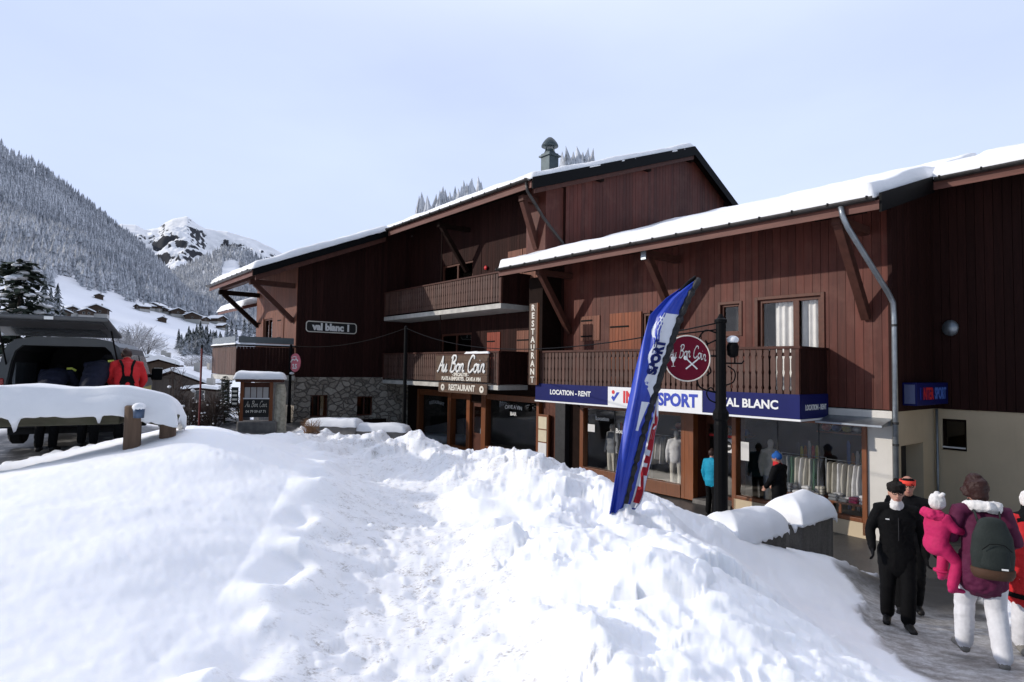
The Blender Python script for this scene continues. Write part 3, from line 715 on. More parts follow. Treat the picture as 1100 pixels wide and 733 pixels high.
# a roof of the next chalet just beside the left gable
# ------------------------------------------------------------------ building helpers
def planks(m, p0, p1, z0, ztop, holes=(), w=.14, seed=1, th=.022, gap=.009):
    """vertical boards, each a mesh island; m(p, d, z) places them, ztop a number or a function of p"""
    rg = random.Random(seed); zt = ztop if callable(ztop) else (lambda p: ztop)
    cuts = sorted({p0, p1} | {h[k] for h in holes for k in (0, 1) if p0 < h[k] < p1}); mb = MB()
    for c0, c1 in zip(cuts[:-1], cuts[1:]):
        n = max(1, round((c1-c0)/w)); ww = (c1-c0)/n
        for i in range(n):
            a, b = c0+i*ww, c0+(i+1)*ww; mid = (a+b)/2; iv = [(z0, None)]
            for h in sorted(holes, key=lambda h: h[2]):
                if h[0] < mid < h[1]:
                    lo, hi = iv.pop(); iv += [(lo, h[2]), (h[3], hi)]
            d = rg.uniform(0, .006); a += gap/2; b -= gap/2
            for lo, hi in iv:
                ta, tb = (zt(a), zt(b)) if hi is None else (hi, hi)
                if min(ta, tb)-lo < .03: continue
                v = [m(a,0,lo), m(b,0,lo), m(b,0,tb), m(a,0,ta), m(a,th+d,lo), m(b,th+d,lo), m(b,th+d,tb), m(a,th+d,ta)]
                mb.add(v, [(0,1,2,3),(7,6,5,4),(0,4,5,1),(1,5,6,2),(2,6,7,3),(3,7,4,0)])
    return mb
def cells(m, p0, p1, z0, z1, holes=(), d0=-.2, d1=-.004):
    """solid wall behind the boards with openings left out"""
    ps = sorted({p0, p1} | {min(max(h[k], p0), p1) for h in holes for k in (0,1)}); zs = sorted({z0, z1} | {min(max(h[k], z0), z1) for h in holes for k in (2,3)}); mb = MB()
    for a, b in zip(ps[:-1], ps[1:]):
        for c, e in zip(zs[:-1], zs[1:]):
            if b-a < 1e-4 or e-c < 1e-4: continue
            x, y = (a+b)/2, (c+e)/2
            if any(h[0] < x < h[1] and h[2] < y < h[3] for h in holes): continue
            mb.add([m(a,d0,c), m(b,d0,c), m(b,d0,e), m(a,d0,e), m(a,d1,c), m(b,d1,c), m(b,d1,e), m(a,d1,e)], [(0,1,2,3),(7,6,5,4),(0,4,5,1),(1,5,6,2),(2,6,7,3),(3,7,4,0)])
    return mb
def mbox(mb, m, p0, p1, d0, d1, z0, z1, mi=0):
    return mb.add([m(p0,d0,z0), m(p1,d0,z0), m(p1,d0,z1), m(p0,d0,z1), m(p0,d1,z0), m(p1,d1,z0), m(p1,d1,z1), m(p0,d1,z1)], [(0,1,2,3),(7,6,5,4),(0,4,5,1),(1,5,6,2),(2,6,7,3),(3,7,4,0)], mi)
def window(t, m, p0, p1, z0, z1, frame=FRAMEB, fw=.07, mull=(), bars=(), glass=GLASS, curtain=None, back=True, name='window', d=-.06, depth=.5):
    mb = MB()
    for a, b, c, e in [(p0,p0+fw,z0,z1),(p1-fw,p1,z0,z1),(p0+fw,p1-fw,z0,z0+fw),(p0+fw,p1-fw,z1-fw,z1)]+[(q-fw*.55,q+fw*.55,z0+fw,z1-fw) for q in mull]: mbox(mb, m, a, b, d-.05, d+.045, c, e)
    for q in bars: mbox(mb, m, p0+fw, p1-fw, d-.04, d+.03, q-fw*.4, q+fw*.4)
    w = fpart(t, name, mb, frame, bev=.006)
    g = MB(); mbox(g, m, p0+fw*.6, p1-fw*.6, d-.018, d-.008, z0+fw*.6, z1-fw*.6); fpart(t, 'pane', g, glass, parent=w)
    if curtain:
        for c0, c1 in curtain:
            n = 50; P = []; nz = 6
            cb = MB(); vs = []
            for i in range(n+1):
                p = c0+(c1-c0)*i/n; dd = d-.16+.028*math.sin(p*42)+.02*math.sin(p*17+1)
                vs += [m(p, dd, z0+.03), m(p, dd+.012*math.sin(p*31), (z0+z1)/2), m(p, dd, z1-.04)]
            cb.add(vs, [(3*i+k, 3*i+3+k, 3*i+4+k, 3*i+1+k) for i in range(n) for k in (0,1)])
            fpart(t, 'curtain', cb, CURT, parent=w, smooth=True, fix=False)
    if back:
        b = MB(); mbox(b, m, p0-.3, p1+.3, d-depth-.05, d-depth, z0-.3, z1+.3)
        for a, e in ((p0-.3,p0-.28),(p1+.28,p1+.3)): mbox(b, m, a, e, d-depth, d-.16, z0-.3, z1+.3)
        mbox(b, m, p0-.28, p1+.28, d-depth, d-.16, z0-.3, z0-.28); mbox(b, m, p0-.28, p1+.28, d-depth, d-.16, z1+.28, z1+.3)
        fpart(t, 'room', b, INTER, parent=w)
    return w
def shutter(t, m, p0, p1, z0, z1, mat=SHUT, seed=3, label=None):
    mb = planks(lambda p, d, z: m(p, d+.032, z), p0, p1, z0, z1, w=.12, seed=seed); s = fpart(t, 'shutter', mb, mat, label=label)
    for z in (z0+.18*(z1-z0), z1-.18*(z1-z0)): h = MB(); mbox(h, m, p0+.03, p0+.62*(p1-p0), .062, .074, z-.025, z+.025); fpart(t, 'hinge', h, BLACKM, parent=s)
    return s
def baluster_run(mb, m, p0, p1, z0, z1, pitch=.155, w=.118, seed=1):
    n = max(1, round((p1-p0)/pitch)); pt = (p1-p0)/n; rg = random.Random(seed); H = z1-z0
    for i in range(n):
        c = p0+(i+.5)*pt+rg.uniform(-.004,.004); half = []
        for f, k in ((0,1),(.12,1),(.17,.72),(.23,1),(.44,1),(.5,.78),(.56,1),(.77,1),(.83,.72),(.88,1),(1,1)): half.append((k*w/2, z0+f*H))
        poly = [(c+a, z) for a, z in half]+[(c-a, z) for a, z in reversed(half)]
        mb.prism(poly, lambda p, q, d: m(p, d, q), .0, .026)
    return mb
def balcony(t, m, p0, p1, d0, d1, zs0, zs1, zr, sides=(0,1), seed=1, infill=BALU):
    """slab between wall (d0) and front (d1), baluster front, boarded sides; m has d outward from the wall"""
    s = MB(); mbox(s, m, p0, p1, d0, d1-.02, zs0, zs1); sl = fpart(t, 'balcony_slab', s, CONC, bev=.012)
    r = MB(); baluster_run(r, lambda p, d, z: m(p, d+d1-.07, z), p0+.05, p1-.05, zs1+.07, zr-.05, seed=seed)
    rl = fpart(t, 'balustrade', r, infill)
    h = MB(); mbox(h, m, p0-.03, p1+.03, d1-.11, d1, zr-.06, zr); mbox(h, m, p0, p1, d1-.105, d1-.072, zs1+.13, zs1+.21); mbox(h, m, p0, p1, d1-.105, d1-.072, zr-.22, zr-.14)
    for q in (p0+.04, p1-.04): mbox(h, m, q-.04, q+.04, d1-.1, d1-.02, zs1, zr-.06)
    fpart(t, 'handrail', h, BEAMW, parent=rl, bev=.005)
    for sd in sides:
        q = p1 if sd else p0; b = planks(lambda p, d, z: m(q+(d-.024 if sd else .024-d), p, z), d0, d1-.115, zs1+.02, zr-.05, w=.13, seed=seed+7)
        mbox(b, m, q-.035, q+.035, d0, d1-.112, zr-.055, zr-.004); fpart(t, 'side_panel', b, CLADD)
    return sl
def gutter(t, pts_a, b, z, r=.075, label=None):
    a0, a1 = pts_a; mb = MB(); n = 9
    prof = [(b+r*math.cos(PI+PI*i/(n-1)), z+r*math.sin(PI+PI*i/(n-1))) for i in range(n)]; k = len(prof)
    prof2 = [(b+(r-.012)*math.cos(PI+PI*i/(n-1)), z+(r-.012)*math.sin(PI+PI*i/(n-1))) for i in range(n-1,-1,-1)]
    mb.prism(prof+prof2, lambda p, q, d: (d, p, q), a0, a1)
    g = fpart(t, 'gutter', mb, GUTT); n = int((a1-a0)/.72)
    for i in range(n+1):
        a = a0+.1+i*(a1-a0-.2)/n; h = MB().prism([(b-r-.012,z-.05),(b-r-.004,z-.05),(b-r-.004,z+.004),(b+r*1.3,z+.004),(b+r*1.3,z+.02),(b-r-.012,z+.02)], lambda p, q, d: (d, p, q), a-.014, a+.014); fpart(t, 'gutter_bracket', h, BLACKM, parent=g)
    return g
FR = lambda p, d, z: (p, 14.4-d, z)

# ------------------------------------------------------------------ the low shop building
shop = fthing('shop_building', 'lower red brown timber chalet with ground floor shop windows under a deep snowy eave', 'building', -9.9, 14.4, 0)
SL = .32
RZ = lambda b: 6.68+SL*(b-12.6)          # underside of roof
hs = [(-7.86,-6.33,2.95,5.30),(-8.91,-8.37,4.50,5.26),(-11.5,-10.25,2.95,5.2)]
fpart(shop, 'wall', planks(FR, -14.88, -4.87, 2.74, RZ(14.4)+.05, hs, .185, 3), CLAD)
fpart(shop, 'inner_wall', cells(FR, -14.88, -5.0, 2.74, RZ(14.4), hs), CLADD)
NW = lambda p, d, z: (-4.87+d, p, z)
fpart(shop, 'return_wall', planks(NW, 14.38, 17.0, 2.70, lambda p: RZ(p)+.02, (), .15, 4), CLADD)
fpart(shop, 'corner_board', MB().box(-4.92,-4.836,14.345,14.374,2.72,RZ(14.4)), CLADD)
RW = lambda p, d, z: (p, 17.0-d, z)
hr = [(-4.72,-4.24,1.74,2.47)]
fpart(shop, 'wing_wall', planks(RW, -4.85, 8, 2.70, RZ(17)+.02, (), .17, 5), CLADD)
fpart(shop, 'wing_base', cells(RW, -4.87, 8, -1.0, 2.695, hr, -.25, 0), BEIGE)
hd = [(14.82,16.2,-1,1.95)]
fpart(shop, 'return_base', cells(NW, 14.4, 17.0, -1.0, 2.695, hd, -.45, 0), BEIGE)
window(shop, RW, -4.72, -4.24, 1.74, 2.47, BEAMD, .05, glass=GLASSD, d=-.1)
fpart(shop, 'window_sill', MB().box(-4.70,-4.26,16.93,16.999,1.80,1.83), SIGNW)
dd = MB(); mbox(dd, NW, 14.82, 16.2, -.42, -.36, -1, 1.95); dr = fpart(shop, 'door', dd, BEAMD)
g = MB(); mbox(g, NW, 14.95, 15.75, -.355, -.345, .5, 1.8); fpart(shop, 'pane', g, GLASSD, parent=dr); g = MB(); mbox(g, NW, 16.02, 16.06, -.36, -.29, .85, 1.0); fpart(shop, 'handle', g, ZINC, parent=dr)
fpart(shop, 'corner_pier', MB().box(-5.36,-4.88,14.36,14.8,-1,2.715), WHITER)
fpart(shop, 'lintel', MB().box(-6.18,-5.36,14.37,14.7,2.44,2.715), WHITER)
fpart(shop, 'plinth', MB().box(-8.5,-5.36,14.30,14.7,-.6,.27), BEIGE)
fpart(shop, 'ledge', MB().add([(-6.2,13.75,2.44),(-4.86,13.75,2.44),(-4.86,14.36,2.56),(-6.2,14.36,2.56),(-6.2,13.75,2.40),(-4.86,13.75,2.40),(-4.86,14.36,2.42),(-6.2,14.36,2.42)],[(0,1,2,3),(7,6,5,4),(0,4,5,1),(1,5,6,2),(2,6,7,3),(3,7,4,0)]), ZINC)
# upper windows and shutters
window(shop, FR, -7.86, -6.33, 2.95, 5.30, FRAMEB, .08, mull=(-6.92,), curtain=((-7.55,-6.97),(-6.87,-6.42)), glass=GLASS, depth=.9)
mb = MB()
for a, b, c, e in ((-7.95,-7.865,2.95,5.38),(-6.325,-6.24,2.95,5.38),(-7.865,-6.325,5.305,5.38)): mbox(mb, FR, a, b, .028, .06, c, e)
mbox(mb, FR, -6.99, -6.85, -.02, .0, 3.0, 5.24); fpart(shop, 'window_trim', mb, FRAMEB, bev=.004)
window(shop, FR, -8.91, -8.37, 4.50, 5.26, FRAMEB, .06, glass=GLASSD, curtain=((-8.62,-8.42),))
mb = MB()
for a, b, c, e in ((-8.98,-8.915,4.43,5.33),(-8.365,-8.30,4.43,5.33),(-8.915,-8.365,5.265,5.33),(-8.915,-8.365,4.43,4.495)): mbox(mb, FR, a, b, .028, .055, c, e)
fpart(shop, 'window_trim', mb, FRAMEB)
window(shop, FR, -11.5, -10.25, 2.95, 5.2, FRAMEB, .08, mull=(-10.87,), glass=GLASSD)
shutter(shop, FR, -12.78, -11.53, 2.92, 5.26, SHUT, 11); shutter(shop, FR, -14.05, -13.2, 4.44, 5.24, CLADO, 12)
# an opened shutter leaf standing out from the wall
o = planks(lambda p, d, z: (-11.0+.35*p+d, 14.36-p*.92, z), 0, .62, 2.95, 5.2, w=.12, seed=14); fpart(shop, 'open_shutter', o, BEAMD)
balcony(shop, FR, -14.72, -6.2, .03, 1.40, 2.74, 2.90, 4.08, sides=(1,), seed=21)
fpart(shop, 'soffit', MB().box(-14.7,-6.25,13.02,14.36,2.66,2.735), BEAMD)
# roof
def slab(b0, b1, z0, z1, a0, a1, th): return MB().add([(a0,b0,z0),(a1,b0,z0),(a1,b1,z1),(a0,b1,z1),(a0,b0,z0+th),(a1,b0,z0+th),(a1,b1,z1+th),(a0,b1,z1+th)], [(3,2,1,0),(4,5,6,7),(0,1,5,4),(1,2,6,5),(2,3,7,6),(3,0,4,7)])
rf = slab(12.6,20.0,RZ(12.6),RZ(20),-14.86,-4.45,.20); rf.join(slab(20.0,28.5,RZ(20),RZ(28.5)-5.1,-14.86,-4.45,.20)); rf.join(slab(15.6,20,RZ(15.6),RZ(20),-4.445,8.5,.20)); rf.join(slab(20,28.5,RZ(20),RZ(28.5)-5.1,-4.445,8.5,.20)); rf.join(slab(12.6,14.3,RZ(12.6),RZ(14.3),-16.2,-14.865,.20))
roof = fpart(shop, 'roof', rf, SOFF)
fpart(shop, 'snow_cover', snow_pad(lambda u, v: (-16.18+11.68*u, 12.53+7.5*v**1.7, RZ(12.53+7.5*v**1.7)+.21), 150, 30, .29, 5, .34, .9, .05, .5, .14), SNOWR, parent=roof, smooth=True)
fpart(shop, 'snow_cover', snow_pad(lambda u, v: (-4.46+12.9*u, 15.54+4.5*v**1.7, RZ(15.54+4.5*v**1.7)+.21), 110, 20, .29, 6, .30, .9, .05, .5, .14), SNOWR, parent=roof, smooth=True)
fpart(shop, 'fascia', MB().box(-16.22,-4.44,12.565,12.596,RZ(12.6)-.05,RZ(12.6)+.13), FASC, parent=roof)
fpart(shop, 'fascia', MB().box(-4.44,8.5,15.565,15.596,RZ(15.6)-.05,RZ(15.6)+.13), FASC, parent=roof)
mb = MB().prism([(12.58,RZ(12.6)-.10),(15.65,RZ(15.65)-.10),(15.65,RZ(15.65)+.27),(12.58,RZ(12.6)+.27)], lambda p, q, d: (d, p, q), -4.443, -4.40); fpart(shop, 'verge_board', mb, BLACKM, parent=roof)
mb = MB().prism([(12.58,RZ(12.6)-.10),(14.3,RZ(14.3)-.10),(14.3,RZ(14.3)+.23),(12.58,RZ(12.6)+.23)], lambda p, q, d: (d, p, q), -16.24, -16.205); fpart(shop, 'verge_board', mb, BLACKM, parent=roof)
gutter(shop, (-16.22,-4.5), 12.485, RZ(12.6)+.19, .085); gutter(shop, (-4.35,8.5), 15.48, RZ(15.6)+.19, .085)
# knee braces under the eave, each with its purlin end
for a in (-5.35,-10.25,-14.55):
    mb = MB().beam((a,14.36,4.72),(a,12.98,6.60),.17,.2); mb.box(a-.09,a+.09,12.85,14.37,6.54,6.72); fpart(shop, 'brace', mb, BEAMW, bev=.008)
    fpart(shop, 'purlin', MB().box(a-.9 if a < -6 else a-.5,a+.9 if a < -6 else a+.5,12.9,13.1,6.725,6.78), BEAMD)
fpart(shop, 'end_plate', MB().box(-10.33,-10.17,12.82,12.845,6.46,6.68), ZINC)
# downpipes
fpart(shop, 'downpipe', MB().tube([(-5.10,12.49,RZ(12.6)+.12),(-5.08,12.52,6.62),(-5.04,12.65,6.4),(-4.80,14.0,5.2),(-4.78,14.22,5.0),(-4.78,14.26,4.7),(-4.78,14.26,-.6)], .055, 10), ZINC, smooth=True)
mb = MB()
for z in (4.5,2.45,2.0,1.2): mb.tube([(-4.78,14.26,z),(-4.78,14.26,z+.05)], .064, 10)
fpart(shop, 'pipe_clip', mb, DARKM); fpart(shop, 'downpipe', MB().tube([(-4.80,16.93,-.8),(-4.80,16.93,2.69)], .028, 8), ZINC, smooth=True)
# shop front
mb = MB()
for a, b in ((-14.0,-13.84),(-10.10,-9.98),(-9.98,-9.70),(-8.56,-8.44),(-5.46,-5.362)): mb.box(a, b, 14.30, 14.52, 0, 2.42)
mb.box(-13.84,-10.10,14.28,14.50,.0,.36); mb.box(-13.84,-10.10,14.30,14.5,2.25,2.42); mb.box(-8.44,-5.46,14.30,14.50,.272,.36); mb.box(-8.44,-5.46,14.32,14.5,2.34,2.42)
fpart(shop, 'shopfront_frame', mb, ORANGE, bev=.008)
fpart(shop, 'fascia_beam', MB().box(-14.86,-6.2,14.26,14.6,2.425,2.66), BEAMD)
mb = MB().box(-13.80,-10.13,14.42,14.43,.36,2.25); p1 = fpart(shop, 'shop_window', mb, GLASS)
mb = MB(); [mb.box(a-.012,a+.012,14.405,14.419,.36,2.25) for a in (-12.6,-11.35)]; fpart(shop, 'glazing_bar', mb, DARKM, parent=p1)
mb = MB().box(-8.41,-5.49,14.42,14.43,.36,2.34); p2 = fpart(shop, 'shop_window', mb, GLASS)
mb = MB(); [mb.box(a-.01,a+.01,14.405,14.419,.36,2.34) for a in (-7.4,-6.42)]; fpart(shop, 'glazing_bar', mb, DARKM, parent=p2)
fpart(shop, 'dark_pier', MB().box(-14.86,-14.01,14.34,14.7,0,2.42), BEAMD)
# entrance set back between the two windows
mb = MB().box(-9.69,-9.62,14.9,14.98,0,2.42); mb.box(-8.64,-8.57,14.9,14.98,0,2.42); mb.box(-9.62,-8.64,14.9,14.98,2.05,2.42); mb.box(-9.62,-8.64,14.9,14.98,0,.14)
dr = fpart(shop, 'door', mb, FRAMEB); fpart(shop, 'pane', MB().box(-9.62,-8.64,14.93,14.94,.14,2.05), GLASS, parent=dr); fpart(shop, 'handle', MB().box(-8.75,-8.70,14.84,14.90,.9,1.25), ZINC, parent=dr)
mb = MB(); [mb.box(a,b,14.52,14.9,0,2.42) for a,b in ((-9.72,-9.69),(-8.57,-8.54))]; fpart(shop, 'entrance_side', mb, FRAMEB)
fpart(shop, 'doorstep', MB().box(-9.69,-8.57,14.25,14.9,-.3,.06), CONCD)
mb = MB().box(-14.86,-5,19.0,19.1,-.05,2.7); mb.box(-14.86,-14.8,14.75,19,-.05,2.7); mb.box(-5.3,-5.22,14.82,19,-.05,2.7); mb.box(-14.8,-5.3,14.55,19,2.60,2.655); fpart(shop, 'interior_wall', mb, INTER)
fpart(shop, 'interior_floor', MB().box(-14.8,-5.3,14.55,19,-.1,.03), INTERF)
mb = MB().lathe([(.02,0),(.15,.0),(.17,.04),(.15,.10),(.02,.13)], (0,0,0), 14); mb.map(lambda x, y, z: (-4.5+x, 16.97-z, 4.6+y*1.15)); fpart(shop, 'wall_lamp', mb, ZINC, smooth=True)
# core that closes the building behind the wall boards
fpart(shop, 'core_wall', MB().box(-14.86,-5.05,16.2,27.5,2.80,6.9).box(-4.9,8,17.3,27.5,-1,6.9), CLADD)

# ------------------------------------------------------------------ the tall apartment chalet
tall = fthing('apartment_chalet', 'tall dark timber chalet with balconies, a projecting left wing and a restaurant below', 'building', -20, 14.4, 0)
RB0 = 21.5
MZ = lambda b: 9.43+.36*(b-12.6)
MZB = lambda b: MZ(RB0)-.55*(b-RB0)
LZ = lambda b: 6.44+.42*(b-5.58)
ht = [(-18.3,-16.2,6.0,8.0),(-22.6,-20.3,5.85,7.95),(-22.6,-20.3,2.95,4.95)]
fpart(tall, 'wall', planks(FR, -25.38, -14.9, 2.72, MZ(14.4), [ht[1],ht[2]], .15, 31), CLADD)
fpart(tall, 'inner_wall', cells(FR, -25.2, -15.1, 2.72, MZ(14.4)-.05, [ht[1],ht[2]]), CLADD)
GW = lambda p, d, z: (-14.88+d, p, z)
gt = lambda p: (MZ(p) if p < RB0 else MZB(p))
fpart(tall, 'gable_wall', planks(GW, 14.4, 27.0, 6.6, gt, (), .185, 32), CLAD)
fpart(tall, 'core_wall', MB().prism([(14.75,-.1),(27,-.1),(27,gt(27)-.2),(RB0,MZ(RB0)-.15),(14.75,MZ(14.75)-.1)], lambda p, q, d: (d, p, q), -14.92, -15.05).prism([(14.75,2.75),(14.75,MZ(14.75)-.1),(RB0,MZ(RB0)-.15),(27,gt(27)-.2),(27,2.75)], lambda p, q, d: (d, p, q), -30.88, -30.8).box(-30.8,-15.05,26.9,27,-.5,7.6), CLADD)
VB = lambda p, d, z: (-25.4+d, p, z)
lt = lambda p: (LZ(p) if p < 12.6 else MZ(p))
hv = [(9.66,10.45,1.30,2.24),(11.78,12.56,1.28,2.14)]
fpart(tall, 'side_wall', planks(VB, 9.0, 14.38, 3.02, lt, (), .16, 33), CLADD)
fpart(tall, 'stone_base', cells(VB, 8.96, 14.4, -.3, 3.0, hv, -.4, .05), STONE)
for h in hv: window(tall, VB, *h, frame=FRAMEB, fw=.05, mull=((h[0]+h[1])/2,), glass=GLASSD, d=-.12)
fpart(tall, 'dark_plinth', cells(VB, 8.9, 13.2, .2, 1.12, (), .051, .12), BEAMD)
LF = lambda p, d, z: (p, 9.0-d, z)
hf = [(-29.7,-28.5,4.5,5.65)]
fpart(tall, 'front_wall', planks(LF, -30.95, -25.42, 3.05, LZ(9)+.02, hf, .16, 34), CLADO)
fpart(tall, 'inner_wall', cells(LF, -30.75, -25.5, 3.05, LZ(9), hf), CLADD)
window(tall, LF, -29.7, -28.5, 4.5, 5.65, FRAMEB, .07, mull=(-29.1,), glass=GLASSD); shutter(tall, LF, -27.7, -26.9, 4.5, 5.7, CLADO, 36); shutter(tall, LF, -30.6, -29.75, 4.5, 5.7, CLADO, 37)
fpart(tall, 'front_base', MB().box(-30.95,-25.41,9.0,9.3,-.5,3.0), CONCD)
fpart(tall, 'end_wall', MB().box(-31.0,-30.9,9.02,26.8,-1,7.6), CLADD)
# left wing balcony: boarded parapet on a pale slab
sl = fpart(tall, 'balcony_slab', MB().box(-29.2,-25.36,6.62,8.98,2.86,3.06), CONC, bev=.015)
mb = planks(lambda p, d, z: (p, 6.66-d, z), -29.18, -25.40, 3.08, 4.22, w=.13, seed=41); p_ = fpart(tall, 'parapet', mb, BALU)
mb = planks(lambda p, d, z: (-25.40+d, p, z), 6.66, 8.94, 3.08, 4.22, w=.13, seed=42); fpart(tall, 'parapet', mb, CLADD); mb = planks(lambda p, d, z: (-29.18-d, p, z), 6.66, 8.94, 3.08, 4.22, w=.13, seed=43); fpart(tall, 'parapet', mb, CLADD)  # side boards use the cladding with shade in its colour
mb = MB().box(-29.23,-25.33,6.56,6.70,4.23,4.29); mb.box(-25.46,-25.33,6.70,8.98,4.23,4.29); fpart(tall, 'handrail', mb, BEAMD, parent=p_)
fpart(tall, 'rail_snow', snow_pad(lambda u, v: (-29.2+3.85*u, 6.57+.12*v, 4.292), 60, 3, .07, 8, .3, 2, .01, .5, .04), SNOWR, parent=p_, smooth=True)
fpart(tall, 'rail_snow', snow_pad(lambda u, v: (-25.45+.11*u, 6.72+2.2*v, 4.292), 3, 40, .06, 9, .3, 2, .01, .5, .04), SNOWR, parent=p_, smooth=True)
mb = MB().box(-29.15,-25.5,6.62,6.64,4.36,4.62); mb.box(-25.42,-25.40,6.72,8.9,4.36,4.62); fpart(tall, 'wind_screen', mb, m_plain('smoked_screen', (.10,.12,.13), .25, .1, 3, 0, spec=.6), parent=p_)
for a in (-28.9,-25.7): fpart(tall, 'balcony_pier', MB().box(a-.12,a+.12,7.0,7.3,-.5,2.86), CONCD)
# balconies of the middle
balcony(tall, FR, -25.37, -16.62, .03, 1.42, 5.60, 5.78, 6.92, sides=(1,), seed=51); balcony(tall, FR, -25.37, -16.70, .03, 1.42, 2.73, 2.90, 4.11, sides=(1,), seed=52)
for z0, z1 in ((6.9,9.3),(4.1,5.6)): fpart(tall, 'balcony_post', MB().tube([(-20.62,13.06,z0),(-20.62,13.06,z1)], .02, 6), BEAMD)
for z0, z1 in ((5.85,7.95),(2.95,4.95)): window(tall, FR, -22.6, -20.3, z0, z1, FRAMEB, .08, mull=(-21.45,), glass=GLASSD)
shutter(tall, FR, -17.95, -17.1, 6.0, 7.95, CLADO, 55); shutter(tall, FR, -17.06, -16.2, 6.0, 7.95, CLADO, 56); shutter(tall, FR, -19.2, -18.35, 2.95, 4.9, m_wood('bright_red_shutter', (.26,.045,.022), .5, (16,16,1.2), .12), 57, 'bright red shutter'); shutter(tall, FR, -17.35, -16.2, 2.95, 4.9, CLADO, 58)
# decorations hung on the upper wall
mb = MB().ball((-17.55,14.30,7.55), .13, 10, (1,.5,.8)); fpart(tall, 'wall_lamp', mb, INKC, smooth=True)
mb = MB().ball((-19.3,14.30,7.5), .1, 8, (1,.5,.9)); fpart(tall, 'alarm_bell', mb, INKR, smooth=True)
fpart(tall, 'entrance_panel', planks(FR, -15.9, -15.0, -.2, 2.44, (), .2, 77), FRAMEB); fpart(tall, 'inner_wall', MB().box(-15.9,-15.0,14.42,14.6,-.2,2.44), BEAMD)
# roofs: main slope, far slope, lower front slope over the left wing
mb = slab(12.6,RB0,MZ(12.6),MZ(RB0),-31.2,-14.56,.2); mb.join(slab(RB0,27.8,MZB(RB0),MZB(27.8),-31.2,-14.56,.2)); mb.join(slab(6.9,12.6,LZ(6.9),LZ(12.6),-31.2,-24.4,.22))
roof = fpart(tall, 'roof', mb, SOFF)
fpart(tall, 'snow_cover', snow_pad(lambda u, v: (-24.6+10.07*u, 12.55+8.95*v, MZ(12.55+8.95*v)+.21), 100, 70, .24, 15, .35, .9, .05, .55, .25), SNOWR, parent=roof, smooth=True)
fpart(tall, 'snow_cover', snow_pad(lambda u, v: (-31.2+6.85*u, 6.85+5.8*v, LZ(6.85+5.8*v)+.23), 80, 60, .27, 16, .35, .9, .05, .55, .25), SNOWR, parent=roof, smooth=True)
fpart(tall, 'snow_cover', snow_pad(lambda u, v: (-31.2+6.6*u, 12.65+8.85*v, MZ(12.65+8.85*v)+.21), 30, 30, .25, 17, .3, .9, .05, .55, .25), SNOWR, parent=roof, smooth=True)
fpart(tall, 'snow_cover', snow_pad(lambda u, v: (-31.2+16.6*u, 21.52+6.2*v, MZB(21.52+6.2*v)+.21), 60, 20, .25, 18, .3, .9, .05, .55, .25), SNOWR, parent=roof, smooth=True)
def verge(parent, b0, z0, b1, z1, a0, a1, mat, lo=-.14, hi=.24): return fpart(tall, 'verge_board', MB().prism([(b0,z0+lo),(b1,z1+lo),(b1,z1+hi),(b0,z0+hi)], lambda p, q, d: (d, p, q), a0, a1), mat, parent=parent)
verge(roof, 12.58, MZ(12.58), RB0, MZ(RB0), -14.556, -14.51, BLACKM); verge(roof, RB0, MZB(RB0), 27.8, MZB(27.8), -14.556, -14.51, BLACKM); verge(roof, 6.88, LZ(6.88), 12.58, LZ(12.58), -24.396, -24.35, BLACKM, -.06, .22)
verge(roof, 7.0, LZ(7.0), 12.5, LZ(12.5), -24.50, -24.4, BEAMW, -.26, -.07); verge(roof, 12.7, MZ(12.7), RB0, MZ(RB0), -14.66, -14.57, BEAMW, -.3, -.15)
fpart(tall, 'fascia', MB().box(-24.3,-14.57,12.565,12.596,MZ(12.6)-.1,MZ(12.6)+.12), FASC, parent=roof); fpart(tall, 'fascia', MB().box(-31.2,-24.4,6.865,6.896,LZ(6.9)-.06,LZ(6.9)+.14), FASC, parent=roof)
gutter(tall, (-24.3,-14.6), 12.48, MZ(12.6)+.19, .085); gutter(tall, (-31.2,-24.45), 6.79, LZ(6.9)+.18, .08)
for b in (16.0,18.7,21.5,24.3): fpart(tall, 'purlin', MB().box(-14.86,-14.68,b-.13,b+.13,(gt(b)-.36),gt(b)-.02), BEAMD)
# corner post with its tie and knee brace
fpart(tall, 'corner_post', MB().box(-15.95,-14.95,13.55,14.37,7.0,MZ(13.55)-.02), CLAD, bev=.01)
fpart(tall, 'corner_post', MB().box(-15.7,-15.0,13.5,14.36,2.95,6.6), BEAMD, bev=.01); fpart(tall, 'dark_pier', MB().box(-14.98,-14.5,14.12,14.335,-.2,2.42), DARKM, bev=.01)
mb = MB().box(-15.55,-15.3,12.85,13.54,9.12,9.32); mb.beam((-15.42,12.95,9.12),(-15.42,13.6,7.6),.2,.2); fpart(tall, 'brace', mb, BEAMW, bev=.008)
mb = MB().box(-20.7,-20.5,12.85,14.37,9.15,9.32); mb.beam((-20.6,13.0,9.2),(-20.6,14.3,7.5),.16,.18); fpart(tall, 'brace', mb, BEAMD, bev=.008)
for a in (-30.6,-25.75):
    mt = BEAMD if a < -28 else BEAMW; mb = MB().box(a-.11,a+.11,7.15,8.98,6.76,6.97); mb.beam((a,7.35,6.8),(a,8.97,5.35),.17,.2); fpart(tall, 'brace', mb, mt, bev=.008)
fpart(tall, 'purlin', MB().box(-31,-24.5,7.25,7.5,6.98,7.12), BEAMW)
fpart(tall, 'downpipe', MB().tube([(-14.75,12.5,MZ(12.6)+.1),(-14.75,12.55,9.25),(-14.78,13.3,8.5),(-14.80,14.2,7.8),(-14.80,14.28,7.5),(-14.80,14.28,7.1)], .05, 8), GUTT, smooth=True)
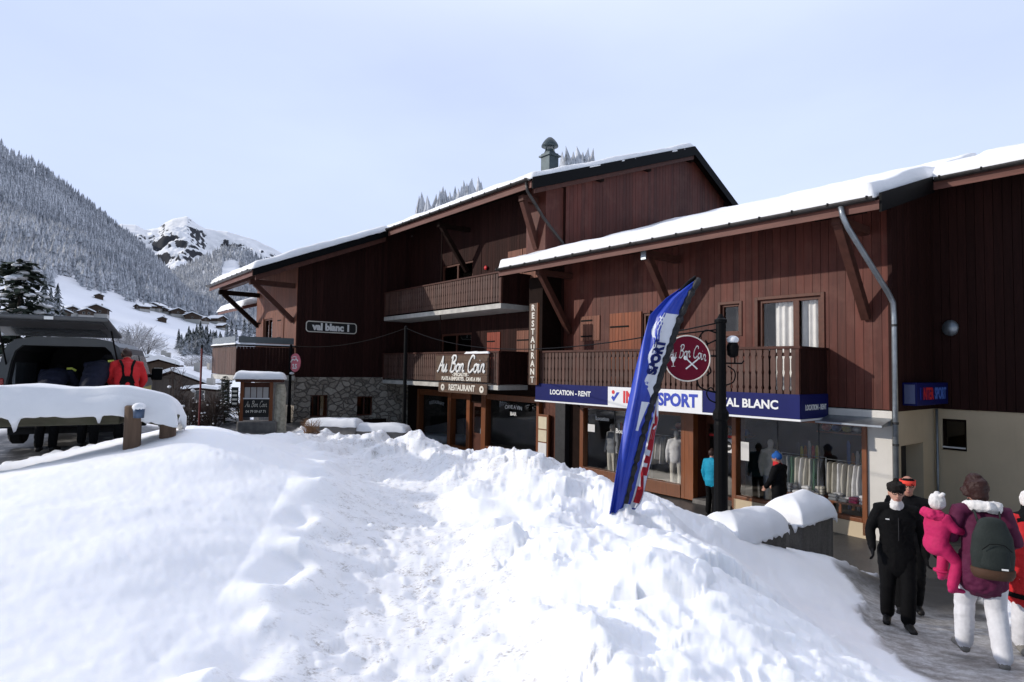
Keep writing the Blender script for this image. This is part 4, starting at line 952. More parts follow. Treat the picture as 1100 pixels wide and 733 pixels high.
mb = slab(8.4,11.5,6.2,7.15,-36,-31.3,.16); s_ = fpart(tall, 'side_roof', mb, FASC); fpart(tall, 'snow_cover', snow_pad(lambda u, v: (-36+4.7*u, 8.35+3.1*v, 6.19+.951*v+.165), 30, 20, .3, 19, .3, 1, .05, .5, .3), SNOWR, parent=s_, smooth=True)
# chimney
mb = MB().box(-18.81,-18.29,16.74,17.26,10.6,12.55); mb.box(-18.88,-18.22,16.67,17.33,12.40,12.47); c = fpart(tall, 'chimney', mb, CHIM)
mb = MB().lathe([(.24,12.55),(.24,12.62),(.20,12.63),(.20,12.72)], (-18.55,17,0), 16); [mb.tube([(-18.55+.24*math.cos(k),17+.24*math.sin(k),12.6),(-18.55+.24*math.cos(k),17+.24*math.sin(k),12.88)], .025, 6) for k in (0,PI/2,PI,PI*1.5)]; fpart(tall, 'chimney_neck', mb, CHIM, parent=c, smooth=False)
fpart(tall, 'chimney_cowl', MB().lathe([(.36,12.86),(.355,12.91),(.30,13.02),(.21,13.14),(.10,13.24),(.01,13.27)], (-18.55,17,0), 20), CHIM, parent=c, smooth=True)
# restaurant front
RB_ = lambda p, d, z: (p, 14.4-d, z)
mb = MB()
for a, b in ((-24.3,-24.15),(-21.75,-21.52),(-20.36,-20.12),(-19.34,-19.05),(-16.06,-15.92)): mb.box(a, b, 14.22, 14.5, -.1, 2.5)
mb.box(-24.15,-21.75,14.26,14.5,2.25,2.5); mb.box(-21.52,-20.36,14.26,14.5,2.2,2.5); mb.box(-19.05,-16.06,14.26,14.5,2.28,2.5); mb.box(-19.05,-16.06,14.24,14.5,.40,.47); mb.box(-21.52,-20.36,14.24,14.5,.16,.25)
fpart(tall, 'restaurant_frame', mb, ORANGE, bev=.01)
fpart(tall, 'window_apron', planks(lambda p, d, z: (p, 14.30-d, z), -19.05, -16.06, -.15, .40, w=.1, seed=61), m_wood('honey_panel_wood', (.30,.105,.028), .45, (16,16,1.2), .2, spec=.4))
fpart(tall, 'window_apron', planks(lambda p, d, z: (p, 14.30-d, z), -24.15, -20.36, -.2, .16, w=.1, seed=62), ORANGE)
fpart(tall, 'restaurant_window', MB().box(-19.05,-16.06,14.40,14.41,.47,2.28), GLASS); fpart(tall, 'restaurant_window', MB().box(-24.15,-21.75,14.40,14.41,.16,2.25), GLASS); fpart(tall, 'restaurant_window', MB().box(-21.52,-20.36,14.40,14.41,.25,2.2), GLASS)
dr = fpart(tall, 'door', MB().box(-20.12,-19.34,14.36,14.44,-.1,2.1), FRAMEB, bev=.006); fpart(tall, 'pane', MB().box(-19.98,-19.48,14.345,14.355,.9,1.95), GLASSD, parent=dr); fpart(tall, 'handle', MB().box(-19.46,-19.42,14.28,14.36,.9,1.1), ZINC, parent=dr)
fpart(tall, 'lower_wall', MB().box(-25.38,-24.32,14.34,14.6,-.3,2.72).box(-15.9,-15.0,14.37,14.6,2.45,2.72).box(-24.3,-15.95,14.30,14.6,2.51,2.72).box(-20.12,-19.34,14.30,14.5,2.11,2.5), BEAMD)
fpart(tall, 'interior_wall', MB().box(-25.3,-15.1,17.5,17.6,-.2,2.7).box(-25.3,-15.1,14.62,17.5,2.6,2.7).box(-25.3,-15.1,14.62,17.5,-.3,-.2).box(-25.36,-25.3,14.62,17.5,-.2,2.6).box(-15.1,-15.06,14.62,17.5,-.2,2.6), INTER)
# ------------------------------------------------------------------ signs
def put_text(t, s, m, p, q, size, mat, parent=None, bold=.012, d=.0, shear=0, sq=1, depth=.006, align='CENTER', space=1.0):
    mb = text_mb(s, size, bold*size, shear, depth, align, sq, space); mb.map(lambda x, y, z: m(p+x, d+depth/2+z, q+y)); return fpart(t, 'lettering', mb, mat, parent=parent, fix=False)
SG = lambda p, d, z: (p, 13.0-d, z)
sg = fthing('shop_sign', 'long navy and white sports shop sign board running below the near balcony', 'sign', -10.4, 13.0, 2.5)
pn = fpart(sg, 'navy_panel', MB().box(-14.72,-6.17,12.985,13.06,2.50,3.03), NAVY, bev=.006)
fpart(sg, 'navy_panel', MB().box(-6.235,-6.165,13.065,14.34,2.50,3.03), NAVY, bev=.006)
fpart(sg, 'white_panel', MB().box(-11.6,-8.55,12.972,12.984,2.475,3.025), SIGNW)
mb = MB(); mbox(mb, SG, -14.73, -6.15, .016, .03, 2.455, 2.499); mb.box(-6.163,-6.15,13.0,14.34,2.455,2.499); fpart(sg, 'trim_strip', mb, SIGNW)
put_text(sg, 'LOCATION - RENT', SG, -13.15, 2.775, .205, INKW, d=.016, bold=.03)
put_text(sg, 'VAL BLANC', SG, -7.35, 2.775, .27, INKW, d=.016, bold=.03)
put_text(sg, 'INTER', SG, -11.05, 2.745, .44, INKR, d=.029, bold=.04, align='LEFT', sq=.90)
put_text(sg, 'SPORT', SG, -8.68, 2.745, .44, INKB, d=.029, bold=.04, align='RIGHT', sq=.90)
ES = lambda p, d, z: (-6.165+d, p, z)
put_text(sg, 'LOCATION - RENT', ES, 13.72, 2.74, .165, INKW, d=.002, bold=.03, sq=.72)
mb = MB().lathe([(.055,0),(.055,.006)], (0,0,0), 16); mb.map(lambda x, y, z: SG(-11.40+x, .029+z, 2.88+y)); fpart(sg, 'logo_dot', mb, INKR)
mb = MB().prism([(-.17,-.02),(-.08,-.12),(.13,.14),(.03,.14),(-.07,.0),(-.12,.04)], lambda p, q, d: SG(-11.30+p, .029+d, 2.74+q), 0, .006); fpart(sg, 'logo_stroke', mb, INKB)
# lit box sign in the recess
rs = fthing('box_sign', 'shaded navy box sign with red and blue lettering in the recess beside the grey downpipe', 'sign', -4.7, 15.9, 2.8)
fpart(rs, 'sign_box', MB().box(-4.84,-4.56,14.86,16.9,2.83,3.32), NAVY, bev=.008); fpart(rs, 'end_face', MB().box(-4.80,-4.60,14.845,14.857,2.87,3.28), m_plain('pale_blue_plastic', (.12,.14,.26), .4, .1, 3, 0))
RS = lambda p, d, z: (-4.557+d, p, z)
for s, c, y in (('I', INKB, 15.05), ('NTER', INKR, 15.55), ('SPORT', m_plain('light_blue_lettering', (.10,.20,.62), .4, .05, 4, 0), 16.35)): put_text(rs, s, RS, y, 3.07, .36, c, bold=.03, sq=.72)
# val blanc board
vs = fthing('house_sign', 'dark rounded board with white lettering naming the house on the shaded side wall', 'sign', -25.37, 10.5, 5.1)
def rrect(x0, x1, z0, z1, r, n=5):
    out = []
    for cx, cz, a0 in ((x1-r,z1-r,0),(x0+r,z1-r,90),(x0+r,z0+r,180),(x1-r,z0+r,270)):
        for i in range(n+1): a = R(a0+90*i/n); out.append((cx+r*math.cos(a), cz+r*math.sin(a)))
    return out
VS = lambda p, q, d: (-25.37+d, p, q)
fpart(vs, 'board', MB().prism(rrect(9.36,11.66,4.92,5.40,.14), VS, 0, .03), BLACKS)
o_ = rrect(9.36,11.66,4.92,5.40,.14); i_ = rrect(9.40,11.62,4.96,5.36,.11); k = len(o_); mb = MB()
mb.add([VS(p, q, .031) for p, q in o_]+[VS(p, q, .031) for p, q in i_]+[VS(p, q, .038) for p, q in o_]+[VS(p, q, .038) for p, q in i_], [f for j in range(k) for f in ((j,(j+1)%k,k+(j+1)%k,k+j),(2*k+j,3*k+j,3*k+(j+1)%k,2*k+(j+1)%k),(j,2*k+j,2*k+(j+1)%k,(j+1)%k),(k+j,k+(j+1)%k,3*k+(j+1)%k,3*k+j))]); fpart(vs, 'border', mb, INKC)
put_text(vs, 'val blanc 1', lambda p, d, z: (-25.337+d, p, z), 10.51, 5.15, .41, INKW, bold=.055, sq=.98)
# restaurant boards on the lower balcony
RSN = lambda p, d, z: (p, 12.9-d, z)
ab = fthing('restaurant_sign', 'brown plank sign with white script lettering hung on the lower balcony rail', 'sign', -18.9, 12.9, 2.95)
mb = planks(lambda p, d, z: (z, 12.93-d, p), 2.99, 3.97, -20.6, -17.12, w=.25, seed=71, th=.04); fpart(ab, 'board', mb, BROWNS)
mb = MB(); mbox(mb, RSN, -20.63, -17.09, -.035, .03, 3.975, 4.02); fpart(ab, 'frame', mb, BEAMW)
sc = script_mb('Au Bon Coin', .80, .075); k = 3.15/sc.width; sc.map(lambda x, y, z: RSN(-18.86+x*k, .025+z*.35+.012, 3.59+y*.74)); fpart(ab, 'lettering', sc, INKW, smooth=True)
put_text(ab, '- SPECIALITES -', RSN, -18.86, 3.235, .17, INKC, d=.02, bold=.05); put_text(ab, 'PLATS A EMPORTER . CAVE A VIN', RSN, -18.86, 3.075, .185, INKC, d=.02, bold=.05, sq=.93)
fpart(ab, 'snow_cap', snow_pad(lambda u, v: (-18.6+1.5*u, 12.86+.09*v, 4.022), 20, 3, .08, 3, .3, 3, .01, .5, .04), SNOWR, smooth=True)
r2 = fthing('restaurant_board', 'narrow brown board reading restaurant between two round emblems under the script sign', 'sign', -18.8, 12.9, 2.55)
fpart(r2, 'board', MB().box(-20.4,-17.2,12.89,12.93,2.54,2.92), BROWNS, bev=.006); put_text(r2, 'RESTAURANT', RSN, -18.8, 2.735, .31, INKC, d=.012, bold=.04, sq=.90)
for a in (-20.08,-17.52):
    mb = MB().lathe([(.13,0),(.13,.008)], (0,0,0), 20); mb.map(lambda x, y, z: RSN(a+x, .012+z, 2.73+y)); e = fpart(r2, 'emblem', mb, INKC)
    mb = MB().lathe([(.045,0),(.045,.006)], (0,0,0), 10); mb.map(lambda x, y, z: RSN(a+x+.01, .021+z, 2.74+y)); fpart(r2, 'emblem_mark', mb, BROWNS, parent=e)
vsn = fthing('vertical_sign', 'tall narrow board with stacked letters fixed at the balcony corner', 'sign', -14.75, 12.9, 3.0)
fpart(vsn, 'board', MB().box(-14.93,-14.56,12.87,12.93,2.98,5.62), BROWNS, bev=.006); fpart(vsn, 'edge', MB().box(-14.555,-14.52,12.86,12.94,2.98,5.62), ORANGE)
for i, ch in enumerate('RESTAURANT'): put_text(vsn, ch, RSN, -14.745, 5.47-i*.259, .27, INKC, d=.032, bold=.03)
# writing and stickers on the panes
gl = lambda p, d, z: (p, 14.395-d, z)
def pane_text(s, p, z, size, label, mat=INKW, arc=0, sq=1.0):
    mb = text_mb(s, size, .02*size, 0, .002, 'CENTER', sq); mb.map(lambda x, y, zz: gl(p+x, zz, z+y-arc*x*x)); return fsingle('window_lettering', label, 'lettering', mb, mat, p, 14.39, z)
pane_text('CAVE A VIN', -17.55, 2.05, .19, 'white words arched over the bar window of the restaurant', arc=.12); pane_text('BAR', -17.55, 1.80, .20, 'short white word below the arched words on the bar window')
pane_text('RESTAURANT', -22.9, 1.95, .20, 'dim grey arched word on the leftmost restaurant pane', m_plain('grey_lettering', (.30,.30,.30), .6, .05, 5, 0), arc=.18)
pane_text('Location', -13.1, 1.95, .17, 'small white word high on the left shop window', sq=.95); pane_text('Boutique', -12.2, 1.62, .20, 'larger white word lower on the left shop window', sq=.95)
def flat(name, label, cat, mat, a0, a1, z0, z1, b=14.39, mark=None):
    t = fthing(name, label, cat, (a0+a1)/2, b, z0); fpart(t, 'sheet', MB().box(a0,a1,b-.004,b,z0,z1), mat)
    return t
t = flat('sticker', 'white square sticker with a round black mark on the shop door', 'sticker', SIGNW, -9.22, -8.86, 1.32, 1.68, 14.92)
mb = MB().lathe([(.13,0),(.13,.003)], (0,0,0), 18); mb.map(lambda x, y, z: (-9.04+x, 14.914-z, 1.50+y)); e = fpart(t, 'mark', mb, BLACKS); fpart(t, 'bar', MB().box(-9.13,-8.95,14.905,14.9105,1.475,1.525), SIGNW)
flat('sticker', 'narrow red strip across the glass of the shop door', 'sticker', INKR, -9.6, -8.9, 1.72, 1.78, 14.92)
flat('notice', 'white paper notice on the pane right of the shop door', 'notice', PAPERW, -8.36, -8.14, 1.25, 1.72, 14.405)
flat('notice', 'small pale card in the upper left of the left shop window', 'notice', PAPERW, -13.72, -13.42, 1.50, 1.74, 14.40)
mc = fthing('menu_board', 'wooden menu case with two cream sheets and one white sheet beside the bar window', 'menu', -15.7, 14.25, .5)
fpart(mc, 'case', MB().box(-15.98,-15.40,14.20,14.30,.42,1.92), ORANGE, bev=.008)
for z0, z1, mt in ((1.42,1.84,PAPER),(.98,1.38,PAPER),(.50,.94,PAPERW)): fpart(mc, 'sheet', MB().box(-15.90,-15.48,14.188,14.196,z0,z1), mt)

# ------------------------------------------------------------------ lamp post with the hanging round sign, poles and the string of cable
LX, LY = 2.97, 8.6; LZ0 = 1.0
lp = thing('lamp_post', 'black cast iron post with scroll bracket standing in the snow before the shop', 'lamp post', (LX, LY, LZ0))
part(lp, 'post', MB().lathe([(.095,-.6),(.095,1.75),(.085,1.8),(.11,1.84),(.11,1.92),(.075,1.98),(.07,3.18),(.085,3.2),(.085,3.24),(.05,3.26),(.02,3.32)], (0,0,0), 14), BLACKM, smooth=False, bev=0)
def spiral(c, r, turns, n, s=1, ph=0): return [(c[0]+s*r*(1-.8*i/n)*math.cos(ph+turns*2*PI*i/n), 0, c[1]+r*(1-.8*i/n)*math.sin(ph+turns*2*PI*i/n)) for i in range(n+1)]
def catp(p): return [(a, 0, b) for a, b in catmull(p, 8)]
bk = MB(); bk.tube([(0,0,2.72),(-.78,0,2.72)], .014, 6); bk.tube(catp([(-.06,2.2),(-.30,2.28),(-.33,2.5),(-.2,2.6),(-.14,2.5),(-.2,2.44)]), .012, 6); bk.tube(catp([(-.06,3.05),(-.22,3.08),(-.32,2.94),(-.26,2.83),(-.19,2.88),(-.22,2.94)]), .012, 6)
bk.tube(catp([(-.06,2.95),(-.4,2.80),(-.78,2.73)]), .011, 6); bk.tube([(-.03,0,3.1),(-.62,0,3.02)], .010, 6); bk.tube(catp([(-.05,2.05),(-.16,2.1),(-.2,2.2),(-.14,2.27),(-.08,2.2)]), .010, 6)
bk.tube([(-.28,0,2.72),(-.28,0,2.64)], .006, 5); bk.tube([(-.68,0,2.72),(-.68,0,2.64)], .006, 5); part(lp, 'scroll_bracket', bk, BLACKM)
bk = MB(); bk.tube([(.05,0,2.62),(.30,0,2.62),(.33,0,2.66)], .012, 6); bk.tube(catp([(.05,2.3),(.18,2.36),(.2,2.5),(.1,2.58)]), .010, 6); bk.tube([(.2,0,2.62),(.2,0,2.72)], .012, 6)
ar = part(lp, 'lamp_arm', bk, BLACKM); part(lp, 'lamp', MB().lathe([(.03,2.70),(.075,2.74),(.085,2.86),(.06,2.92),(.02,2.94)], (.17,0,0), 12), BLACKM, smooth=True, parent=None) if False else part(lp, 'lamp', MB().lathe([(.03,2.70),(.075,2.74),(.085,2.86),(.06,2.92),(.02,2.94)], (.17,0,0), 12), BLACKM, smooth=True)
part(lp, 'snow_cap', MB().ball((.17,0,2.955), .085, 12, (1,1,.7)), SNOWR, smooth=True)
sx, sy, sz = 2.49, 8.6, 3.68-.34
rd = thing('hanging_sign', 'round maroon sign with white script and crossed cutlery on the lamp post bracket', 'sign', (sx, sy, sz), 0)
mb = MB().lathe([(.325,-.015),(.33,0),(.325,.015)], (0,0,.34), 40, axis='y'); part(rd, 'disc', mb, MARO)
mb = MB(); n = 40; mb.tube([(.322*math.cos(2*PI*i/n), -.018, .34+.322*math.sin(2*PI*i/n)) for i in range(n+1)], .009, 6, cap=False); part(rd, 'rim', mb, INKC)
sc = script_mb('Au Bon Coin', .19, .05); k = .54/sc.width; sc.map(lambda x, y, z: (x*k, -.019-abs(z)*.3, .43+y*.9-.75*(x*k)**2)); part(rd, 'lettering', sc, INKW, smooth=True)
mb = MB(); mb.beam((-.02,-.019,.19),(.15,-.019,.33),.018,.006,up=(0,1,0)); mb.beam((.14,-.023,.19),(-.01,-.023,.33),.018,.006,up=(0,1,0)); mb.ball((-.025,-.021,.345), .03, 10, (1,.15,1)); [mb.beam((.14+q,-.019,.325+q*.2),(.165+q,-.019,.365-q*.4),.008,.006,up=(0,1,0)) for q in (0,.018)]; part(rd, 'cutlery', mb, INKW)
mb = MB().lathe([(.004,0),(.03,.045),(.034,.08),(.028,.09)], (-.2,-.021,.27), 12, sy=.12); mb.beam((-.2,-.021,.225),(-.2,-.021,.27),.008,.006); mb.beam((-.225,-.021,.225),(-.175,-.021,.225),.008,.006); part(rd, 'wine_glass', mb, INKW)
part(rd, 'hanger', MB().tube([(-.2,0,.60),(-.2,0,.685)], .006, 5).tube([(.2,0,.60),(.2,0,.685)], .006, 5), BLACKM)

P1 = W(-18.8, 10.5); P2 = W(-24.85, 8.6)
single('pole', 'slim black pole carrying the festoon cable in front of the restaurant', 'pole', MB().lathe([(.085,-.8),(.085,1.5),(.07,1.55),(.062,4.9),(.02,4.95)], (0,0,0), 12), BLACKM, (P1.x, P1.y, 0), smooth=False)
sp = thing('sign_pole', 'black pole at the corner of the left balcony carrying an oval pink sign', 'pole', (P2.x, P2.y, .9)); part(sp, 'pole', MB().lathe([(.08,-.8),(.08,.9),(.06,.95),(.055,3.4),(.02,3.45)], (0,0,0), 12), BLACKM)
mb = MB().lathe([(.37,-.02),(.38,0),(.37,.02)], (0,0,0), 32, axis='y'); pd = part(sp, 'sign_disc', mb, PINK); pd.location = (.26,-.2,2.70); pd.rotation_euler = (0,0,R(-38))
mb = MB(); mb.tube([(-.26,-.024,.02),(-.14,-.024,.14),(0,-.024,.10),(.1,-.024,.16),(.24,-.024,.06)], .028, 6); mb.tube([(-.2,-.024,.2),(-.05,-.024,.25),(.14,-.024,.22)], .018, 6); part(pd, 'white_marks', mb, INKW)
mb = text_mb('2.5', .26, .01, 0, .006); mb.map(lambda x, y, z: (x, -.024-z, y-.16)); part(pd, 'lettering', mb, INKW, fix=False)
mb = MB().ball((.1,-.1,2.27), .10, 10, (1,1,.5)); part(sp, 'snow_cap', mb, SNOWR, smooth=True)
def cable(p, q, sag, n=22): return [(p[0]+(q[0]-p[0])*i/n, p[1]+(q[1]-p[1])*i/n, p[2]+(q[2]-p[2])*i/n-sag*4*(i/n)*(1-i/n)) for i in range(n+1)]
mb = MB(); e1 = (P2.x,P2.y,4.3); e2 = (P1.x,P1.y,4.86); e3 = (LX,LY,4.2); mb.tube(cable(e1,e2,.28)+cable(e2,e3,.55)[1:], .011, 5)
single('festoon_cable', 'thin dark cable sagging between the black poles across the restaurant front', 'cable', mb, BLACKM, smooth=True)
rp_ = thing('snow_pole', 'thin red snow stake standing right of the van mirror', 'pole', dpt(217, 452, 22)); part(rp_, 'stake', MB().tube([(0,0,-1.2),(0,0,2.62)], .035, 8), m_plain('red_painted_stake', (.16,.018,.018), .5, .15, 6, .05)); part(rp_, 'tip', MB().tube([(0,0,2.62),(0,0,2.75)], .04, 8), BLACKM)

# ------------------------------------------------------------------ feather banner
FLB = Vector((1.36, 7.6, 1.62)); FLT = Vector((2.29, 7.6, 4.70))
fl = thing('feather_banner', 'leaning blue feather banner on a black pole stuck in the snow bank', 'banner', FLB)
def polepos(v):
    p = FLB.lerp(FLT, v)-FLB; p = p+Vector((-.13,0,.05))*math.sin(PI*v)*.35+Vector((.05,0,-.04))*(max(0,v-.8)/.2)**2; return p
BLUE = NT('blue_banner_cloth'); f_ = BLUE.noise(3); BLUE.bsdf(BLUE.ramp(f_, [(.3,(.012,.035,.34)),(.7,(.02,.06,.46))]), .42, 0, BLUE.bump(BLUE.noise(22), .15, .01), .5); BLUE = BLUE.m
WHT = m_plain('white_banner_print', (.70,.72,.78), .5, .06, 4, 0); RPR = m_plain('red_banner_print', (.62,.03,.05), .5, .06, 4, 0); BPR = m_plain('dark_blue_banner_print', (.012,.025,.20), .5, .06, 4, 0)
def width(v): return np.interp(v, [0,.05,.25,.5,.72,.82,.9,.96,1], [.17,.18,.24,.30,.36,.385,.27,.13,.02])
def sheet(u, v, off=0):
    """left half of the cloth: u 0 at the pole, 1 at the free edge"""
    p = polepos(v); w_ = float(width(v))*u; fold = .05*math.sin(u*7+v*5)*(1-v*.5)+.03*math.sin(u*15-v*9)
    return (p.x-w_*.985-off*0, p.y-.035-fold*u-.10*math.sin(u*2.6)*(1-v)-off, p.z+w_*.10)
mb = MB(); nu, nv = 26, 90
mb.add([sheet(i/nu, j/nv) for j in range(nv+1) for i in range(nu+1)], [(j*(nu+1)+i, j*(nu+1)+i+1, (j+1)*(nu+1)+i+1, (j+1)*(nu+1)+i) for j in range(nv) for i in range(nu)])
ck = part(fl, 'cloth', mb, BLUE, smooth=True, fix=False); sl_ = ck.modifiers.new('thick', 'SOLIDIFY'); sl_.thickness = .004
def patch(poly_u0, poly_u1, v0, v1, mat, off, name, n=26):
    mb = MB(); k = 8; mb.add([sheet(poly_u0(v)+(poly_u1(v)-poly_u0(v))*i/k, v, off) for v in np.linspace(v0, v1, n) for i in range(k+1)], [(j*(k+1)+i, j*(k+1)+i+1, (j+1)*(k+1)+i+1, (j+1)*(k+1)+i) for j in range(n-1) for i in range(k)]); return part(fl, name, mb, mat, smooth=True, fix=False)
patch(lambda v: .06, lambda v: float(np.interp(v,[.48,.56,.80,.83],[.12,.55,.78,.70]))+.06*math.sin(v*60), .47, .835, WHT, .006, 'white_print')
patch(lambda v: float(np.interp(v,[.38,.5],[.30,.10])), lambda v: float(np.interp(v,[.38,.5],[.42,.5])), .36, .475, WHT, .006, 'white_print')
tx = text_mb('SPORT', .40, .03, 0, .002, 'CENTER', 1.0); tx.map(lambda x, y, z: sheet(.38+y*1.25, .655-(-x)*.115, .011)); part(fl, 'lettering', tx, BPR, fix=False)
# the right half is folded back round the pole, showing red on white near the ground
def rsheet(u, v, off=0):
    p = polepos(v); w_ = float(np.interp(v,[0,.08,.2,.42,.52],[.10,.17,.17,.10,.02]))*u; return (p.x+.03+w_, p.y+.02+.07*math.sin(u*3+v*6)*u-off, p.z-.02*u+.03*math.sin(v*40)*u)
mb = MB(); nu, nv = 10, 50; mb.add([rsheet(i/nu, .52*j/nv) for j in range(nv+1) for i in range(nu+1)], [(j*(nu+1)+i, j*(nu+1)+i+1, (j+1)*(nu+1)+i+1, (j+1)*(nu+1)+i) for j in range(nv) for i in range(nu)]); part(fl, 'folded_cloth', mb, BLUE, smooth=True, fix=False)
mb = MB(); vs_ = np.linspace(.05,.50,40); mb.add([rsheet(.42+.56*i/6, v, .006) for v in vs_ for i in range(7)], [(j*7+i, j*7+i+1, (j+1)*7+i+1, (j+1)*7+i) for j in range(39) for i in range(6)]); part(fl, 'white_print', mb, WHT, smooth=True, fix=False)
tx = text_mb('INTER', .36, .03, 0, .002, 'CENTER', 1.15); tx.map(lambda x, y, z: rsheet(.72+y*1.3, .26-(-x)*.32, .012)); part(fl, 'lettering', tx, RPR, fix=False)
slv = MB(); pv = [polepos(i/60)+Vector((0,-.035+.012*math.sin(i*1.9),0)) for i in range(61)]; slv.tube(pv, [.042+.010*math.sin(i*2.6) for i in range(61)], 9); part(fl, 'pole_sleeve', slv, m_plain('black_sleeve_cloth', (.012,.012,.014), .55, .3, 20, .4), smooth=False)
part(fl, 'pole_tip', MB().tube([polepos(.955)+Vector((0,-.03,0)), polepos(.985)+Vector((-.02,-.03,.015)), polepos(1)+Vector((-.045,-.03,.02)), polepos(.985)+Vector((-.10,-.03,0)), polepos(.95)+Vector((-.17,-.03,-.03))], [.03,.028,.025,.022,.016], 8), BLACKM, smooth=True)
part(fl, 'pole', MB().tube([(-.12,0,-.45),(0,-.03,0),tuple(polepos(.12))], .016, 8), BLACKM)

# ------------------------------------------------------------------ planters
PLW = NT('weathered_planter_concrete'); f_ = PLW.noise(1, vec_scale=(7,7,.7), detail=6); g_ = PLW.noise(35, detail=4)
PLW.bsdf(PLW.mix(.35, PLW.ramp(f_, [(.3,(.045,.04,.036)),(.7,(.13,.12,.108))]), PLW.ramp(g_, [(.3,(.05,.045,.04)),(.7,(.16,.15,.135))])), .9, 0, PLW.bump(g_, .6, .01), .2); PLW = PLW.m
for b0, b1, lb in ((7.45,8.76,'concrete planter nearest the lamp post heaped with rounded snow'),(9.22,10.3,'second concrete planter further right heaped with snow')):
    t = fthing('planter', lb, 'planter', -4.66, (b0+b1)/2, .3, 'planters beside the pavement')
    mb = MB().box(-4.98,-4.36,b0,b1,-.2,1.28); fpart(t, 'tub', mb, PLW, bev=.03)
    fpart(t, 'snow_cover', snow_pad(lambda u, v: (-5.02+.70*u, b0-.04+(b1-b0+.06)*v, 1.27), 26, 50, .29, 7 if b0 < 8 else 8, .36, 1.6, .05, .5, .40, .05, .14), SNOW, smooth=True)
# low planter walls under the stone base
for px, py, wd, lb in ((397,463,2.6,'long low planter box with a snow cap left of the restaurant'),(362,458,1.6,'short snow heaped planter at the foot of the stone wall')):
    x, y, z = dpt(px, py, 19.5); t = thing('planter', lb, 'planter', (x, y, 1.0), R(-6), 'low planters by the stone wall')
    part(t, 'tub', MB().box(-wd/2,wd/2,-.3,.3,-.5,z-.95), CONCD, bev=.02); part(t, 'snow_cover', snow_pad(lambda u, v: (-wd/2-.06+(wd+.12)*u, -.36+.72*v, z-.96), 36, 12, .22, 12, .35, 1.4, .04, .5, .25), SNOW, smooth=True)
x, y, z = dpt(338, 470, 17)
mb = MB(); [mb.tube([(rnd.uniform(-.12,.12),rnd.uniform(-.1,.1),-.3),(rnd.uniform(-.2,.2),rnd.uniform(-.2,.2),.15),(rnd.uniform(-.35,.25),rnd.uniform(-.3,.3),rnd.uniform(.3,.55))], [.008,.006,.002], 4) for i in range(110)]
single('dry_grass_tuft', 'dry brown grass tuft poking from the snow beside the path', 'grass', mb, m_plain('dry_grass', (.20,.105,.05), .8, .3, 9, 0), (x, y, z))

# ------------------------------------------------------------------ guard rail under deep snow
LOG = m_wood('mossy_grey_rail_wood', (.085,.078,.052), .9, (2,10,10), .1, weather=(.06,.075,.03))
gr = thing('guard_rail', 'mossy timber guard rail buried under a thick roll of snow in front of the van', 'fence', (-6, 8.4, 2.2))
ga, gb_, gc = Vector((-9.6,7.55,2.75)), Vector((-5.5,8.65,2.83)), Vector((-4.85,8.88,2.66))
o_ = Vector((-6,8.4,2.2)); dz_ = Vector((0,0,-.07)); bm_ = MB().beam(ga-o_+dz_, gb_-o_+dz_, .34, .24); part(gr, 'rail', bm_, LOG, bev=.02); part(gr, 'rail', MB().beam(gb_-o_+Vector((.05,0,-.02)), gc-o_, .30, .20), LOG, bev=.02)
def railsnow(u, v):
    s = u*4.95; d1 = (gb_-ga).length
    if s < d1-.05: p = ga.lerp(gb_, s/d1); d = gb_-ga
    else: p = gb_.lerp(gc, (s-d1+.05)/((gc-gb_).length)*1.0); d = (gb_-ga)*.5+(gc-gb_)*2
    n_ = Vector((-d.y, d.x, 0)).normalized(); q = p-o_+n_*(v-.5)*.62; return (q.x, q.y, q.z+.078-.10*abs(v-.5)*2*(1 if abs(v-.5) > .3 else 0))
part(gr, 'snow_roll', snow_pad(railsnow, 170, 22, .28, 23, .25, 1.3, .06, .5, .24, .02, .15), SNOW, smooth=True)
for k_, (px, Y_, h_) in enumerate(((152,8.55,.52),(189,8.85,.30))):
    x, y, z = dpt(px, 476 if k_ == 0 else 466, Y_); part(gr, 'post', MB().lathe([(.11,-.8),(.105,h_),(.09,h_+.02)], (x-o_.x, y-o_.y-.12, z-o_.z), 12), m_wood('brown_post_wood', (.13,.085,.058), .85, (10,10,1.5), .1), smooth=False)
x, y, z = dpt(157, 452, 8.4); t = thing('tin_can', 'small blue metal can filled with snow on the rail post', 'can', (x, y-.1, z+.05)); part(t, 'can', MB().lathe([(.065,0),(.075,.16),(.07,.16),(.06,.14)], (0,0,0), 14), m_plain('blue_grey_tin', (.06,.09,.15), .4, .3, 9, .1, .4), smooth=True); part(t, 'snow_fill', MB().ball((0,0,.15), .085, 10, (1,1,.7)), SNOW, smooth=True)
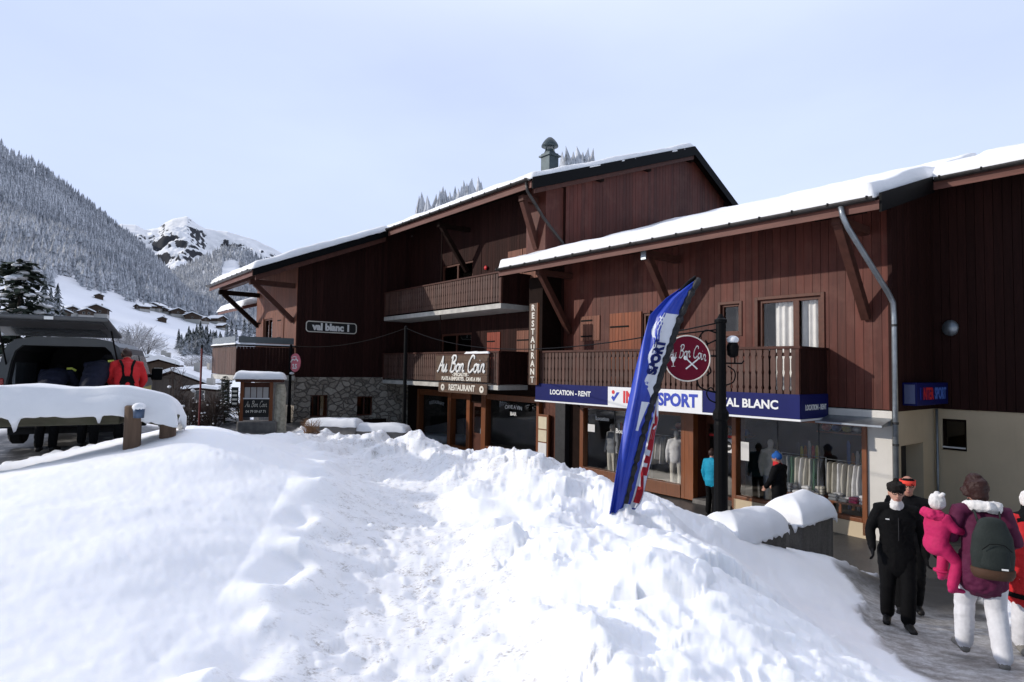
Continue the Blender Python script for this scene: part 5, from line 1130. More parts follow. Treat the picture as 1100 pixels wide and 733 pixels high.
# ------------------------------------------------------------------ notice kiosk
kx, ky = -8.15, 19.6; kz = gb(kx, ky); kt = 3.0
kk = thing('notice_kiosk', 'wooden notice stand with snow capped roof and a black script board at the left chalet', 'notice stand', (kx, ky, kz), R(14)); h = 3.02-kz
part(kk, 'post', MB().box(-.55,-.45,-.05,.05,-.6,h-.05), ORANGE); part(kk, 'post', MB().box(.33,.43,-.05,.05,-.6,h-.05), ORANGE)
mb = MB().box(-.66,.74,-.28,.28,h-.08,h+.02); rf = part(kk, 'roof', mb, BEAMW); part(rf, 'snow_cover', snow_pad(lambda u, v: (-.72+1.52*u, -.36+.72*v, h+.025), 26, 14, .24, 31, .25, 1.5, .03, .5, .2), SNOWR, smooth=True)
part(kk, 'back_board', MB().box(-.44,.32,.0,.03,.55,h-.1), BEAMW)
for i in range(4): part(kk, 'notice_sheet', MB().box(-.42+i*.185,-.26+i*.185,-.02,-.005,h-.62,h-.25), m_plain('grey_notice_paper', (.42,.40,.39), .8, .08, 5, 0))
bd = part(kk, 'menu_panel', MB().box(-.44,.32,-.04,-.01,.42,1.0), BLACKS); part(bd, 'frame', MB().box(-.46,.34,-.05,-.045,1.0,1.04), PAPERW)
sc = script_mb('Au Bon Coin', .2, .055); k = .66/sc.width; sc.map(lambda x, y, z: (-.06+x*k, -.045-abs(z)*.3, .83+y*.9)); part(bd, 'lettering', sc, INKC, smooth=True)
mb = text_mb('04 79 59 67 71', .11, .003, 0, .004); mb.map(lambda x, y, z: (-.06+x*.92, -.045-z, .60+y)); part(bd, 'lettering', mb, INKC, fix=False)
mb = MB().box(-.80,-.60,-.08,-.04,h-.85,h-.25); sg_ = part(kk, 'side_sign', mb, BLACKS); mb = MB(); [mb.box(-.77,-.63,-.09,-.082,h-.80+i*.13,h-.74+i*.13) for i in range(4)]; part(sg_, 'white_marks', mb, INKC)
part(kk, 'stone_pillar', MB().lathe([(.22,-.6),(.2,.2),(.17,.8),(.18,1.2),(.12,h-.15)], (.66,.05,0), 9), m_plain('pale_rough_stone', (.42,.39,.31), .95, .35, 9, 1.0, bscale=20, dist=.04)); part(kk, 'stone_foot', MB().box(-.6,.6,-.2,.25,-.6,.30), CONCD, bev=.05)

# ------------------------------------------------------------------ van with its tailgate up
VANP = m_plain('silver_van_paint', (.085,.09,.095), .4, .06, 3, 0, .35); VIN = m_plain('dark_van_interior', (.022,.022,.024), .8, .3, 5, 0); TYRE = m_plain('tyre_rubber', (.015,.015,.015), .85, .3, 12, .3); LENS = m_plain('red_lamp_lens', (.32,.012,.012), .2, .1, 9, 0, spec=.6)
vx, vy = -7.98, 10.8; van = thing('van', 'silver panel van seen from behind with its tailgate raised', 'van', (vx, vy, 1.98), R(25))
half = [(.80,.36),(.93,.42),(.965,.75),(.965,1.05),(.94,1.25),(.88,1.62),(.82,1.80),(.70,1.90),(.45,1.955),(0,1.975)]
sec = half+[(-x, z) for x, z in reversed(half[:-1])]
def section(y):
    hmax = np.interp(y, [0,.4,3.0,3.35,4.15,4.3,4.8,4.95], [1.96,1.975,1.95,1.86,1.20,1.12,.98,.80]); wk = np.interp(y, [0,4.2,4.8,4.95], [1,1,.9,.82])
    return [(x*wk*(1 if z < 1.1 else 1), y, min(z, hmax-(.10*abs(x)**2 if z > hmax else 0))) for x, z in sec]
ys = [0,.25,.5,1.5,2.6,3.0,3.35,3.7,4.15,4.3,4.6,4.8,4.95]; mb = MB(); n = len(sec)
for y in ys: mb.v += [tuple(map(float, p)) for p in section(y)]
for i in range(len(ys)-1):
    for j in range(n-1): mb.f.append([i*n+j, i*n+j+1, (i+1)*n+j+1, (i+1)*n+j]); mb.mi.append(0)
    mb.f.append([i*n+n-1, i*n, (i+1)*n, (i+1)*n+n-1]); mb.mi.append(0)
mb.f.append([(len(ys)-1)*n+j for j in range(n)]); mb.mi.append(0)
ins = [(x*.86 if abs(x) > .5 else x*.9, max(.56, min(z-.10, 1.80))) for x, z in sec]; o0 = len(mb.v)
for y in (0,.12,2.6): mb.v += [(x, y, z) for x, z in ins]
for j in range(n): mb.f.append([j, (j+1) % n, o0+(j+1) % n, o0+j]); mb.mi.append(0)
for i in range(2):
    for j in range(n): mb.f.append([o0+i*n+j, o0+i*n+(j+1) % n, o0+(i+1)*n+(j+1) % n, o0+(i+1)*n+j]); mb.mi.append(1 if i else 0)
mb.f.append([o0+2*n+j for j in range(n)]); mb.mi.append(1)
part(van, 'body', mb, [VANP, VIN], bev=.01)
mb = MB().add([(-.86,0,1.955),(.86,0,1.955),(.82,-1.12,2.20),(-.82,-1.12,2.20),(-.86,0,2.02),(.86,0,2.02),(.80,-1.14,2.27),(-.80,-1.14,2.27)], [(3,2,1,0),(4,5,6,7),(0,1,5,4),(1,2,6,5),(2,3,7,6),(3,0,4,7)]); tg = part(van, 'tailgate', mb, VANP, bev=.02)
tl = lambda x, f, o: (x, -1.13*f, 1.955+.247*f-o)
part(tg, 'rear_window', MB().add([tl(-.66,.12,.012),tl(.66,.12,.012),tl(.62,.55,.012),tl(-.62,.55,.012),tl(-.66,.12,.004),tl(.66,.12,.004),tl(.62,.55,.004),tl(-.62,.55,.004)], [(3,2,1,0),(4,5,6,7),(0,1,5,4),(1,2,6,5),(2,3,7,6),(3,0,4,7)]), FARGL)
part(tg, 'inner_trim', MB().add([tl(-.74,.60,.02),tl(.74,.60,.02),tl(.72,.95,.02),tl(-.72,.95,.02),tl(-.74,.60,.004),tl(.74,.60,.004),tl(.72,.95,.004),tl(-.72,.95,.004)], [(3,2,1,0),(4,5,6,7),(0,1,5,4),(1,2,6,5),(2,3,7,6),(3,0,4,7)]), VIN); part(tg, 'plate_light', MB().box(-.06,.06,-1.16,-1.14,2.20,2.25), INKW)
for s in (-1,1):
    part(van, 'gas_strut', MB().tube([(s*.82,.02,1.45),(s*.78,-.6,2.06)], .014, 6), BLACKM)
    part(van, 'tail_lamp', MB().box(s*.84,s*.955,-.03,.05,.85,1.22), LENS, bev=.02); part(van, 'side_window', MB().prism([(.6,1.22),(2.0,1.22),(2.0,1.68),(.65,1.68)], lambda p, q, d: (s*(.95-(q-1.22)*.17+d), p, q), .0, .02), FARGL); part(van, 'door_window', MB().prism([(2.2,1.2),(3.75,1.2),(3.2,1.66),(2.2,1.68)], lambda p, q, d: (s*(.95-(q-1.2)*.17+d), p, q), .0, .02), FARGL)
    mi = part(van, 'door_mirror', MB().box(s*1.02,s*1.24,3.32,3.44,1.12,1.40), BLACKM, bev=.03); part(mi, 'mirror_arm', MB().box(s*.93,s*1.03,3.36,3.42,1.18,1.26), BLACKM)
    part(van, 'side_stripe', MB().box(s*.966,s*.972,1.2,3.9,.80,.98), m_plain('yellow_stripe', (.50,.42,.12), .4, .1, 3, 0))
    for y in (.85,3.95):
        c = s*.80; wh = part(van, 'wheel', MB().lathe([(.20,-.1),(.31,-.1),(.34,-.07),(.34,.07),(.31,.1),(.20,.1)], (c,y,.34), 24, axis='x'), TYRE); wh['_'] = 0
        part(wh, 'rim', MB().lathe([(.03,-.085),(.20,-.075),(.20,.075),(.03,.085)], (c,y,.34), 14, axis='x'), ZINC)
part(van, 'bumper', MB().box(-.95,.95,-.09,.06,.36,.60), DARKM, bev=.04); part(van, 'underbody', MB().box(-.78,.78,.1,4.6,.24,.42), VIN)
part(van, 'number_plate', MB().box(-.26,.26,-.105,-.092,.42,.53), SIGNW); part(van, 'load_shelf', MB().box(-.80,-.35,.3,1.6,.95,1.0).box(-.80,-.76,.3,1.6,.56,1.5), ZINC); t = single('storage_box', 'pale grey storage box on the left inside the van', 'box', MB().box(-.2,.2,-.25,.25,0,.35), m_plain('pale_plastic', (.30,.31,.31), .5, .1, 5, 0), (vx-.55, vy+.55, 2.56), R(25), bev=.02)

# ------------------------------------------------------------------ near trees and shrubs
def needle_tree(label, x, y, h, spread, seed, snow=.35, n_br=60, decor=0, cat='tree', name='conifer', droop=.35):
    z = gb(x, y); rg = random.Random(seed); t = thing(name, label, cat, (x, y, z-.15)); part(t, 'trunk', MB().tube([(0,0,-.5),(.02*h*rg.uniform(-1,1),0,h*.5),(0,0,h*.98)], [h*.022, h*.014, h*.003], 8), BARK)
    gr_, sn = MB(), MB()
    for i in range(n_br):
        f = .08+.9*(i/n_br)**.9; L = spread*(1-f)**.75*rg.uniform(.65,1.1)+.08*spread; a = i*2.4+rg.uniform(-.4,.4); zz = h*f
        n = max(4, int(L/(.07*spread)))
        for k in range(n):
            q = (k+.6)/n; r = L*q; dz = -droop*L*q*q+.12*L*q; c = Vector((r*math.cos(a), r*math.sin(a), zz+dz)); wd = spread*.13*(1-q*.55)
            for m in range(5):
                b = a+rg.uniform(-1.6,1.6); l = wd*rg.uniform(.8,1.7); d = Vector((math.cos(b), math.sin(b), rg.uniform(-.75,.15))).normalized(); s_ = d.cross(Vector((rg.uniform(-.4,.4),rg.uniform(-.4,.4),1))).normalized()*l*.20; p0 = c+Vector((rg.uniform(-1,1),rg.uniform(-1,1),rg.uniform(-.5,.5)))*wd*.3
                gr_.add([p0-s_*.5, p0+d*l*.5-s_, p0+d*l, p0+d*l*.5+s_, p0+s_*.5], [(0,1,2,3,4)])
            if rg.random() < snow:
                sn.ball(c+Vector((0,0,wd*.16)), wd*rg.uniform(.45,.85), 7, (1,1,.38))
    part(t, 'needles', gr_, FROSTN if snow < .9 else FROST, fix=False); part(t, 'snow_clumps', sn, SNOWR, smooth=True)
    return t
FROSTN = NT('dark_needles'); g_ = FROSTN.n('ShaderNodeNewGeometry'); hs_ = FROSTN.n('ShaderNodeHueSaturation'); hs_.inputs['Color'].default_value = (.026,.036,.026,1); FROSTN.l(FROSTN.math('MULTIPLY_ADD', g_.outputs['Random Per Island'], 1.3, .45), hs_.inputs['Value']); FROSTN.bsdf(hs_.outputs[0], .8, 0, None, .15); FROSTN = FROSTN.m
x, y, z = dpt(18, 300, 27); needle_tree('dark snow laden conifer rising behind the roof of the van', x, y, 3.5+(388-272)/650*27-gb(x,y), 3.9, 5, .22, 90)
x, y, z = dpt(-25, 300, 30); needle_tree('dark snowy conifer cut by the left edge of the photo', x, y, 3.5+(388-290)/650*30-gb(x,y), 2.8, 6, .35, 60)
x, y, z = dpt(244, 460, 24); needle_tree('small dark conifer with pale tufts left of the notice kiosk', x, y, 3.5+(391-398)/650*24-gb(x,y), .85, 7, .12, 50)
def bare_bush(label, x, y, z, h, w, seed, mat, n=160, cat='shrub', name='bare_shrub', group=None, stems=5, snow=0):
    rg = random.Random(seed); t = thing(name, label, cat, (x, y, z), 0, group); st = MB(); tw = MB(); sn = MB()
    for i in range(stems): a = rg.uniform(0,6.28); st.tube([(0,0,-.4),(math.cos(a)*w*.15,math.sin(a)*w*.15,h*.4),(math.cos(a)*w*.3,math.sin(a)*w*.3,h*.85)], [h*.018,h*.012,h*.003], 5)
    for i in range(n):
        a = rg.uniform(0,6.28); r = w*.5*rg.random()**.5; f = rg.uniform(.15,1)*(1-(r/w)**2*1.6); p = Vector((math.cos(a)*r,math.sin(a)*r,h*f)); q = p+Vector((rg.uniform(-1,1),rg.uniform(-1,1),rg.uniform(-.1,1)))*h*.16
        tw.tube([Vector((p.x*.5,p.y*.5,p.z-h*.14)), p, q], [h*.006,h*.004,h*.002], 4)
        for k in range(2):
            e = p.lerp(q, rg.random())+Vector((rg.uniform(-1,1),rg.uniform(-1,1),rg.uniform(-1,1)))*h*.05; tw.tube([p, e], [h*.003,h*.0015], 3)
        if rg.random() < snow: sn.ball(q, h*.028, 5, (1,1,.7))
    part(t, 'stem', st, BARK); part(t, 'twigs', tw, mat, fix=False)
    if snow: part(t, 'snow_clumps', sn, SNOWR)
    return t
TWF = m_plain('frosted_twigs', (.34,.34,.35), .9, .25, 3, 0); TWB = m_plain('brown_twigs', (.055,.036,.030), .9, .3, 5, 0)
x, y, z = dpt(206, 455, 23); bare_bush('rounded dark brown leafless hedge mound at the foot of the red stake', x, y, gb(x,y)-.1, 1.35, 1.9, 3, TWB, 700, snow=.05, stems=8)
x, y, z = dpt(232, 452, 22.5); bare_bush('dark leafless shrub between the red stake and the small conifer', x, y, gb(x,y)-.1, 1.5, .9, 4, TWB, 260, snow=.08)
x, y, z = dpt(190, 440, 20); bare_bush('thin leafless sapling right of the van mirror', x, y, gb(x,y)-.2, 2.3, .9, 9, TWB, 90, 'tree', 'bare_tree', snow=.06, stems=2)
x, y, z = dpt(262, 450, 25); bare_bush('leafless dark shrub hidden beside the kiosk under the balcony', x, y, gb(x,y)-.1, 1.3, 1.2, 14, TWB, 240, snow=.05)
for i, (px, py, Y, h_, w_) in enumerate(((136,374,120,5,8),(147,372,125,6,9),(158,376,120,5,8),(192,397,100,2.6,7),(203,399,98,2.8,7),(214,399,102,3,8),(226,399,100,2.8,7),(206,390,130,3,9),(220,390,130,3,9),(234,389,130,3,9),(118,372,120,5,8))):
    x, y, z = dpt(px, py, Y); bare_bush('pale frosted leafless tree on the valley floor between the houses and the conifer clump', x, y, z-1, h_, w_, 30+i, TWF, 240, 'tree', 'bare_tree', 'frosted bare trees on the valley floor')
# ------------------------------------------------------------------ people
def capsule(mb, nodes, side=(1,0,0), n=14):
    """closed loft through nodes (pos, rx, ry); rx along side, ry across; rounded ends"""
    P = [Vector(a[0]) for a in nodes]; k = len(P); rings = []; sd = Vector(side)
    def frame(i):
        d = P[min(i+1,k-1)]-P[max(i-1,0)]; d.normalize(); s = sd-d*sd.dot(d)
        if s.length < .05: s = d.orthogonal()
        s.normalize(); return d, s, d.cross(s)
    def ring(c, s, q, rx, ry): rings.append([c+s*math.cos(2*PI*j/n)*rx+q*math.sin(2*PI*j/n)*ry for j in range(n)])
    d, s, q = frame(0); rx, ry = nodes[0][1:]; r = min(rx, ry)
    for a in (.98,.8,.5,.2): ring(P[0]-d*r*math.sin(a*PI/2), s, q, rx*math.cos(a*PI/2), ry*math.cos(a*PI/2))
    for i in range(k):
        d, s, q = frame(i); ring(P[i], s, q, nodes[i][1], nodes[i][2])
    d, s, q = frame(k-1); rx, ry = nodes[-1][1:]; r = min(rx, ry)
    for a in (.2,.5,.8,.98): ring(P[-1]+d*r*math.sin(a*PI/2), s, q, rx*math.cos(a*PI/2), ry*math.cos(a*PI/2))
    v = [p for rg_ in rings for p in rg_]; m = len(rings); f = [tuple(range(n-1,-1,-1)), tuple((m-1)*n+j for j in range(n))]
    for i in range(m-1):
        for j in range(n): j2 = (j+1) % n; f.append((i*n+j, i*n+j2, (i+1)*n+j2, (i+1)*n+j))
    mb.add(v, f)
def remesh(mb, voxel, smooth=5, name='t'):
    me = mb.mesh(name, []) if False else None
    me = bpy.data.meshes.new(name); me.from_pydata(mb.v, [], mb.f); me.update()
    bm = bmesh.new(); bm.from_mesh(me); bmesh.ops.recalc_face_normals(bm, faces=bm.faces); bm.to_mesh(me); bm.free()
    o = bpy.data.objects.new(name, me); COL.objects.link(o); r = o.modifiers.new('r', 'REMESH'); r.mode = 'VOXEL'; r.voxel_size = voxel; r.use_smooth_shade = True
    s = o.modifiers.new('s', 'SMOOTH'); s.iterations = smooth; s.factor = .5
    out = bpy.data.meshes.new_from_object(o.evaluated_get(bpy.context.evaluated_depsgraph_get())); bpy.data.objects.remove(o); bpy.data.meshes.remove(me); return out
def cloth(name, c, rough=.8, bump=.3, scale=40, spec=.25, var=.14):
    return m_plain(name, c, rough, var, 7, bump, 0, spec, scale)
SKIN = m_plain('skin', (.46,.25,.18), .5, .08, 9, .05); SKIN2 = m_plain('ruddy_skin', (.42,.20,.14), .5, .08, 9, .05)
HAIRB = m_plain('dark_brown_hair', (.035,.015,.010), .5, .4, 30, .5); EYE = m_plain('dark_eye', (.01,.01,.01), .2, 0, 3, 0); LIP = m_plain('lips', (.30,.10,.09), .5, .05, 9, 0)
STD = dict(pelvis=(0,0,.93), waist=(0,.0,1.06), chest=(0,.005,1.27), neck=(0,-.012,1.435), head=(0,.025,1.585),
    shl=(-.175,-.01,1.385), elL=(-.245,-.03,1.12), wrL=(-.25,.05,.885), shr=(.175,-.01,1.385), elR=(.245,-.03,1.12), wrR=(.25,.05,.885),
    hpL=(-.088,0,.90), knL=(-.10,.02,.50), anL=(-.10,-.02,.095), hpR=(.088,0,.90), knR=(.10,.02,.50), anR=(.10,-.02,.095), toeL=None, toeR=None)
def person(label, loc, rot, H, mats, pose={}, voxel=.011, puff=1.0, hands=True, face=True, group=None, name='person', cat='person', slim=1.0, legs=1.0, neckskin=True, seed=1, skirt=False):
    """mats: jacket, trousers, skin, shoe, glove.  The body is one remeshed surface facing local +Y"""
    J = dict(STD); J.update(pose); J = {k: (Vector(v) if v else None) for k, v in J.items()}; mb = MB(); segs = []
    look = pose.get('look', (0,1,0)) if 'look' in pose else (0,1,0); up = pose.get('up', (0,0,1))
    def chain(tag_, nodes, side=(1,0,0), n=14):
        capsule(mb, nodes, side, n)
        for a, b in zip(nodes[:-1], nodes[1:]): segs.append((tag_, np.array(a[0]), np.array(b[0]), (a[1]+a[2])/2, (b[1]+b[2])/2))
    p = puff; s_ = slim
    sside = (J['shr']-J['shl']).normalized()
    chain(0, [(J['pelvis']-(J['waist']-J['pelvis'])*.45, .165*s_*p, .125*p), (J['pelvis'], .168*s_*p, .13*p), (J['waist'], .155*s_*p, .122*p), (J['waist'].lerp(J['chest'],.55), .172*s_*p, .130*p), (J['chest'], .180*s_*p, .13*p), (J['chest'].lerp(J['neck'],.62), .150*s_*p, .10*p), (J['neck']-(J['neck']-J['chest'])*.12, .085, .075)], sside, 20)
    fw = Vector(look).normalized(); hd = J['head']; upv = Vector(up); rt = fw.cross(upv).normalized(); upv = rt.cross(fw).normalized()
    def hp(x, y, z): return hd+rt*x+fw*y+upv*z
    chain(2 if neckskin else 0, [(J['neck']-(J['neck']-J['chest'])*.05, .062, .062), (hp(0,-.012,-.075), .055, .058)], sside, 12)
    chain(2, [(hp(0,.02,-.075), .050, .055), (hp(0,.012,-.03), .066, .082), (hp(0,-.005,.02), .073, .092), (hp(0,-.012,.06), .066, .082)], rt, 18)
    if face:
        chain(2, [(hp(0,.093,.012), .008, .008), (hp(0,.112,-.022), .013, .013)], rt, 8); chain(2, [(hp(-.012,.088,-.062), .012, .008), (hp(.012,.088,-.062), .012, .008)], (0,0,1), 8)
        for e in (-1,1): chain(2, [(hp(e*.075,-.01,.018), .010, .020), (hp(e*.078,-.008,-.022), .008, .014)], fw, 8)
    for sd, a, b, c in ((-1,'shl','elL','wrL'),(1,'shr','elR','wrR')):
        chain(0, [(J['neck'].lerp(J[a],.35)-Vector((0,0,.01)), .06*p, .065*p), (J[a], .073*p, .073*p), (J[a].lerp(J[b],.5), .064*p, .064*p), (J[b], .055*p, .056*p), (J[b].lerp(J[c],.45), .053*p, .053*p), (J[c], .043*p, .043*p)], sside, 12)
        if hands:
            d = (J[c]-J[b]).normalized(); fwd = pose.get('palm', None); q = d.cross(sside if abs(d.dot(sside)) < .8 else Vector((0,1,0))).normalized(); wv = d.cross(q).normalized()   # q: palm normal axis candidates, wv: across the hand
            if abs(d.z) > .6: wv, q = q, wv
            g = 4; hs = 1.0
            capsule(mb, [(J[c]+d*.015, .030, .022), (J[c]+d*.06, .040, .020), (J[c]+d*.088, .041, .017)], wv, 10); segs.append((g, np.array(J[c]+d*.01), np.array(J[c]+d*.09), .03, .03))
            for kf, (off, ln) in enumerate(((-.030,.062),(-.010,.074),(.011,.070),(.030,.054))):
                b0 = J[c]+d*.085+wv*off; cv = q*(-sd)*1.0; p1 = b0+d*ln*.45+cv*.006; p2 = p1+(d*.6+cv*.5).normalized()*ln*.35; p3 = p2+(d*.25+cv*.9).normalized()*ln*.28
                capsule(mb, [(b0,.0115,.0115),(p1,.0108,.0108),(p2,.0098,.0098),(p3,.0085,.0085)], wv, 8); segs.append((g, np.array(b0), np.array(p1), .012, .011)); segs.append((g, np.array(p1), np.array(p3), .011, .009))
            tb = J[c]+d*.03-wv*.030; capsule(mb, [(tb,.015,.015),(tb+d*.035-wv*.026,.0135,.0135),(tb+d*.065-wv*.028,.0105,.0105)], wv, 8); segs.append((g, np.array(tb), np.array(tb+d*.065-wv*.028), .014, .011))
        else: chain(4, [(J[c], .04, .035), (J[c]+(J[c]-J[b]).normalized()*.09, .036, .028)], sside, 8)
    for sd, h_, k_, a_, t_ in ((-1,'hpL','knL','anL','toeL'),(1,'hpR','knR','anR','toeR')):
        L = legs; chain(1, [(J[h_], .102*L, .112*L), (J[h_].lerp(J[k_],.4), .092*L, .098*L), (J[k_], .074*L, .078*L), (J[k_].lerp(J[a_],.4), .072*L, .076*L), (J[a_]+(J[k_]-J[a_]).normalized()*.03, .066*L, .068*L)], sside, 14)
        toe = J[t_] if J[t_] else J[a_]+Vector((sd*.03,.17,-.055)); dt = (toe-J[a_])
        chain(3, [(J[a_]+Vector((0,-.035,-.045)) if not J[t_] else J[a_]-dt*.2+Vector((0,0,-.03)), .042, .04), (J[a_]+dt*.45+Vector((0,0,-.015)), .047, .043), (toe, .045, .036)], sside, 10)
        chain(3, [(J[a_]-Vector((0,0,.05)), .045, .05), (J[a_]+Vector((0,0,.04)), .05, .052)], sside, 10)
    me = remesh(mb, voxel, 5, 'body'); N = len(me.vertices); co = np.empty(N*3); me.vertices.foreach_get('co', co); co = co.reshape(-1,3); no = np.empty(N*3); me.vertices.foreach_get('normal', no); no = no.reshape(-1,3)
    best = np.full(N, 9.); tagv = np.zeros(N, int)
    for tg_, a, b, ra, rb in segs:
        ab = b-a; t = np.clip(((co-a)@ab)/max(1e-9, ab@ab), 0, 1); dist = np.linalg.norm(co-a-t[:,None]*ab, axis=1)/(ra+(rb-ra)*t); m = dist < best; best[m] = dist[m]; tagv[m] = tg_
    tagv[(tagv == 0) & (co[:,2] < J['pelvis'].z-.15) & (abs(J['pelvis'].x-co[:,0]) < .3)] = 1 if not skirt else 0
    tagv[(tagv == 1) & (co[:,2] > .80)] = 0
    fold = np.where(tagv <= 1, 1, 0)*(.011*fbm(co[:,0]*9, co[:,1]*9, co[:,2]*14+seed*3, 3, seed)+.006*np.sin(co[:,2]*55+fbm(co[:,0]*7, co[:,1]*7, co[:,2]*5, 2, seed+3)*7)*sstep(-.1,.5,fbm(co[:,0]*5, co[:,1]*5, co[:,2]*5, 2, seed+4)))*p
    fold = fold*np.where(tagv == 1, .32, .8)
    co = co+no*fold[:,None]; me.vertices.foreach_set('co', co.ravel())
    for m in mats: me.materials.append(m)
    nf = len(me.polygons); lp_ = np.empty(len(me.loops), np.int32); me.loops.foreach_get('vertex_index', lp_); ls = np.empty(nf, np.int32); me.polygons.foreach_get('loop_start', ls)
    me.polygons.foreach_set('material_index', tagv[lp_[ls]].astype(np.int32)); me.polygons.foreach_set('use_smooth', np.ones(nf, bool)); me.update()
    sc = H/1.72; root = thing(name, label, cat, loc, rot, group); root.scale = (sc,)*3; link('body', me, root)
    root_h = dict(J=J, hp=hp, rt=rt, fw=fw, up=upv, root=root)
    if face:
        for e in (-1,1): part(root, 'eye', MB().ball(hp(e*.030,.080,.020), .011, 8, (1.3,.7,.7)), EYE, smooth=True)
        mb2 = MB(); mb2.tube([hp(-.022,.094,-.056), hp(0,.099,-.058), hp(.022,.094,-.056)], .006, 6); part(root, 'mouth', mb2, LIP, smooth=True)
    return root_h
def blob(P, name, chains, mat, voxel=.01, smooth=4, rough=0, seed=1, label=None):
    mb = MB()
    for nodes, side in chains: capsule(mb, nodes, side, 14)
    me = remesh(mb, voxel, smooth, name); N = len(me.vertices)
    if rough:
        co = np.empty(N*3); me.vertices.foreach_get('co', co); co = co.reshape(-1,3); no = np.empty(N*3); me.vertices.foreach_get('normal', no); no = no.reshape(-1,3)
        co += no*(rough*fbm(co[:,0]*25, co[:,1]*25, co[:,2]*25, 3, seed))[:,None]; me.vertices.foreach_set('co', co.ravel())
    me.materials.append(mat); me.polygons.foreach_set('use_smooth', np.ones(len(me.polygons), bool)); o = link(name, me, P['root'])
    if label: o['label'] = label
    return o
def cap(P, name, mat, h0=.035, top=.13, fat=1.14, rough=.0, label=None):
    hp, rt = P['hp'], P['rt']; f = fat
    return blob(P, name, [([(hp(0,-.008,h0), .078*f, .098*f), (hp(0,-.012,h0+.035), .077*f, .096*f), (hp(0,-.014,top-.03), .060*f, .076*f), (hp(0,-.014,top), .028*f, .036*f)], rt)], mat, .009, 3, rough, 3, label)
def band(P, name, mat, z=.05, r=.012, fat=1.08):
    hp = P['hp']; mb = MB(); n = 24; ring = [(.079*fat*math.cos(2*PI*i/n), -.008+.099*fat*math.sin(2*PI*i/n)) for i in range(n)]
    v = [hp(x*(1+k*.0), y, z+dz) for dz, k in ((-.03,0),(.03,0)) for x, y in ring]+[hp(x*1.05, y*1.05, z+dz) for dz in (-.03,.03) for x, y in ring]
    mb.add(v, [q for i in range(n) for q in ((2*n+i, 2*n+(i+1)%n, 3*n+(i+1)%n, 3*n+i),(i, n+i, n+(i+1)%n, (i+1)%n),(i,(i+1)%n,2*n+(i+1)%n,2*n+i),(n+i,3*n+i,3*n+(i+1)%n,n+(i+1)%n))]); return part(P['root'], name, mb, mat, smooth=True)
def scarf(P, name, mat, h=(-.15,-.075), fat=1.0, fwd=.015):
    hp, rt = P['hp'], P['rt']; return blob(P, name, [([(hp(0,fwd-.02,h[0]), .105*fat, .10*fat), (hp(0,fwd-.01,(h[0]+h[1])/2), .095*fat, .098*fat), (hp(0,fwd,h[1]), .076*fat, .090*fat)], rt)], mat, .009, 3, .012, 5)
def glasses(P, mat):
    hp = P['hp']; mb = MB()
    for e in (-1,1):
        mb.tube([hp(e*.032+.024*math.cos(2*PI*i/14), .096, .018+.018*math.sin(2*PI*i/14)) for i in range(15)], .0035, 5, cap=False); mb.tube([hp(e*.056,.094,.022), hp(e*.076,.02,.022)], .003, 5)
    mb.tube([hp(-.010,.100,.022), hp(.010,.100,.022)], .0035, 5); return part(P['root'], 'glasses', mb, mat)
BLK = cloth('black_ski_cloth', (.0035,.0035,.004), spec=.12); BLK2 = cloth('black_soft_shell', (.005,.005,.006), .8, spec=.12); NAVYC = cloth('navy_work_jacket', (.012,.014,.030), .8); REDC = cloth('red_jacket_cloth', (.52,.018,.022), .7); MARC = cloth('plum_jacket_cloth', (.085,.010,.040), .75)
WHTC = cloth('white_ski_trousers', (.66,.66,.68), .75); PNKC = cloth('pink_snowsuit_cloth', (.48,.016,.10), .7); TEALC = cloth('teal_cloth', (.01,.27,.42), .7); KNITW = cloth('white_knit', (.72,.70,.68), .95, .9, 60); FURB = cloth('black_fur', (.012,.010,.009), .95, 1.0, 70); ORG = cloth('coral_headband_cloth', (.72,.06,.04), .8); DKBLU = cloth('blue_knit', (.02,.10,.34), .9); GREYB = cloth('grey_shoe', (.20,.19,.17), .7); DKG = cloth('dark_green_grey_canvas', (.020,.026,.024), .8, .4, 60); BOOT = cloth('black_boot', (.014,.013,.012), .5)

# woman in black coming down the pavement
x, y = 4.36, 6.9; z = gz(x, y)
P = person('woman in black with fur hat, glasses and white neck scarf on the pavement', (x, y, z+.0), PI-.42, 1.60, [BLK, BLK, SKIN, BOOT, BLK2],
    dict(elL=(-.27,-.05,1.11), wrL=(-.29,.03,.88), elR=(.275,-.02,1.12), wrR=(.27,.12,.93), anL=(-.09,.10,.10), knL=(-.10,.10,.50), anR=(.09,-.12,.10), knR=(.10,.03,.50)), .0095, 1.08, slim=1.05, legs=1.16, seed=3)
cap(P, 'fur_hat', FURB, .072, .150, 1.26, .02); scarf(P, 'neck_scarf', KNITW, (-.165,-.100), .80, .008); glasses(P, BLACKM)
blob(P, 'jacket_hem', [([((0,0,.74), .205, .165), ((0,0,.84), .205, .165), ((0,0,.97), .180, .140)], (1,0,0))], BLK, .01, 6, .004)
part(P['root'], 'zip', MB().tube([(0,.152,1.05),(0,.158,1.18),(0,.15,1.32)], .004, 5), DARKM); part(P['root'], 'chest_patch', MB().box(.09,.13,.135,.142,1.285,1.297), INKW)
# man with the coral headband just behind her
x, y = 4.98, 7.65; z = gz(x, y)
P = person('person with a coral red headband walking just behind the woman in black', (x, y, z), PI-.5, 1.70, [BLK2, BLK, SKIN2, BOOT, BLK], dict(anR=(.09,.10,.10), knR=(.10,.10,.50), anL=(-.09,-.12,.10)), .0105, 1.10, legs=1.1, seed=5)
cap(P, 'dark_cap', BLK2, .045, .088, 1.06); band(P, 'headband', ORG, .05); glasses(P, BLACKM)
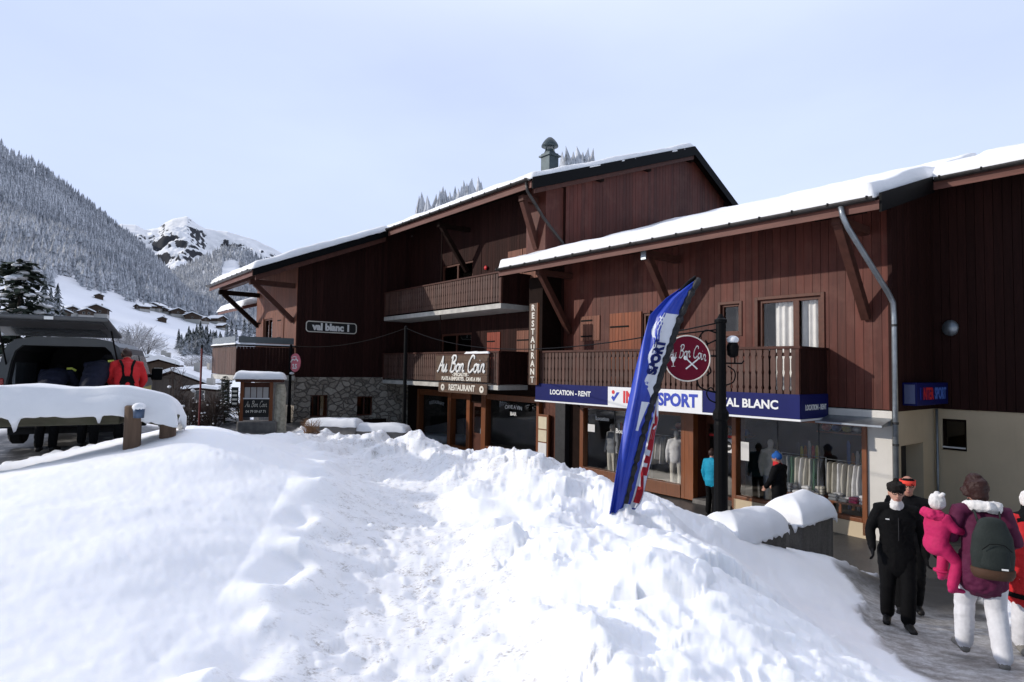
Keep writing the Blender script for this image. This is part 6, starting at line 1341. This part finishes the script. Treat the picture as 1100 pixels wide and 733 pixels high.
# woman in plum carrying the child
x, y = 4.30, 5.58; z = gz(x, y)
MP = dict(pelvis=(.0,0,.93), chest=(.02,.02,1.27), neck=(.01,.03,1.435), head=(-.02,.075,1.57), look=(-.45,.8,-.38),
    elL=(-.24,-.01,1.12), wrL=(-.26,.22,1.10), elR=(.27,.02,1.12), wrR=(.18,.24,1.02), anL=(-.11,.16,.10), knL=(-.105,.15,.50), anR=(.11,-.14,.10), knR=(.11,.05,.49))
P = person('woman in plum jacket and white ski trousers seen from behind carrying a child', (x, y, z), -.40, 1.67, [MARC, WHTC, SKIN, GREYB, SKIN], MP, .0095, 1.04, slim=.98, legs=1.16, seed=7)
hp, rt = P['hp'], P['rt']
blob(P, 'hair', [([(hp(0,-.02,-.06), .072, .075), (hp(0,-.022,.0), .094, .106), (hp(0,-.018,.05), .094, .114), (hp(0,-.018,.092), .064, .08)], rt), ([(hp(-.07,.02,-.03), .025, .045), (hp(-.075,.03,.03), .025, .05)], (0,1,0)), ([(hp(.07,.02,-.03), .025, .045), (hp(.075,.03,.03), .025, .05)], (0,1,0))], cloth('auburn_hair', (.030,.010,.008), .5, .6, 60), .009, 3, .012)
blob(P, 'white_collar', [([((-.10,.0,1.43), .055, .05), ((-.06,-.075,1.445), .055, .05), ((.02,-.10,1.45), .055, .05), ((.10,-.06,1.44), .055, .05), ((.13,.03,1.42), .05, .045)], (0,0,1))], KNITW, .009, 3, .02)
blob(P, 'jacket_hem', [([((0,0,.76), .20, .165), ((0,0,.86), .20, .16), ((0,0,.95), .185, .145)], (1,0,0))], MARC, .01, 4, .015)
WR = P['root'].matrix_basis; fr = Matrix.Translation((x, y, z)) @ Matrix.Rotation(-.40, 4, 'Z') @ Matrix.Scale(1.67/1.72, 4)
bp = fr @ Vector((.02,-.225,1.13)); bps = .93; b = thing('backpack', 'dark grey green rucksack worn by the woman in plum', 'backpack', bp, -.40+.03); b.scale = (bps, bps, bps)
mb = MB(); capsule(mb, [((0,0,-.22), .165, .085), ((0,0,-.08), .175, .105), ((0,0,.08), .160, .095), ((0,.01,.20), .115, .065)], (1,0,0), 22); me = remesh(mb, .011, 4, 'pack'); me.materials.append(DKG); me.polygons.foreach_set('use_smooth', [True]*len(me.polygons)); link('pack', me, b)
mb = MB(); capsule(mb, [((0,-.045,-.16), .125, .075), ((0,-.05,-.04), .12, .065)], (1,0,0), 18); me = remesh(mb, .011, 4, 'front_pocket'); me.materials.append(DKG); me.polygons.foreach_set('use_smooth', [True]*len(me.polygons)); link('front_pocket', me, b)
part(b, 'base_panel', MB().lathe([(.150,-.30),(.172,-.26),(.176,-.215),(.166,-.205)], (0,0,0), 24, sy=.60), cloth('brown_pack_base', (.07,.035,.02), .7), smooth=True)
for e in (-1,1): part(b, 'shoulder_strap', MB().tube([(e*.09,.07,.20),(e*.10,.13,.285),(e*.115,.24,.30),(e*.125,.33,.22)], .018, 8, sq=.4), DKG, smooth=True)
part(b, 'zip', MB().tube([(-.115,-.115,-.02),(-.06,-.122,.035),(0,-.125,.045),(.06,-.122,.035),(.115,-.115,-.02)], .004, 5), BLACKM); part(b, 'label_patch', MB().box(.03,.08,-.128,-.122,-.19,-.175), INKW)
# the child on her left arm
cpz = fr @ Vector((-.36,.0,1.05))
CH = dict(pelvis=(0,0,.93), waist=(0,.02,1.04), chest=(0,.03,1.24), neck=(0,.03,1.42), head=(0,.05,1.60), shl=(-.17,.02,1.37), shr=(.17,.02,1.37), elL=(-.24,.16,1.24), wrL=(-.14,.36,1.20), elR=(.25,.14,1.20), wrR=(.18,.38,1.14),
    hpL=(-.10,.02,.90), knL=(-.17,.30,.72), anL=(-.17,.26,.34), hpR=(.10,.02,.90), knR=(.20,.20,.66), anR=(.20,.10,.26))
H_ = .96; Rt = R(-82)
P = person('small child in pink snowsuit and white hat carried by the woman in plum', (cpz.x, cpz.y, cpz.z-.93*H_/1.72), Rt, H_, [PNKC, PNKC, SKIN, cloth('pink_boot', (.45,.02,.12), .6), SKIN], CH, .016, 1.22, slim=1.05, legs=1.18, seed=9)
hp, rt = P['hp'], P['rt']
blob(P, 'white_hat', [([(hp(0,-.01,-.02), .112, .130), (hp(0,-.015,.05), .115, .130), (hp(0,-.015,.12), .085, .10), (hp(0,-.015,.15), .04, .05)], rt), ([(hp(.10,-.01,.14), .035, .035), (hp(.115,-.01,.15), .035, .035)], rt)], KNITW, .013, 3, .012)
blob(P, 'hood', [([((-.15,-.03,1.40), .08, .07), ((-.08,-.13,1.43), .085, .08), ((.08,-.13,1.43), .085, .08), ((.15,-.03,1.40), .08, .07)], (0,0,1))], PNKC, .015, 3, .02)
for h_, a_ in ((.32,.27),): part(P['root'], 'boot_cuff', MB().tube([(-.17,.26,.40),(-.17,.26,.43)], .125, 12), PNKC, smooth=True)
# person in red at the right edge
x, y = 5.06, 5.95; z = gz(x, y)
P = person('person in a red jacket and white hat partly cut off by the right edge', (x, y, z), PI-.25, 1.56, [REDC, WHTC, SKIN, GREYB, BLK], dict(elL=(-.27,.02,1.12), wrL=(-.28,.10,.90)), .0105, 1.22, slim=1.15, legs=1.2, skirt=True, seed=11)
cap(P, 'white_hat', KNITW, .02, .14, 1.16, .01); scarf(P, 'dark_scarf', BLK2, (-.17,-.07), 1.2)
blob(P, 'shoulder_yoke', [([((-.2,-.02,1.36), .09, .085), ((0,-.02,1.40), .12, .11), ((.2,-.02,1.36), .09, .085)], (0,1,0))], BLK2, .011, 4, .01); blob(P, 'jacket_skirt', [([((0,0,.62), .235, .19), ((0,0,.80), .225, .18), ((0,0,.98), .20, .16)], (1,0,0))], REDC, .012, 4, .02); part(P['root'], 'hem_band', MB().lathe([(.245,.60),(.245,.65),(.235,.65),(.235,.60)], (0,0,0), 24, sy=.82), BLK, smooth=False)
# people in front of the shop
p = W(-6.72, 13.15); P = person('man in black jacket and blue cap standing before the right shop window', (p.x, p.y, gz(p.x, p.y)), R(39), 1.80, [BLK2, BLK, SKIN2, BOOT, SKIN], dict(elL=(-.25,.06,1.13), wrL=(-.16,.20,.98), elR=(.25,.06,1.13), wrR=(.18,.18,1.0), head=(0,.05,1.58), look=(-.15,1,-.12)), .013, 1.14, seed=13)
cap(P, 'blue_cap', DKBLU, .035, .13, 1.1); scarf(P, 'red_collar', REDC, (-.165,-.10), .95); part(P['root'], 'red_zip', MB().tube([(0,.156,1.06),(0,.165,1.2),(0,.158,1.36)], .009, 6), REDC)
p = W(-8.50, 13.30); P = person('person in a teal jacket half hidden behind the lamp post', (p.x, p.y, gz(p.x, p.y)), R(-62), 1.66, [TEALC, BLK, SKIN2, BOOT, SKIN], dict(elR=(.25,.08,1.14), wrR=(.16,.22,1.02)), .013, 1.14, seed=15); cap(P, 'hair', HAIRB, .02, .12, 1.08)
# men at the back of the van
def vanp(x, y): q = Matrix.Rotation(R(25), 3, 'Z') @ Vector((x, y, 0)); return vx+q.x, vy+q.y
vx2, vy2 = vanp(1.02, -.42); P = person('man in a red jacket with dark braces at the back of the van', (vx2, vy2, gz(vx2, vy2)), R(35), 1.74, [REDC, BLK, SKIN2, BOOT, SKIN], dict(waist=(0,.03,1.06), chest=(0,.10,1.26), neck=(0,.16,1.41), head=(-.01,.23,1.53), look=(-.2,.9,-.45), shl=(-.18,.13,1.36), shr=(.18,.13,1.36), elL=(-.25,.22,1.12), wrL=(-.20,.40,1.0), elR=(.27,.18,1.10), wrR=(.22,.36,.95)), .012, 1.18, seed=17)
cap(P, 'dark_hair', HAIRB, .01, .115, 1.08); mb = MB()
for e in (-1,1): mb.tube([(e*.10,-.118,1.03),(e*.055,-.085,1.17),(e*.07,-.03,1.33),(e*.11,.05,1.435),(e*.12,.15,1.43)], .021, 6, sq=.4)
part(P['root'], 'braces', mb, BLK, smooth=True); part(P['root'], 'braces_back', MB().prism([(-.12,.98),(.12,.98),(.05,1.16),(-.05,1.16)], lambda p, q, d: (p, -.125+d+(q-.98)*.22, q), -.012, .012), BLK)
BEND = dict(waist=(0,.04,1.08), chest=(0,.17,1.30), neck=(0,.28,1.44), head=(.02,.40,1.47), look=(.2,.7,-.7), shl=(-.19,.24,1.39), shr=(.19,.24,1.39), elL=(-.25,.42,1.16), wrL=(-.16,.62,1.04), elR=(.25,.40,1.16), wrR=(.16,.62,1.06))
YELP = m_plain('yellow_green_patch', (.52,.58,.10), .6, .08, 9, 0)
for (lx, ly, rr_, lb) in ((.48,-.42,R(3),'person in a dark navy jacket with a yellow shoulder flash bending into the van'),(-.15,-.25,R(18),'second dark clothed person bending deeper into the van on the left')):
    qx, qy = vanp(lx, ly); P = person(lb, (qx, qy, gz(qx, qy)), rr_, 1.76, [NAVYC, BLK, SKIN2, BOOT, SKIN], BEND if lx > 0 else {**BEND, 'chest': (0,.22,1.26), 'neck': (0,.36,1.36), 'head': (0,.49,1.36), 'shl': (-.19,.32,1.32), 'shr': (.19,.32,1.32)}, .014, 1.2, seed=19)
    cap(P, 'dark_cap', BLK2, .01, .12, 1.1); s0 = P['J']['shr']; part(P['root'], 'shoulder_flash', MB().tube([s0+Vector((-.035,-.045,.085)), s0+Vector((.03,-.01,.092)), s0+Vector((.085,.02,.05))], .018, 6, sq=.4), YELP)

# ------------------------------------------------------------------ things behind the shop panes
MAN = cloth('pale_mannequin_plastic', (.45,.42,.38), .5, 0); PAL = [cloth('display_cloth_%s' % n, c, .8) for n, c in (('cream', (.48,.46,.40)), ('grey', (.20,.21,.22)), ('green', (.05,.12,.07)), ('white', (.62,.62,.62)), ('dark_red', (.22,.03,.03)))]
for i, (a, b, c1, c2, lb) in enumerate(((-13.2,15.0,1,0,'mannequin in grey jacket at the left of the left shop window'),(-12.1,15.1,4,3,'mannequin in dark red jacket in the middle of the left shop window'),(-10.75,15.0,3,0,'mannequin in white and cream ski wear at the right of the left shop window'),(-8.0,15.2,0,1,'mannequin in cream jacket beside the door inside the right shop window'))):
    p = W(a, b); person(lb, (p.x, p.y, .03), ROTF+PI+.3*i, 1.75, [PAL[c1], PAL[c2], MAN, BOOT, MAN], dict(elL=(-.28,.05,1.14)), .02, 1.12, hands=False, face=False, name='mannequin', cat='mannequin', seed=30+i)
for i, (a, b, w_, lb) in enumerate(((-7.2,15.3,1.1,'clothes rail of pale jackets in the middle of the right shop window'),(-6.0,15.1,1.1,'clothes rail of white jackets at the right end of the right shop window'),(-11.6,16.0,1.6,'clothes rail deep inside the left shop window'))):
    t = fthing('clothes_rail', lb, 'clothes rail', a, b, .03); fpart(t, 'rail', MB().tube([(a-w_/2,b,.03),(a-w_/2,b,1.45),(a+w_/2,b,1.45),(a+w_/2,b,.03)], .018, 8), ZINC); rg_ = random.Random(i)
    for k in range(9):
        aa = a-w_/2+.1+k*(w_-.2)/8; L = rg_.uniform(.65,.85); mb = MB(); capsule(mb, [((aa,b,1.38-L), .05, .22), ((aa+rg_.uniform(-.02,.02),b,1.38-L*.5), .055, .20), ((aa,b,1.36), .035, .16)], (1,0,0), 12)
        mb.map(lambda x, y, z: (x+.012*math.sin(z*30+k), y+.015*math.sin(z*22+k*2), z)); fpart(t, 'jacket', mb, PAL[rg_.choice((0,3,3,0,1) if i else (3,0,2,1,0))], smooth=True)
for i, (a, b, lb) in enumerate(((-6.9,14.85,'low display table of folded pale clothes behind the right shop window'),(-5.8,14.75,'low display table heaped with white and pink goods at the right corner'))):
    t = fthing('display_table', lb, 'table', a, b, .03); fpart(t, 'table_top', MB().box(a-.45,a+.45,b-.22,b+.3,.55,.60), ORANGE, bev=.01)
    for s in ((-.4,-.18),(.4,-.18),(-.4,.26),(.4,.26)): fpart(t, 'leg', MB().box(a+s[0]-.03,a+s[0]+.03,b+s[1]-.03,b+s[1]+.03,.03,.55), ORANGE)
    rg_ = random.Random(40+i)
    for k in range(8):
        x0 = a-.38+(k % 4)*.22; y0 = b-.15+(k//4)*.22; mt = PAL[rg_.choice((3,0,3,1))] if not (i and k in (2,)) else PNKC
        for m in range(rg_.randint(1,3)): fsingle('folded_garment', 'folded pale garment in a small stack on the shop window table', 'clothes', MB().box(x0-.09,x0+.09,y0-.09,y0+.09,.603+m*.07,.668+m*.07), mt, x0, y0, .603+m*.07, group='folded clothes on the display tables', bev=.025)

SKC = [(.5,.05,.05),(.05,.12,.4),(.6,.55,.1),(.6,.6,.62),(.02,.02,.02),(.1,.35,.2),(.55,.2,.05)]
for i, (a0, a1, b, lb) in enumerate(((-13.7,-12.7,15.6,'rack of upright coloured skis at the left end of the left shop window'),(-7.9,-7.3,16.4,'rack of upright coloured skis deep behind the door side of the right shop window'),(-6.7,-5.4,16.6,'rack of upright coloured skis at the back right of the right shop window'))):
    t = fthing('ski_rack', lb, 'ski rack', (a0+a1)/2, b, .03); fpart(t, 'rail', MB().box(a0-.05,a1+.05,b+.03,b+.07,1.1,1.16), BEAMD); rg_ = random.Random(60+i); n = int((a1-a0)/.1)
    for k in range(n):
        a = a0+(k+.5)*(a1-a0)/n; h_ = rg_.uniform(1.45,1.8); c = SKC[rg_.randrange(7)]
        fpart(t, 'ski', MB().prism([(-.035,.03),(.035,.03),(.03,h_*.5),(.042,h_-.1),(.02,h_),(-.02,h_),(-.042,h_-.1),(-.03,h_*.5)], lambda p, q, d: (a+p, b+d-(.1*max(0,q-h_+.15)), q), 0, .014), m_plain('ski_topsheet_%d' % SKC.index(c), c, .35, .2, 9, 0))
for i, (z, lb) in enumerate(((1.35,'wall shelf of helmets and bags high in the left shop'),(1.75,'wall shelf of coloured goods high in the right shop'))):
    a0, a1 = ((-13.5,-10.5),(-8.3,-5.6))[i]; t = fthing('wall_shelf', lb, 'shelf', (a0+a1)/2, 18.8, z); fpart(t, 'board', MB().box(a0,a1,18.5,18.99,z,z+.04), ORANGE); rg_ = random.Random(80+i)
    for k in range(9):
        a = a0+.2+k*(a1-a0-.4)/8; fpart(t, 'helmet', MB().ball((a,18.7,z+.15), .13, 12, (1,1.1,.9)), m_plain('ski_topsheet_%d' % (k % 7), SKC[k % 7], .35, .2, 9, 0), smooth=True)
# ------------------------------------------------------------------ camera, light, sky
cam = bpy.data.cameras.new('camera'); cam.sensor_width = 36; cam.lens = 650/1100*36; cam.clip_start = .05; cam.clip_end = 12000
co = bpy.data.objects.new('camera', cam); COL.objects.link(co); co.location = (0, 0, 3.5)
co.rotation_euler = (Matrix.Rotation(PI/2+math.atan(29.45/650), 3, 'X') @ Matrix.Rotation(.015, 3, 'Z')).to_euler()
scene.camera = co
# light comes over the left shoulder of the facade: -n + .68u + .45up
nx, ny = .77555881, .63127532
sd = Vector((-nx+.70*UX, -ny+.70*UY, .45)).normalized()
elev = math.asin(sd.z); azi = math.atan2(sd.x, sd.y)      # azimuth from +Y towards +X
sun = bpy.data.lights.new('sun', 'SUN'); sun.energy = 3.1; sun.angle = R(.8); sun.color = (1, .93, .84)
so = bpy.data.objects.new('sun', sun); COL.objects.link(so); so.rotation_euler = (-sd).to_track_quat('-Z', 'Y').to_euler(); so.location = (0,0,40)
w = bpy.data.worlds.new('World'); scene.world = w; w.use_nodes = True; nt = w.node_tree; nt.nodes.clear()
def wn(t, **k):
    n = nt.nodes.new(t)
    for a, v in k.items(): setattr(n, a, v)
    return n
out = wn('ShaderNodeOutputWorld'); bg = wn('ShaderNodeBackground'); sky = wn('ShaderNodeTexSky', sky_type='NISHITA', sun_disc=False)
sky.sun_elevation = elev; sky.sun_rotation = azi; sky.altitude = 1000; sky.air_density = 1.0; sky.dust_density = .6; sky.ozone_density = 2.0
tc = wn('ShaderNodeTexCoord'); mp = wn('ShaderNodeMapping'); mp.inputs['Scale'].default_value = (1.0, .55, 2.6); mp.inputs['Rotation'].default_value = (.1, .35, .5)
nz = wn('ShaderNodeTexNoise'); nz.inputs['Scale'].default_value = 1.1; nz.inputs['Detail'].default_value = 5; nz.inputs['Roughness'].default_value = .5
nt.links.new(tc.outputs['Generated'], mp.inputs[0]); nt.links.new(mp.outputs[0], nz.inputs['Vector'])
rp = wn('ShaderNodeValToRGB'); rp.color_ramp.elements[0].position = .33; rp.color_ramp.elements[1].position = .66
rp.color_ramp.elements[0].color = (.82,.82,.82,1); rp.color_ramp.elements[1].color = (1,1,1,1); nt.links.new(nz.outputs['Fac'], rp.inputs[0])
mx = wn('ShaderNodeMix', data_type='RGBA'); 
# the cirrus bank fills the sky ahead; overhead and behind it thins out to clear blue
sp_ = wn('ShaderNodeSeparateXYZ'); nt.links.new(tc.outputs['Generated'], sp_.inputs[0])
m1 = wn('ShaderNodeMapRange', interpolation_type='SMOOTHSTEP'); m1.inputs[1].default_value = -.45; m1.inputs[2].default_value = .35; m1.inputs[3].default_value = .12; nt.links.new(sp_.outputs['Y'], m1.inputs[0])
m2 = wn('ShaderNodeMapRange', interpolation_type='SMOOTHSTEP'); m2.inputs[1].default_value = .95; m2.inputs[2].default_value = .5; m2.inputs[3].default_value = 1.0; nt.links.new(sp_.outputs['Z'], m2.inputs[0])
mm = wn('ShaderNodeMath', operation='MULTIPLY'); nt.links.new(m1.outputs[0], mm.inputs[0]); nt.links.new(m2.outputs[0], mm.inputs[1])
mk = wn('ShaderNodeMath', operation='MULTIPLY'); nt.links.new(mm.outputs[0], mk.inputs[0]); nt.links.new(rp.outputs[0], mk.inputs[1]); nt.links.new(mk.outputs[0], mx.inputs[0]); nt.links.new(sky.outputs[0], mx.inputs[6]); mx.inputs[7].default_value = (9.5, 11.0, 14.9, 1)
# thin overcast: the veil is brightest towards the zenith
mz = wn('ShaderNodeMapRange', interpolation_type='SMOOTHSTEP'); mz.inputs[1].default_value = .40; mz.inputs[2].default_value = .95; mz.inputs[3].default_value = 0.0; mz.inputs[4].default_value = 1.0; nt.links.new(sp_.outputs['Z'], mz.inputs[0])
v0 = wn('ShaderNodeVectorMath', operation='SCALE'); v0.inputs[0].default_value = (1.5, 1.2, .85); nt.links.new(mz.outputs[0], v0.inputs['Scale'])
v1 = wn('ShaderNodeVectorMath', operation='ADD'); nt.links.new(v0.outputs[0], v1.inputs[0]); v1.inputs[1].default_value = (1, 1, 1)
vm = wn('ShaderNodeVectorMath', operation='MULTIPLY'); nt.links.new(mx.outputs[2], vm.inputs[0]); nt.links.new(v1.outputs[0], vm.inputs[1])
nt.links.new(vm.outputs[0], bg.inputs[0]); bg.inputs[1].default_value = .085; nt.links.new(bg.outputs[0], out.inputs[0])
scene.view_settings.view_transform = 'Standard'; scene.view_settings.look = 'None'; scene.view_settings.exposure = -0.13; scene.view_settings.gamma = 1
scene.render.engine = 'CYCLES'; scene.cycles.max_bounces = 7; scene.cycles.transparent_max_bounces = 10
